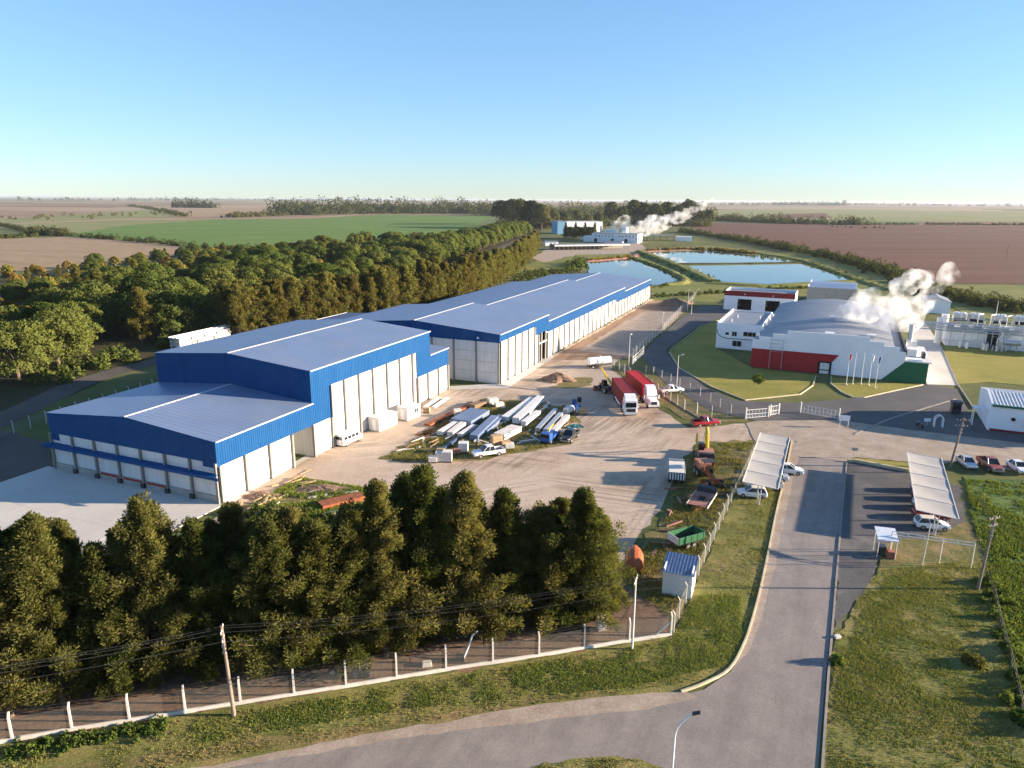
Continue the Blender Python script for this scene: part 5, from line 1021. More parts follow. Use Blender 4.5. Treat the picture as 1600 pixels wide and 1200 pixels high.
debris('debris', 'broken concrete in the rough grass behind the near trees', [(400, 800), (500, 765), (610, 775), (580, 820), (450, 832)], 22, 6, 'pale_concrete')
debris('debris', 'scrap among the parked machinery', [(1060, 740), (1150, 700), (1130, 790), (1060, 860), (1010, 890)], 22, 7, 'rust_pink')

# ------------------------------------------------------------------ fences, poles, carports, gates, flags
def post_mesh(h, w, arm):
    b = MB(); b.hexa([(-w/2, -w/2, -0.1), (w/2, -w/2, -0.1), (w/2, w/2, -0.1), (-w/2, w/2, -0.1)], [(-w*.42, -w*.42, h), (w*.42, -w*.42, h), (w*.42, w*.42, h), (-w*.42, w*.42, h)])
    if arm: b.hexa([(-w*.42, -w*.42, h), (w*.42, -w*.42, h), (w*.42, w*.42, h), (-w*.42, w*.42, h)], [(-w*.35, arm-w*.35, h+0.38), (w*.35, arm-w*.35, h+0.38), (w*.35, arm+w*.35, h+0.38), (-w*.35, arm+w*.35, h+0.38)])
    m = b.mesh('post'); m.materials.append(M('white_post')); return m
def resample(line, step):
    L = [Vector((p[0], p[1], 0)) for p in line]; out = [L[0]]; acc = 0
    for a, b in zip(L, L[1:]):
        d = (b-a).length; s = step-acc
        while s <= d: out.append(a.lerp(b, s/d)); s += step
        acc = d-(s-step)
    return out
def fence(label, pts, h=2.0, w=0.16, arm=0.22, base=True, net=True, wires=3, name='fence'):
    P = [Vector((p[0], p[1], 0.03)) for p in pts]; t = thing(name, label, 'fence', tuple(P[0])); o = P[0]
    pm = post_mesh(h, w, arm)
    for i, p in enumerate(P):
        d = P[min(i+1, len(P)-1)]-P[max(i-1, 0)]; share(pm, 'post', t, tuple(p-o), math.atan2(d.y, d.x))
    loc = [p-o for p in P]
    if base: kerb('base_beam', [(p.x, p.y) for p in loc], 0.18, 0.28, 'pale_concrete', px=False, parent=t)
    b = MB()
    for k in range(wires):
        z = 0.35+(h-0.4)*k/max(1, wires-1); b.path([(p.x, p.y, z) for p in loc], 0.012, 3)
    for k in range(2 if arm else 0):
        for a, c in zip(loc, loc[1:]):
            d = (c-a).normalized(); n = Vector((-d.y, d.x, 0))*arm*(0.45+0.5*k); zz = h+0.17+0.19*k; b.tube((a.x+n.x, a.y+n.y, zz), (c.x+n.x, c.y+n.y, zz), 0.01, n=3)
    b.build('wires', 'wire', t)
    if net:
        b = MB()
        for a, c in zip(loc, loc[1:]): b.quad((a.x, a.y, 0.25), (c.x, c.y, 0.25), (c.x, c.y, h), (a.x, a.y, h))
        b.build('netting', 'chain_link', t)
    return t
FP = [(-75, 1175), (20, 1158), (113, 1142), (203, 1128), (290, 1114), (376, 1100), (460, 1087), (541, 1074), (620, 1061), (697, 1048), (770, 1037), (842, 1026), (913, 1014), (983, 1003), (1048, 993)]
t = fence('white posted wire fence on a concrete beam before the near trees', [tuple(G(*p)[:2]) for p in FP], 2.05, 0.17, 0.2)
c0 = G(1048, 993)
fence('white posted wire fence running from the road corner to the carport', [(c0.x+0.35, c0.y+0.4)]+[tuple(p[:2]) for p in resample([(16.6, 62.2), (20.6, 70.4), (30.5, 91.0), (40.4, 111.5)], 3.1)], 2.0, 0.11, 0.2, base=False)
t = thing('corner_brace', 'white slanted brace at the fence corner by the road', 'brace', tuple(c0)); MB().hexa([(-1.95, -0.5, 0), (-1.8, -0.5, 0), (-1.8, -0.35, 0), (-1.95, -0.35, 0)], [(-0.12, -0.06, 1.5), (0.0, -0.06, 1.5), (0.0, 0.06, 1.5), (-0.12, 0.06, 1.5)]).build('strut', 'white_post', t); MB().box(-2.1, -1.7, -0.6, -0.3, -0.02, 0.1).build('footing', 'pale_concrete', t)
fence('bent-top post fence between the gravel yard and the works road', resample([(25.2, 170.4), (29, 156), (31.9, 143), (34.2, 133.5), (39.0, 129.0), (43.8, 129.6)], 3.1), 2.0, 0.12, -0.2, base=False)
fence('slim white post fence along the far kerb of the works road', [tuple(G(*p)[:2]) for p in ((1009, 584), (1021, 585), (1034, 591), (1048, 597), (1062, 604), (1078, 612), (1094, 619), (1110, 628), (1125, 637), (1142, 646))], 1.9, 0.09, 0, base=False)
fence('fence of pale posts along the works road beyond the trucks', resample([(31.8, 183), (44, 213), (55.2, 243), (70, 282), (84, 320)], 4.2), 2.0, 0.12, 0.2, base=False)
a, b = G(1, 684), G(65, 664); d = (b-a).normalized()
fence('white bent-top post fence along the lane behind the warehouse', [tuple((a+d*(3.1*k-10))[:2]) for k in range(20)], 2.0, 0.12, 0.2, base=False)
a = G(1546, 905); fence('old dark wooden post fence beside the rough green field', [tuple(G(*p)[:2]) for p in ((1540, 905), (1553, 935), (1563, 980), (1577, 1030), (1590, 1085), (1606, 1150), (1622, 1230))], 1.1, 0.14, 0, base=False, net=False, name='field_fence')
for o in bpy.data.objects:
    if o.name.startswith('field_fence'):
        for ch in o.children:
            if ch.name.startswith('post'): ch.data.materials[0] = M('timber')

def utility_pole(label, base, h, mat, lean=(0, 0), arms=(), r=0.15, low=0):
    t = thing('utility_pole', label, 'utility pole', (base[0], base[1], 0.02)); tip = (lean[0], lean[1], h)
    MB().tube((0, 0, -0.3), tip, r, r*0.68, 10).build('pole', mat, t)
    for z, L, az in arms:
        k = z/h; c = Vector((lean[0]*k, lean[1]*k, z)); u = Vector((math.cos(az), math.sin(az), 0)); ar = MB().tube(c-u*L/2, c+u*L/2, 0.06, n=6).build('crossarm', 'timber' if mat == 'pole_wood' else 'grey_concrete', t)
        for q in (-0.46, -0.2, 0.2, 0.46): p = c+u*L*q; MB().tube(p, p+Vector((0, 0, 0.22)), 0.05, 0.035, 6).build('insulator', 'white_paint', ar)
    if low:
        for i in range(3): MB().box(lean[0]*.7-0.1, lean[0]*.7+0.1, -0.26, -0.1, h-1.2-i*0.55, h-1.0-i*0.55).build('bracket', 'rim', t)
    return t
UP1 = (-22.0, 48.2); UP2 = (11.2, 57.2); UP3 = (49.8, 67.9); UP4 = (68.4, 104.1); AZ = math.radians(105)
utility_pole('weathered wooden power pole standing at the front fence', UP1, 8.1, 'pole_wood', (-0.25, 0.0), ((7.7, 1.3, AZ), (6.9, 1.0, AZ)), 0.17, 1)
utility_pole('slim concrete power pole standing beside the front fence', UP2, 7.2, 'pale_concrete', (0, 0), ((7.0, 1.6, AZ-0.6),), 0.12)
utility_pole('tall wooden power pole with stays beside the rough field', UP3, 8.5, 'pole_wood', (0.45, 0.1), ((8.2, 1.5, math.radians(20)), (7.4, 1.2, math.radians(20))), 0.15, 1)
utility_pole('dark leaning wooden pole between the right carport and the parked cars', UP4, 7.9, 'pole_wood', (1.1, 0.4), ((7.5, 1.8, math.radians(-10)), (6.6, 1.8, math.radians(-10))), 0.2, 1)
utility_pole('thin pale pole beside the tall wooden pole at the right', (46.7, 73.0), 5.2, 'pale_concrete', (0.2, 0), (), 0.07)
def wire_run(label, a, b, za, zb, offs, sag):
    t = thing('power_line', label, 'power line', (a[0], a[1], 0)); n = 14
    for ox, oy, oz in offs:
        pts = []
        for i in range(n+1):
            k = i/n; pts.append((ox+(b[0]-a[0])*k, oy+(b[1]-a[1])*k, za+oz+(zb-za)*k-sag*4*k*(1-k)))
        MB().path(pts, 0.009, 3).build('wire', 'wire', t)
OF = [(0, 0.55, 0.0), (0, 0.2, 0.0), (0, -0.3, -0.05), (0, -0.55, -0.7)]
wire_run('four thin wires from the wooden pole to the slim pole', UP1, UP2, 7.8, 7.1, OF, 0.7)
wire_run('four thin wires leaving the wooden pole to the left', UP1, (-62, 37.5), 7.8, 7.6, OF, 0.8)
wire_run('four thin wires over the road to the right hand pole', UP2, UP3, 7.1, 8.2, OF, 0.9)
wire_run('wires from the right hand pole back to the leaning pole', UP3, UP4, 8.1, 7.4, OF[:3], 0.7)
wire_run('wires from the right hand pole along the rough field', (50.2, 68.0), (48, 20), 8.1, 8.0, OF[:3], 0.8)
def lamp_post(label, x, y, h, az, arm=0.0, double=False):
    t = thing('lamp_post', label, 'lamp post', (x, y, 0.03)); MB().tube((0, 0, -0.1), (0, 0, h), 0.11, 0.06, 8).build('pole', 'white_post', t)
    u = Vector((math.cos(az), math.sin(az), 0))
    for s in ((1, -1) if double else (1,)):
        e = Vector((0, 0, h))+u*s*arm+Vector((0, 0, 0.25 if arm else 0)); 
        if arm: MB().tube((0, 0, h), e, 0.045, n=6).build('arm', 'white_post', t)
        hd = MB().box(-0.18, 0.32, -0.13, 0.13, -0.06, 0.08).build('lamp_head', 'galvanised', t); hd.location = e; hd.rotation_euler = (0, 0, az if s > 0 else az+math.pi)
for lab, px, py, h, az, arm in (('tall lamp post at the near end of the works road fence', 982, 576, 8.3, 0.6, 0.3), ('lamp post beside the graded earth strip', 1034, 521, 6.2, 0.5, 0.2), ('lamp post with short arm on the works road kerb', 1057, 607, 7.3, 0.2, 0.9), ('farthest lamp post beside the dark soil heap', 1074, 486, 7.6, 0.4, 0.3), ('second far lamp post near the dark soil heap', 1080, 492, 6.0, 0.4, 0.2)):
    p = G(px, py); lamp_post(lab, p.x, p.y, h, az, arm)
# street lamp in the foreground
t = thing('street_lamp', 'white street lamp with curved arm at the bottom of the frame', 'street lamp', (10.9, 39.6, 0.0))
MB().path([(0, 0, -0.1), (0, 0, 5.6)], 0.07, 10).build('pole', 'white_paint', t)
cv = [(0, 0, 5.55), (0.03, 0, 6.0), (0.12, -0.02, 6.4), (0.3, -0.06, 6.8), (0.6, -0.14, 7.25), (1.0, -0.25, 7.75)]
MB().path(cv, 0.055, 10).build('arm', 'white_paint', t); hd = MB().hexa([(0.92, -0.40, 7.66), (1.42, -0.52, 7.90), (1.48, -0.27, 7.90), (0.98, -0.13, 7.66)], [(0.92, -0.40, 7.78), (1.40, -0.50, 8.0), (1.46, -0.29, 8.0), (0.98, -0.13, 7.78)]).build('lamp_head', 'dark_steel', t)
# carports
def carport(label, c, az):
    t = thing('carport', label, 'carport', (c[0], c[1], 0.05), az, 'shade carports beside the road'); L, W2 = 23.4, 2.3
    for i in range(5):
        y0 = -L/2+i*L/5; b = MB(); nx, ny = 7, 5
        for j in range(ny+1):
            for k in range(nx+1):
                fx_, fy_ = k/nx, j/ny; sag = 0.14*math.sin(math.pi*fx_)*math.sin(math.pi*fy_)
                b.v.append((-W2+2*W2*fx_, y0+0.05+(L/5-0.1)*fy_, 2.98-0.28*fx_-sag))
        for j in range(ny):
            for k in range(nx): q = j*(nx+1)+k; b.f.append((q, q+1, q+nx+2, q+nx+1))
        b.build('shade_panel', 'shade_net', t, smooth=True)
    for i in range(6):
        y = -L/2+i*L/5; MB().hexa([(-W2, y-0.04, 2.95), (W2, y-0.04, 2.67), (W2, y+0.04, 2.67), (-W2, y+0.04, 2.95)], [(-W2, y-0.04, 3.03), (W2, y-0.04, 2.75), (W2, y+0.04, 2.75), (-W2, y+0.04, 3.03)]).build('rafter', 'white_post', t)
        if i in (0, 1, 3, 5):
            for x in (-0.25, 0.25): MB().tube((x*0.3, y, 0), (x, y, 2.85), 0.06, n=8).build('post', 'white_post', t)
    for x, z in ((-W2, 2.99), (W2, 2.71)): MB().box(x-0.05, x+0.05, -L/2, L/2, z-0.06, z+0.06).build('edge_beam', 'white_post', t)
carport('left shade carport with five pale net panels beside the road', (38.35, 100.0), math.radians(-24.3))
carport('right shade carport with five pale net panels beside the asphalt lot', (57.4, 91.0), math.radians(-25.7))
# flags
for i, ((px, py), fm, nm) in enumerate(zip(((1322, 602), (1332, 601), (1345, 601), (1357, 603), (1367, 607)), ('flag_red', None, None, 'flag_pale', 'flag_dark'), ORD)):
    p = G(px, py); t = thing('flagpole', 'white flagpole, %s from the left on the lawn before the factory' % nm, 'flagpole', (p.x, p.y, 0.1), 0, 'flagpoles before the factory')
    MB().tube((0, 0, -0.1), (0, 0, 7.2), 0.075, 0.045, 8).build('pole', 'white_paint', t); MB().tube((0, 0, 0), (0, 0, 0.25), 0.22, n=10).build('base', 'pale_concrete', t)
    if fm:
        b = MB(); n = 6
        for k in range(n+1): b.v += [(0.05+k*0.09, 0.08*math.sin(k*1.2), 7.1-k*0.05), (0.04+k*0.05, 0.08*math.sin(k*1.2+0.5), 5.9-k*0.09)]
        for k in range(n): b.f.append((2*k, 2*k+1, 2*k+3, 2*k+2))
        b.build('flag', fm, t)
# gates and entrance things
def gate(label, a, b, h=1.7, n=7, name='gate'):
    p, q = G(*a), G(*b); L = (q-p).length; t = thing(name, label, 'gate', (p.x, p.y, 0.09), math.atan2(q.y-p.y, q.x-p.x))
    for z in (0.15, h*0.5, h): MB().tube((0, 0, z), (L, 0, z), 0.05, n=6).build('rail', 'white_paint', t)
    for k in range(n+1): MB().tube((L*k/n, 0, 0.1), (L*k/n, 0, h), 0.04, n=6).build('upright', 'white_paint', t)
    for k in range(n): MB().tube((L*k/n, 0, 0.15), (L*(k+1)/n, 0, h*0.5), 0.025, n=4).build('brace', 'white_paint', t)
    for x in (0, L): MB().box(x-0.12, x+0.12, -0.12, 0.12, 0, 2.2).build('gate_post', 'white_post', t)
    b = MB(); b.quad((0, 0.02, 0.15), (L, 0.02, 0.15), (L, 0.02, h), (0, 0.02, h)); b.build('mesh_infill', 'chain_link', t)
gate('white swing gate standing open at the works entrance', (1165, 655), (1200, 652)); gate('long white sliding gate across the works road', (1250, 645), (1310, 656), 1.6, 10); gate('short white gate leaf beside the left gate post', (1203, 650), (1216, 648), 1.8, 3)
gate('white gate at the far end of the fence behind the trucks', (988, 570), (1005, 553), 1.7, 4)
t = thing('sign_board', 'white notice board on two posts beside the sliding gate', 'sign', tuple(G(1318, 668)), math.radians(-15)); MB().box(-0.9, 0.9, -0.04, 0.04, 1.3, 2.3).build('board', 'sign_white', t)
for x in (-0.7, 0.7): MB().tube((x, 0.06, 0), (x, 0.06, 2.2), 0.05, n=6).build('post', 'white_post', t)
t = thing('arch_frame', 'small white arched frame on the dark asphalt by the gate office', 'frame', tuple(G(1466, 669)), math.radians(-15)); pts = [(-0.7, 0, 0.1), (-0.7, 0, 1.7), (-0.45, 0, 2.2), (0, 0, 2.4), (0.45, 0, 2.2), (0.7, 0, 1.7), (0.7, 0, 0.1)]
MB().path(pts, 0.08, 6).build('hoop', 'white_paint', t); MB().path([(p[0], 0.7, p[2]) for p in pts], 0.08, 6).build('rear_hoop', 'white_paint', t)
for k in (1, 3, 5): MB().tube((pts[k][0], 0, pts[k][2]), (pts[k][0], 0.7, pts[k][2]), 0.05, n=5).build('tie', 'white_paint', t)
t = thing('guard_kiosk', 'dark guard kiosk beside the gate office', 'kiosk', tuple(G(1492, 646)), math.radians(-20)); MB().box(-0.8, 0.8, -0.8, 0.8, 0, 2.3).build('cabin', 'car_dark', t, bevel=0.04); MB().box(-1.0, 1.0, -1.0, 1.0, 2.3, 2.45).build('roof', 'dark_steel', t); MB().box(-0.5, 0.5, -0.84, -0.81, 1.1, 1.9).build('window', 'glass_dark', t)
t = thing('notice_post', 'small white notice beside the arched frame', 'sign', tuple(G(1448, 665)), 0); MB().box(-0.6, 0.6, -0.03, 0.03, 0.8, 1.4).build('board', 'sign_white', t); MB().tube((0, 0.05, 0), (0, 0.05, 1.3), 0.05, n=6).build('post', 'white_post', t)
t = thing('motorcycle', 'dark motorcycle standing on the shaded asphalt', 'motorcycle', tuple(G(1437, 668)), math.radians(100))
for x in (-0.65, 0.65): MB().tube((x, -0.05, 0.31), (x, 0.05, 0.31), 0.31, n=14).build('wheel', 'tyre', t)
MB().path([(-0.65, 0, 0.35), (-0.1, 0, 0.5), (0.35, 0, 0.75), (0.65, 0, 0.31)], 0.07, 6).build('frame', 'dark_steel', t); MB().ball((0.15, 0, 0.85), 0.28, 0.15, 0.14).build('fuel_tank', 'car_dark', t); MB().box(-0.6, -0.05, -0.13, 0.13, 0.72, 0.82).build('seat', 'car_dark', t); MB().tube((0.42, -0.35, 1.05), (0.42, 0.35, 1.05), 0.025, n=5).build('handlebar', 'rim', t)
t = thing('pale_strip', 'long pale strip crossing the asphalt before the gate office', 'strip', (0, 0, 0)); kerb('slab', [(1335, 679), (1388, 656), (1440, 640), (1493, 624)], 0.4, 0.05, 'pale_kerb', z=0.10, parent=t)  # thin pale band laid diagonally over the asphalt
t = thing('entrance_sign', 'small sign on a post at the corner of the asphalt lot', 'sign', tuple(G(1334, 716)), math.radians(-20)); MB().tube((0, 0, 0), (0, 0, 1.6), 0.05, n=6).build('post', 'grey_concrete', t); MB().box(-0.45, 0.45, -0.04, 0.04, 1.3, 1.8).build('board', 'grey_concrete', t)
t = thing('shelter', 'small shelter with pale tilted roof and red base beside the road', 'shelter', tuple(G(1381, 868)), math.radians(-15))
MB().hexa([(-1.1, -1.0, 2.3), (1.1, -1.0, 2.3), (1.1, 1.3, 2.9), (-1.1, 1.3, 2.9)], [(-1.1, -1.0, 2.4), (1.1, -1.0, 2.4), (1.1, 1.3, 3.0), (-1.1, 1.3, 3.0)]).build('roof', 'sign_white', t)
for x in (-0.95, 0.95):
    for y, h in ((-0.85, 2.3), (1.1, 2.85)): MB().tube((x, y, 0), (x, y, h), 0.05, n=6).build('post', 'white_post', t)
MB().box(0.2, 0.95, -0.8, 0.0, 0, 0.9).build('brick_base', 'brick_red', t); MB().box(-0.8, 0.1, -0.3, 0.6, 0, 1.2).build('bin', 'car_dark', t); MB().box(-0.02, 0.02, -1.03, -1.0, 2.3, 2.42).build('roof_seam', 'grey_concrete', t)
a, b = G(1395, 830, 3.2), G(1524, 848, 3.2); t = thing('gantry', 'white double-rail gantry spanning from the shelter to the rough field', 'gantry', (a.x, a.y, 0.05), math.atan2(b.y-a.y, b.x-a.x)); L = (b-a).length
for z in (3.1, 2.75): MB().tube((0, 0, z), (L, 0, z), 0.05, n=6).build('rail', 'white_paint', t)
for k in range(6): MB().tube((L*k/5, 0, 2.75), (L*k/5, 0, 3.1), 0.035, n=5).build('rail_tie', 'white_paint', t)
for x in (0, L*0.62, L): MB().tube((x, 0, 0), (x, 0, 3.1), 0.06, n=6).build('post', 'white_post', t)
for i, (px, py, top) in enumerate(((1408, 366, 343), (1427, 366, 345), (1486, 379, 358), (1572, 406, 373))):
    p = G(px, py); t = thing('field_pole', '%s thin power pole from the left in the brown ploughed field' % ORD[i], 'utility pole', (p.x, p.y, 0.1), 0, 'power poles in the ploughed field'); h = 11.0
    MB().tube((0, 0, -0.2), (0, 0, h), 0.2, 0.14, 6).build('pole', 'pole_wood', t); MB().tube((-1.2, 0, h-0.6), (1.2, 0, h-0.6), 0.09, n=5).build('crossarm', 'timber', t)
# things lying under the near trees
t = thing('pipe_boom', 'white bent steel boom lying behind the front fence', 'boom', tuple(G(724, 1034)), 0.0); MB().path([(0, 0, 0.3), (0.5, 0.8, 1.2), (0.75, 1.2, 1.9), (1.2, 1.6, 2.05)], 0.09, 8).build('tube', 'white_paint', t); MB().path([(1.2, 1.6, 2.05), (1.7, 2.0, 1.7), (1.75, 2.1, 0.1)], 0.06, 6).build('leg', 'dark_steel', t); MB().box(-0.7, 0.1, -0.1, 0.5, 0, 0.5).build('base_block', 'dark_steel', t)
t = thing('wheel_hub', 'old wheel with pale hub leaning behind the front fence', 'wheel', tuple(G(520, 1056)), 0.3); MB().tube((0, -0.12, 0.42), (0, 0.12, 0.42), 0.42, n=16).build('tyre', 'tyre', t); MB().tube((0, -0.15, 0.42), (0, 0.15, 0.42), 0.24, n=12).build('hub', 'rim', t)
t = thing('engine_block', 'dark engine block with pipes behind the front fence', 'engine', tuple(G(568, 1056)), 0.2); MB().box(-0.9, 0.6, -0.4, 0.4, 0.1, 0.7).build('block', 'dark_steel', t, bevel=0.05); MB().tube((-0.3, 0, 0.7), (-0.3, 0, 1.4), 0.05, n=6).build('exhaust', 'rim', t); MB().tube((0.2, -0.2, 0.7), (0.5, 0.2, 1.1), 0.06, n=6).build('pipe', 'rim', t); MB().box(-0.8, 0.5, -0.35, 0.35, -0.02, 0.1).build('skid', 'rust', t)
t = thing('hydrant', 'small red standpipe behind the front fence', 'standpipe', tuple(G(641, 1035)), 0); MB().tube((0, 0, 0), (0, 0, 0.9), 0.08, n=8).build('pipe', 'factory_red', t); MB().tube((-0.25, 0, 0.8), (0.25, 0, 0.8), 0.07, n=8).build('valve', 'factory_red', t)
t = thing('concrete_block', 'pale concrete block on the soil behind the front fence', 'block', tuple(G(667, 1040)), 0.2); MB().hexa([(-0.45, -0.3, 0), (0.45, -0.3, 0), (0.45, 0.3, 0), (-0.45, 0.3, 0)], [(-0.38, -0.24, 0.4), (0.38, -0.24, 0.4), (0.38, 0.24, 0.4), (-0.38, 0.24, 0.4)]).build('block', 'pale_concrete', t, bevel=0.03)
t = thing('marker_stone', 'small pale marker stone at the right edge of the road', 'stone', tuple(G(1308, 997)), 0.2); MB().box(-0.3, 0.3, -0.2, 0.2, 0, 0.3).build('block', 'pale_concrete', t, bevel=0.05)

# ------------------------------------------------------------------ steam
def steam(label, blobs, dens, seed, vox, ns=0.34, disp=1.2):
    b = MB()
    for x, y, z, r in blobs: b.ball((x, y, z), r, r, r, 12, 8)
    o = b.build('steam_plume', 'white_paint'); o.data.materials.clear()
    m = bpy.data.materials.new('steam'); m.use_nodes = True; nt = m.node_tree; nt.nodes.clear()
    pv = N(nt, 'ShaderNodeVolumePrincipled'); pv.inputs['Color'].default_value = (0.99, 0.99, 0.99, 1); pv.inputs['Anisotropy'].default_value = 0.0
    f = noise(nt, ns, 5, 0.55, 'pos'); r_ = N(nt, 'ShaderNodeMapRange'); r_.inputs['From Min'].default_value = 0.38; r_.inputs['From Max'].default_value = 0.86; r_.interpolation_type = 'SMOOTHSTEP'; r_.inputs['To Max'].default_value = dens
    nt.links.new(f, r_.inputs[0]); nt.links.new(r_.outputs[0], pv.inputs['Density']); ou = N(nt, 'ShaderNodeOutputMaterial'); nt.links.new(pv.outputs[0], ou.inputs['Volume'])
    m.cycles.volume_step_rate = 0.35
    o.data.materials.append(m); md = o.modifiers.new('merge', 'REMESH'); md.mode = 'VOXEL'; md.voxel_size = vox
    for k, (sc, st) in enumerate(((3.2, disp), (1.2, disp*0.55))):
        tx = bpy.data.textures.new('puff', 'CLOUDS'); tx.noise_scale = sc*vox/0.45; tx.noise_depth = 3; dm = o.modifiers.new('puff', 'DISPLACE'); dm.texture = tx; dm.strength = st*vox/0.45; dm.texture_coords = 'LOCAL'; dm.mid_level = 0.5
    return tag(o, label, 'steam', None, 'stuff')
def plume(p, q, r0, r1, n, seed, wob):
    r = random.Random(seed); out = []
    for i in range(n):
        k = i/(n-1); c = Vector(p).lerp(Vector(q), k); rr = r0+(r1-r0)*k
        out.append((c.x+r.uniform(-wob, wob)*rr, c.y+r.uniform(-wob, wob)*rr, c.z+r.uniform(-wob, wob)*rr, rr*1.3*r.uniform(0.75, 1.15)))
    return out
s1 = FQ(17.5, 33, 9.8); steam('white steam cloud rolling off the middle of the factory roof', plume(s1, FQ(25, 33, 12.0), 1.0, 3.0, 10, 3, 0.3)+plume(FQ(25, 33, 12.4), FQ(34, 34, 13.0), 3.2, 1.7, 8, 8, 0.4)+plume(FQ(24, 33, 14.6), FQ(27, 33, 15.6), 1.6, 1.9, 4, 14, 0.4)+plume(FQ(32, 35, 17.0), FQ(36.5, 36, 20.0), 1.7, 2.1, 7, 4, 0.6), 0.85, 1, 0.4)
steam('tall white steam plume rising at the right edge of the factory roof', plume(FQ(30, 24, 9.4), FQ(36.0, 27, 12.5), 1.5, 3.0, 9, 5, 0.35)+plume(FQ(36.0, 27, 13.0), FQ(40, 31, 17.2), 2.4, 1.6, 8, 6, 0.4)+plume(FQ(40, 31, 17.2), FQ(43.5, 33, 23.0), 1.4, 1.9, 8, 7, 0.6), 0.48, 2, 0.4)
steam('thin steam wisp at the far right of the process plant', plume(FQ(64, 60, 9.0), FQ(72, 62, 10.6), 0.6, 1.5, 8, 9, 0.4), 0.16, 3, 0.4)
a = G(958, 362, 8); b = G(1080, 330, 30)
steam('long white steam plume drifting from the far works', plume((112, 726, 10), (146, 735, 17), 4.0, 7.5, 9, 10, 0.4)+plume((146, 735, 17), (182, 750, 28), 6.5, 4.5, 9, 11, 0.4)+plume((182, 750, 28), (206, 760, 40), 4.0, 3.0, 6, 12, 0.4), 0.26, 4, 0.8, 0.16)
steam('smaller steam puff above the middle of the far works', plume((96, 735, 10), (114, 740, 20), 3.0, 5.0, 8, 13, 0.5), 0.22, 5, 0.8, 0.16)

# ------------------------------------------------------------------ trees and other growth
def leaf_mesh(name, C, D, L, W, mat, rs, out=None):
    """one diamond leaf spray per row of C, pointing along D; out: the side of its clump each leaf lies on"""
    n = len(C); D = D/np.maximum(np.linalg.norm(D, axis=1, keepdims=True), 1e-6)
    S = np.cross(D, rs.normal(size=(n, 3))); S /= np.maximum(np.linalg.norm(S, axis=1, keepdims=True), 1e-6)
    L = np.asarray(L).reshape(-1, 1)*np.ones((n, 1)); W = np.asarray(W).reshape(-1, 1)*np.ones((n, 1))
    if out is not None:
        fn = np.cross(S, D); S = np.where((fn*out).sum(1, keepdims=True) < 0, -S, S)
    V = np.stack([C, C+D*L*0.5+S*W, C+D*L, C+D*L*0.5-S*W], 1).reshape(-1, 3).astype(np.float32)
    m = bpy.data.meshes.new(name); m.vertices.add(4*n); m.vertices.foreach_set('co', V.ravel()); m.loops.add(4*n); m.loops.foreach_set('vertex_index', np.arange(4*n, dtype=np.int32))
    m.polygons.add(n); m.polygons.foreach_set('loop_start', np.arange(0, 4*n, 4, dtype=np.int32)); m.polygons.foreach_set('loop_total', np.full(n, 4, dtype=np.int32)); m.update(); m.validate(); m.materials.append(M(mat))
    if out is not None:
        fn = np.cross(S, D); q = out/np.maximum(np.linalg.norm(out, axis=1, keepdims=True), 1e-6)+0.85*fn; q /= np.linalg.norm(q, axis=1, keepdims=True)
        m.polygons.foreach_set('use_smooth', np.ones(n, bool)); m.normals_split_custom_set_from_vertices(np.repeat(q, 4, 0).astype(np.float32).tolist())
    return m
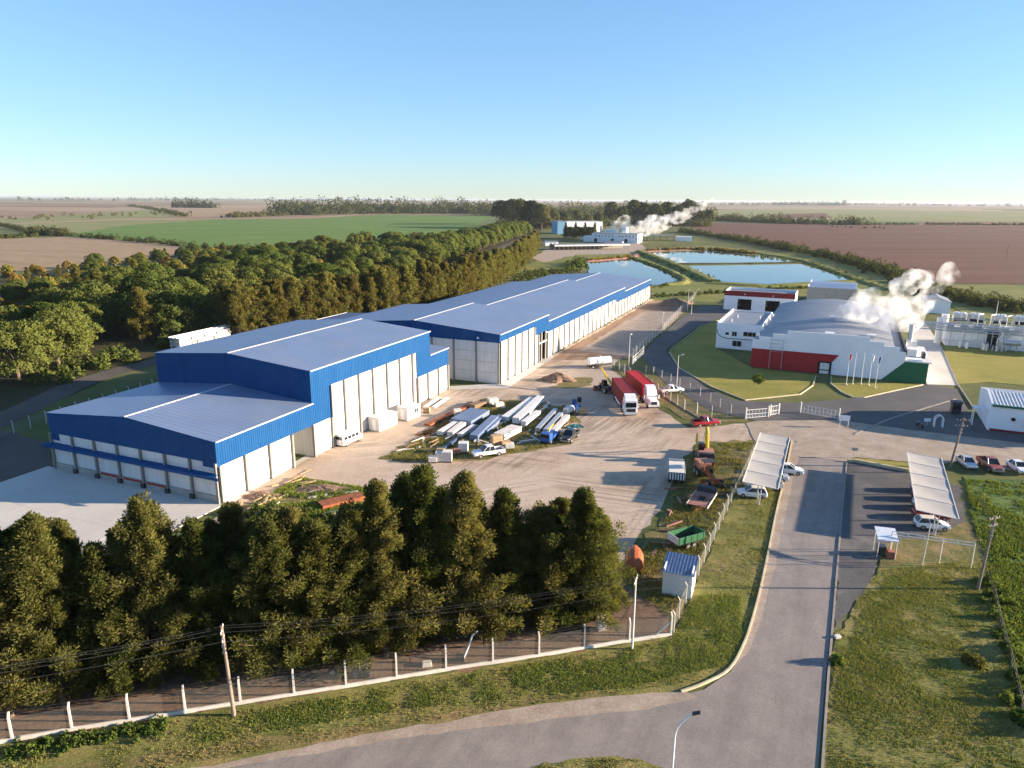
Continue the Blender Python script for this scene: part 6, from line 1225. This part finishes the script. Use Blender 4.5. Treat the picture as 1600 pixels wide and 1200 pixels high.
def conifer(seed, h, r, mat, nl=120, per=5, leaf=26, lsize=0.42, low=0.06, ex=0.75, up=0.45):
    """casuarina-like: upright trunk, rising limbs, drooping sprays gathered in tufts"""
    rs = np.random.RandomState(seed); tr = MB(); rv = random.Random(seed)
    bend = [(0, 0)]
    for k in range(6): bend.append((bend[-1][0]+rv.uniform(-.18, .18), bend[-1][1]+rv.uniform(-.18, .18)))
    tp = [(bend[k][0], bend[k][1], h*0.96*k/6) for k in range(7)]
    for k in range(6): tr.tube(tp[k], tp[k+1], 0.24*(1-k/6.3)*h/16+0.02, 0.24*(1-(k+1)/6.3)*h/16+0.02, 8)
    C, D, Ls, O = [], [], [], []
    lob = rs.uniform(0.45, 1.4, 7); tier = rs.uniform(0.6, 1.25, 12)
    for i in range(nl):
        t = low+(1-low)*((i+rs.rand())/nl)**0.9; th = i*2.399+rs.normal(0, .3)
        prof = (min(1, (t-low+0.16)/0.22))*(1-t)**ex*1.12+0.08
        R = r*prof*rs.uniform(0.6, 1.2)*lob[int(th % 6.283/6.283*7) % 7]*tier[int(t*11.9)]; z = t*h
        k = min(5, int(t*6)); bx = tp[k][0]; by = tp[k][1]
        d = np.array([math.cos(th), math.sin(th), up+rs.normal(0, .15)]); e = np.array([bx, by, z])+d*R
        tr.tube((bx, by, z), tuple(e), 0.05*(1-t)+0.02, 0.012, 4, cap=False)
        for j in range(per):
            f = 0.35+0.65*(j+rs.rand())/per; c = np.array([bx, by, z])+d*R*f+rs.normal(0, .16, 3); cr = 0.36+0.3*R/r*(1-0.3*f); n = int(leaf*rs.uniform(.6, 1.3))
            q = rs.normal(size=(n, 3)); q /= np.linalg.norm(q, axis=1, keepdims=True); C.append(c+q*cr*rs.rand(n, 1)**0.5*np.array([1, 1, 1.25])); D.append(q*0.7+np.array([d[0]*.4, d[1]*.4, 0.55])); Ls.append(rs.uniform(.6, 1.3, n)*lsize); O.append(q+np.array([d[0]*.5, d[1]*.5, 0.25]))
    for j in range(10):                                   # leader tuft
        n = 14; c = np.array([tp[-1][0], tp[-1][1], h*(0.92+0.011*j)]); q = rs.normal(size=(n, 3))*0.22*(1-j/12); C.append(c+q); D.append(q+np.array([0, 0, .6])); Ls.append(rs.uniform(.5, 1, n)*lsize); O.append(q*3+np.array([0, 0, .3]))
    C = np.concatenate(C); D = np.concatenate(D); Ls = np.concatenate(Ls)
    return tr.mesh('trunk'), leaf_mesh('crown', C, D, Ls, Ls*0.2, mat, rs, np.concatenate(O))
def dome(seed, h, R, mat, nb=46, leaf=210, lsize=0.75, flat=0.62, trunk=0.3, zlow=0.25):
    """broadleaf: limbs fan out to rounded leafy masses of uneven size over a dome"""
    rs = np.random.RandomState(seed); tr = MB(); z0 = h*trunk; tr.tube((0, 0, -0.2), (0.1, 0, z0), 0.035*h, 0.027*h, 8); C, D, Ls, O = [], [], [], []
    cz = h-R*flat*1.05; cz = max(cz, h*0.42); rz = h-cz
    lob = rs.uniform(0.6, 1.25, 9)
    for i in range(nb):
        th = i*2.399+rs.normal(0, .3); y = 1-(1-(-0.35))*(i+.5)/nb; rad = math.sqrt(max(0, 1-y*y)); s = lob[int(th % 6.283/6.283*9) % 9]
        c = np.array([rad*math.cos(th)*R*s, rad*math.sin(th)*R*s, cz+y*rz*(0.9+0.1*s)])*np.array([.86, .86, .93]); br = R*rs.uniform(.12, .34)
        if i % 3 == 0: tr.tube((0.1, 0, z0*rs.uniform(.7, 1)), tuple(c*np.array([.8, .8, .92])), 0.014*h, 0.02, 5, cap=False)
        n = int(leaf*rs.uniform(.6, 1.3)*(br/(R*.25))**1.4); q = rs.normal(size=(n, 3)); q /= np.linalg.norm(q, axis=1, keepdims=True); q[:, 2] = np.where(q[:, 2] < -0.3, -q[:, 2], q[:, 2])
        C.append(c+q*br*(0.72+0.33*rs.rand(n, 1))*np.array([1, 1, .8])); D.append(q+rs.normal(0, .6, (n, 3))); Ls.append(rs.uniform(.5, 1.2, n)*lsize); O.append(q+c*np.array([.3/R, .3/R, 0]))
    C = np.concatenate(C); D = np.concatenate(D); Ls = np.concatenate(Ls)
    return tr.mesh('trunk'), leaf_mesh('crown', C, D, Ls, Ls*0.36, mat, rs, np.concatenate(O))
def tree_at(proto, name, label, loc, rz, s, group, cat='tree', bark='bark', sz=None):
    t = thing(name, label, cat, loc, rz, group); t.scale = (s, s, sz or s)
    tm, cm = proto
    if not tm.materials: tm.materials.append(M(bark))
    link('trunk', tm, t); link('crown', cm, t); return t
def inside(p, poly):
    x, y = p; c = False; j = len(poly)-1
    for i in range(len(poly)):
        xi, yi = poly[i]; xj, yj = poly[j]
        if (yi > y) != (yj > y) and x < (xj-xi)*(y-yi)/(yj-yi)+xi: c = not c
        j = i
    return c
def pxpoly(pts): return [tuple(G(*p)[:2]) for p in pts]

# near belt before the warehouse
CON = [conifer(11+i, 16.0, (3.3, 3.7, 3.0, 3.8, 3.2, 3.5)[i], 'leaf_casuarina', 130, 6, 92, 0.26, 0.02, (0.55, 0.75, 0.6, 0.9, 0.5, 0.7)[i], (0.45, 0.6, 0.75, 0.5, 0.65, 0.55)[i]) for i in range(6)]
tops = [(-45, 812, 0), (10, 838, 1), (50, 816, 0), (104, 822, 1), (152, 862, 0), (215, 792, 0), (268, 850, 1), (300, 832, 0), (362, 796, 1), (415, 815, 0), (455, 806, 0), (492, 850, 1), (528, 832, 0), (560, 812, 1), (592, 766, 0), (628, 752, 1), (658, 738, 0), (694, 772, 1), (726, 748, 0), (762, 800, 1), (792, 772, 0), (822, 830, 1), (850, 800, 0), (882, 788, 1), (906, 768, 0), (938, 812, 0), (78, 838, 1), (185, 832, 1), (242, 828, 1), (335, 822, 1), (392, 828, 1), (474, 822, 0), (545, 802, 0), (610, 778, 1), (745, 790, 0), (866, 815, 0), (924, 802, 1)]
tops.sort()
for i, (tx, ty, back) in enumerate(tops):
    d = _r2*(tx-800)-_u2*(ty-600)+_f*FOC; c = 59.5+back*4.4+rnd.uniform(-.7, .7); k = c/(d.y-0.277*d.x); x, y, h = d.x*k, d.y*k, CAM_H+d.z*k
    tree_at(CON[i % 6], 'casuarina_tree', 'dark olive conifer, %s from the left in the near belt behind the front fence' % ORD[i], (x, y, 0.03), rnd.uniform(0, 6.28), 0.98+0.1*rnd.random(), 'trees of the near belt', sz=h/16.0, bark='bark')
# mixed wood left of the warehouse
DOM = [dome(31+i, 13.5, 7.6+0.5*i, 'leaf_dome', 60, 260, 0.62, 0.85, 0.3) for i in range(3)]
BRT = [dome(41+i, 10.5, 4.6, 'leaf_bright', 40, 190, 0.6, 1.0, 0.35) for i in range(2)]
AUT = [dome(51+i, 9.5, 4.8, 'leaf_autumn', 40, 170, 0.6, 0.95, 0.3) for i in range(2)]
BRZ = [conifer(61+i, 14.0, 3.5, 'leaf_bronze', 90, 5, 30, 0.5, 0.10, 0.5, 0.7) for i in range(4)]
wood = pxpoly([(-140, 640), (20, 602), (120, 572), (215, 546), (262, 535), (330, 520)])+[(-70, 300), (-45, 420), (-30, 520)]+pxpoly([(760, 378), (690, 378), (600, 394), (420, 394), (330, 395), (230, 408), (60, 428), (-140, 440)])
lane_pts = [Vector((p[0], p[1])) for p in LANE]
pts_w = []; rw = random.Random(5)
for _ in range(14000):
    x, y = rw.uniform(-330, -10), rw.uniform(120, 620)
    if not inside((x, y), wood): continue
    if min((Vector((x, y))-q).length for q in lane_pts) < 7.5: continue
    mn = 8.6 if y < 260 else 10.5
    if all((x-a)**2+(y-b)**2 > mn*mn for a, b in pts_w): pts_w.append((x, y))
    if len(pts_w) >= 300: break
for x, y in pts_w:
    dl = min((Vector((x, y))-q).length for q in lane_pts); q = rw.random()
    if y < 152 and x > -128: kind = 'b'
    elif dl < 42: kind = 'd' if q < .80 else ('z' if q < .88 else ('b' if q < .95 else 'a'))
    else: kind = ('d' if q < .30 else ('b' if q < .56 else ('a' if q < .92 else 'z'))) if x < -150 else ('d' if q < .5 else ('b' if q < .66 else ('a' if q < .9 else 'z')))
    s = rw.uniform(.78, 1.15)*(0.58 if x < -190 else (0.75 if x < -145 else 1.0)); rz = rw.uniform(0, 6.28)
    if kind == 'd': tree_at(rw.choice(DOM), 'broadleaf_tree', 'broad dark green tree with rounded crown in the wood left of the warehouse', (x, y, 0), rz, s, 'dark green trees of the wood')
    elif kind == 'b': tree_at(rw.choice(BRT), 'broadleaf_tree', 'bright yellow-green tree in the wood left of the warehouse', (x, y, 0), rz, s, 'yellow-green trees of the wood', bark='bark_pale')
    elif kind == 'a': tree_at(rw.choice(AUT), 'autumn_tree', 'orange autumn tree in the wood left of the warehouse', (x, y, 0), rz, s, 'autumn trees of the wood', bark='bark_pale')
    else: tree_at(rw.choice(BRZ), 'bronze_tree', 'slender bronze tree in the wood left of the warehouse', (x, y, 0), rz, s, 'slender bronze trees of the wood')
# bronze row between lane and warehouse
row = resample([(-79, 203), (-62, 222), (-46, 240), (-30, 262), (-17, 295), (-8, 335), (2, 400), (10, 480), (18, 575)], 4.6)
for i, p in enumerate(row):
    tree_at(BRZ[i % 4], 'bronze_tree', 'bronze-green tree in the row between the lane and the warehouse', (p.x+rw.uniform(-1.2, 1.2), p.y+rw.uniform(-1.2, 1.2), 0), rw.uniform(0, 6), rw.uniform(.85, 1.2), 'bronze row beside the warehouse')
    if i < 34: tree_at(BRZ[(i+1) % 4], 'bronze_tree', 'bronze-green tree in the row between the lane and the warehouse', (p.x-5.0+rw.uniform(-1, 1), p.y+4+rw.uniform(-1, 1), 0), rw.uniform(0, 6), rw.uniform(.95, 1.25), 'bronze row beside the warehouse')
# domes on the far side of the lane, running to the far works
for i, p in enumerate(resample([(-46, 420), (-24, 560), (-2, 700), (22, 850)], 11)):
    for off in (-9, -18): tree_at(DOM[(i+off) % 3], 'broadleaf_tree', 'dark green tree in the double row along the lane beside the green field', (p.x+off+rw.uniform(-2, 2), p.y+rw.uniform(-3, 3), 0), rw.uniform(0, 6), rw.uniform(.95, 1.25), 'double row along the lane')
# tall trees round the far works
FAR = [dome(71+i, 20, 7.0+i, 'leaf_far', 52, 90, 1.3, 1.25, 0.22) for i in range(3)]
tall = sorted(((955, 351, 1.75), (972, 352, 1.4), (990, 350, 1.9), (1006, 351, 1.7), (1022, 352, 1.6), (1040, 350, 1.75), (1058, 352, 1.5), (1075, 351, 1.95), (1092, 353, 1.6), (1108, 353, 1.2), (935, 354, 1.0), (918, 356, 0.9), (862, 357, 1.2), (846, 358, 1.6), (830, 357, 1.8), (814, 356, 1.9), (798, 352, 1.9), (782, 350, 1.8), (880, 352, 1.0), (900, 350, 1.1)))
for i, (px, py, s) in enumerate(tall):
    p = G(px, py); tree_at(FAR[i % 3], 'tall_tree', 'tall dark tree, %s from the left of those round the far works' % ORD[i], (p.x, p.y, 0), i*1.3, s, 'tall trees behind the far works', sz=s*1.05)
for i, px in enumerate((884, 889, 894, 899, 904, 909, 914, 919, 924, 929)):
    p = G(px, 372+(i % 3)); tree_at(FAR[i % 3] if i % 3 else CON[i % 6], 'dark_tree', 'dark tree, %s from the left before the blue and white far hall' % ORD[i], (p.x, p.y, 0), i, 0.62 if i % 3 else 1.0, 'slender trees before the far hall')
# young tree on the works lawn
p = G(1183, 612); t = thing('young_tree', 'young tree with feathery crown on the works lawn', 'tree', tuple(p)); rs = np.random.RandomState(4)
MB().tube((0, 0, 0), (0.05, 0, 2.2), 0.08, 0.06, 7).build('trunk', 'bark_pale', t)
q = rs.normal(size=(520, 3)); q /= np.linalg.norm(q, axis=1, keepdims=True); link('crown', leaf_mesh('crown', np.array([0.05, 0, 2.9])+q*np.array([1.1, 1.1, .8])*rs.rand(520, 1)**.4, q+np.array([0, 0, -.3]), .55, .09, 'palm_leaf', rs), t)
# growth nobody could count
def mass(name, label, line, width, h, n, leaf, lsize, mat, seed, z=0):
    """hedge or far belt: overlapping leafy lumps along a line of ground points"""
    rs = np.random.RandomState(seed); L = [Vector((a[0], a[1], 0)) for a in line]; seg = [(b-a).length for a, b in zip(L, L[1:])]; tot = sum(seg); C, D, Ls, O = [], [], [], []
    for i in range(n):
        s = rs.rand()*tot; k = 0
        while k < len(seg)-1 and s > seg[k]: s -= seg[k]; k += 1
        c = L[k].lerp(L[k+1], min(1, s/seg[k])); d = (L[k+1]-L[k]).normalized(); off = rs.normal(0, width/3); hh = h*rs.uniform(.45, 1.1)*(0.75+0.35*math.sin(i*0.9)); r = hh*rs.uniform(.35, .6)
        c = np.array([c.x-d.y*off, c.y+d.x*off, z]); q = rs.normal(size=(leaf, 3)); q /= np.linalg.norm(q, axis=1, keepdims=True); q[:, 2] = np.abs(q[:, 2])*1.0
        C.append(c+q*np.array([r, r, hh])*(.75+.3*rs.rand(leaf, 1))); D.append(q+rs.normal(0, .7, (leaf, 3))); Ls.append(rs.uniform(.5, 1.2, leaf)*lsize); O.append(q)
    C = np.concatenate(C); D = np.concatenate(D); Ls = np.concatenate(Ls)
    return tag(link(name, leaf_mesh(name, C, D, Ls, Ls*.38, mat, rs, np.concatenate(O))), label, None, None, 'stuff')
def gl(pts): return [tuple(G(*p)[:2]) for p in pts]
mass('hedgerow', 'dark hedge along the brown ploughed field and the ponds', gl([(1062, 362), (1130, 372), (1220, 388), (1300, 404), (1360, 421), (1420, 438)]), 9, 6.5, 520, 90, 1.1, 'leaf_far', 1)
mass('hedgerow', 'scrub along the far end of the ponds', gl([(1420, 440), (1460, 455), (1500, 468), (1560, 482), (1640, 492)]), 12, 4.5, 260, 110, .8, 'leaf_far', 2)
mass('hedgerow', 'hedge between the stubble and the green field', gl([(0, 352), (45, 362), (80, 367), (150, 372), (230, 379), (330, 389), (420, 392), (600, 394)]), 8, 5.0, 420, 70, 1.0, 'leaf_far', 3)
mass('thicket', 'thicket at the far corner of the stubble field', gl([(50, 366), (75, 368), (105, 368)]), 16, 9, 90, 130, 1.6, 'leaf_far', 4)
mass('thicket', 'scrub at the left of the stubble field', gl([(-30, 372), (10, 373), (45, 370)]), 16, 5, 80, 110, 1.2, 'leaf_scrub', 5)
mass('tree_belt', 'far belt of tall dark trees behind the green field', gl([(430, 336), (520, 334), (600, 333), (700, 333), (780, 334)]), 120, 40, 420, 90, 4.6, 'leaf_far', 6)
mass('tree_belt', 'far belt of tall trees behind the works', gl([(780, 336), (860, 338), (960, 336), (1100, 336)]), 160, 34, 340, 80, 4.4, 'leaf_far', 7)
mass('tree_belt', 'row of trees beyond the brown ploughed field', gl([(1100, 344), (1180, 347), (1250, 350), (1330, 351), (1345, 352)]), 30, 16, 260, 70, 2.4, 'leaf_far', 8)
mass('tree_belt', 'low far hedge right of the tree row beyond the ploughed field', gl([(1345, 351), (1480, 351), (1640, 352)]), 15, 4, 200, 40, 1.8, 'leaf_far', 9)
mass('tree_belt', 'far clump of trees on the left plain', gl([(272, 324), (300, 324.5), (335, 325)]), 60, 36, 70, 80, 4.5, 'leaf_far', 10)
mass('tree_belt', 'dark hedge running away on the left plain', gl([(290, 339), (262, 332), (225, 325), (200, 322)]), 20, 10, 150, 50, 3.0, 'leaf_far', 11)
mass('tree_belt', 'far clumps of trees at the left of the tan field', gl([(352, 340), (380, 339), (440, 337)]), 40, 11, 120, 70, 2.8, 'leaf_far', 12)
mass('tree_belt', 'far clump of trees on the right plain', gl([(1210, 320.5), (1260, 321), (1322, 321.5)]), 90, 48, 130, 60, 8, 'leaf_far', 13)
mass('tree_belt', 'faint far trees along the left horizon', gl([(-60, 313), (150, 313.5), (420, 313), (640, 315)]), 900, 45, 150, 30, 14, 'leaf_far', 14)
mass('tree_belt', 'faint far trees along the right horizon', gl([(880, 319), (1100, 320), (1400, 321), (1680, 323)]), 900, 32, 200, 30, 12, 'leaf_far', 15)
mass('scattered_bushes', 'scattered bushes over the left pasture', gl([(0, 343), (120, 339), (260, 333)]), 160, 8, 40, 50, 2.4, 'leaf_far', 16)
mass('scattered_bushes', 'bushes at the far edge of the brown field', gl([(1300, 355), (1420, 358)]), 40, 3, 14, 60, 1.4, 'leaf_far', 17)
mass('pond_scrub', 'dark bushes on the bank left of the ponds', gl([(885, 422), (905, 416), (898, 410)]), 8, 4.5, 40, 120, .9, 'leaf_dome', 18)
mass('pond_scrub', 'rough green growth on the ground beyond the warehouse', gl([(790, 440), (830, 430), (870, 422), (905, 425)]), 22, 1.6, 220, 60, .6, 'leaf_scrub', 19)
mass('pond_scrub', 'low scrub on the near pond bank', gl([(1020, 463), (1060, 462), (1110, 459), (1200, 452), (1260, 450)]), 6, 1.6, 130, 60, .5, 'leaf_scrub', 20)
mass('undergrowth', 'dark undergrowth along the edge of the wood', [(-104, 150), (-100, 175), (-97, 195), (-80, 260), (-60, 340), (-40, 450)], 8, 3.2, 300, 80, .8, 'leaf_dome', 21)
mass('undergrowth', 'low shrubs under the near belt of trees', gl([(330, 850), (420, 880), (560, 930), (700, 945), (860, 930)]), 4, 1.4, 90, 90, .4, 'leaf_scrub', 22)
mass('undergrowth', 'scrub in the rough grass behind the near trees', gl([(385, 808), (440, 812), (520, 822), (590, 806)]), 3, 1.3, 70, 90, .35, 'leaf_scrub', 23)
mass('weed_bank', 'bright green creeping weeds at the foot of the front fence', gl([(10, 1180), (90, 1165), (180, 1150), (260, 1135)]), 1.5, 0.45, 260, 40, .18, 'weed_leaf', 24)
mass('verge_shrub', 'shrubs and weeds along the field fence', gl([(1548, 910), (1560, 960), (1575, 1010), (1590, 1070), (1615, 1150)]), 2.0, 1.0, 80, 110, .28, 'weed_leaf', 25)
mass('verge_shrub', 'brown shrub on the right verge', gl([(1512, 1032), (1528, 1045)]), 1.0, 1.1, 9, 160, .24, 'leaf_bronze', 26)
mass('verge_shrub', 'small green shrub at the right road edge', gl([(1307, 1032), (1310, 1040)]), .5, .9, 6, 120, .25, 'weed_leaf', 27)
def tufts(name, label, poly, n, h, w, mat, seed, clump=0.0):
    """grass blades scattered over a ground polygon, thicker in patches"""
    rs = np.random.RandomState(seed); P = np.array(poly); lo, hi = P.min(0), P.max(0); X = rs.uniform(lo, hi, (n*4, 2)); j = len(P)-1; ins = np.zeros(len(X), bool)
    for i in range(len(P)):
        xi, yi = P[i]; xj, yj = P[j]; c = ((yi > X[:, 1]) != (yj > X[:, 1])) & (X[:, 0] < (xj-xi)*(X[:, 1]-yi)/(yj-yi+1e-9)+xi); ins ^= c; j = i
    X = X[ins]
    if clump:
        f = np.zeros(len(X))
        for sc, am in ((clump*0.35, 1.0), (clump, 0.9), (clump*3, 0.7)):
            T = rs.normal(size=(64, 64)); U = X*sc; I = np.floor(U).astype(int); R = U-I; R = R*R*(3-2*R); g = lambda a, b: T[(I[:, 0]+a) % 64, (I[:, 1]+b) % 64]
            f += am*((g(0, 0)*(1-R[:, 0])+g(1, 0)*R[:, 0])*(1-R[:, 1])+(g(0, 1)*(1-R[:, 0])+g(1, 1)*R[:, 0])*R[:, 1])
        X = X[f+rs.normal(0, .7, len(X)) > -0.25]
    X = X[:n]; k = len(X); C = np.column_stack([X, np.full(k, .04)]); D = np.column_stack([rs.normal(0, .5, (k, 2)), np.ones(k)])
    return tag(link(name, leaf_mesh(name, C, D, rs.uniform(.5, 1.3, k)*h, w, mat, rs)), label, None, None, 'stuff')
tufts('grass', 'grass of the verge before the front fence', pxpoly([(-160, 1200), (1046, 1000), (1062, 978), (1092, 905), (1130, 815), (1182, 715), (1232, 700), (1210, 800), (1184, 925), (1160, 1003), (1136, 1042), (1096, 1064), (960, 1084), (850, 1098), (600, 1140), (300, 1192), (-160, 1290)]), 90000, .15, .032, 'grass_blade', 1, .8)
tufts('grass', 'greener grass close to the verge corner', pxpoly([(300, 1130), (1046, 1002), (1090, 930), (1160, 930), (1158, 1000), (1130, 1042), (980, 1075), (640, 1108), (300, 1165)]), 42000, .17, .032, 'grass_green', 2, .55)
tufts('grass', 'grass of the right verge beside the road', pxpoly([(1374, 892), (1334, 952), (1308, 1002), (1298, 1080), (1284, 1210), (1275, 1330), (1700, 1330), (1700, 1000), (1560, 872)]), 60000, .14, .032, 'grass_blade', 3, .7)
tufts('grass', 'greener grass streaks of the right verge', pxpoly([(1390, 900), (1340, 970), (1306, 1080), (1290, 1300), (1640, 1300), (1560, 1000), (1540, 890)]), 26000, .15, .032, 'grass_green', 4, .5)
tufts('grass', 'grass of the traffic corner at the bottom', pxpoly([(800, 1212), (850, 1194), (930, 1185), (1000, 1189), (1048, 1206), (1056, 1320), (760, 1320)]), 12000, .14, .032, 'grass_blade', 5, .6)
tufts('rough_growth', 'rank green growth of the field at the right edge', pxpoly([(1508, 750), (1620, 756), (1800, 775), (1850, 1200), (1640, 1200), (1582, 1040), (1550, 900), (1524, 830)]), 60000, .3, .06, 'grass_green', 6, .5)
tufts('rough_growth', 'dry weeds among the parked machinery', pxpoly([(1092, 694), (1178, 692), (1168, 725), (1126, 812), (1086, 905), (1052, 970), (1000, 932), (970, 906), (1004, 860), (1046, 802), (1064, 742)]), 22000, .32, .05, 'grass_blade', 7, .6)
tufts('rough_growth', 'weeds in the grass under the stacked panels', pxpoly([(595, 718), (645, 690), (705, 650), (765, 625), (840, 632), (900, 642), (890, 693), (820, 705), (740, 718), (660, 722)]), 16000, .3, .06, 'grass_blade', 8, .5)
tufts('rough_growth', 'weeds in the rough grass near the warehouse foot', pxpoly([(380, 795), (470, 748), (560, 762), (615, 774), (596, 812), (520, 836), (400, 830)]), 14000, .4, .06, 'grass_green', 9, .6)

mass('reeds', 'reddish reeds on the far bank of the ponds', gl([(1015, 392.5), (1060, 390.5), (1110, 391), (1180, 397)]), 6, 2.6, 160, 50, 1.0, 'leaf_autumn', 40)
mass('reeds', 'reddish reeds at the head of the left pond', gl([(918, 408), (950, 405.5), (985, 402.5)]), 5, 2.0, 110, 50, .8, 'leaf_autumn', 41)
mass('bank_growth', 'rough growth along the bank between the ponds', gl([(1002, 396), (1050, 414), (1085, 429), (1112, 441)]), 9, 1.9, 160, 50, .55, 'leaf_scrub', 42)
mass('bank_growth', 'rough growth along the right bank of the ponds', gl([(1180, 400), (1260, 410), (1340, 438), (1400, 455)]), 8, 1.6, 160, 50, .55, 'leaf_scrub', 43)
mass('bank_growth', 'rough growth round the left pond', gl([(990, 405), (1030, 418), (1072, 440), (1040, 447), (1020, 450)]), 4, 1.5, 110, 50, .5, 'leaf_scrub', 44)

mass('tree_belt', 'dense lower trees between the tall trees round the far works', gl([(780, 352), (850, 357), (910, 354), (1000, 352), (1110, 354)]), 30, 17, 300, 80, 2.2, 'leaf_far', 45)
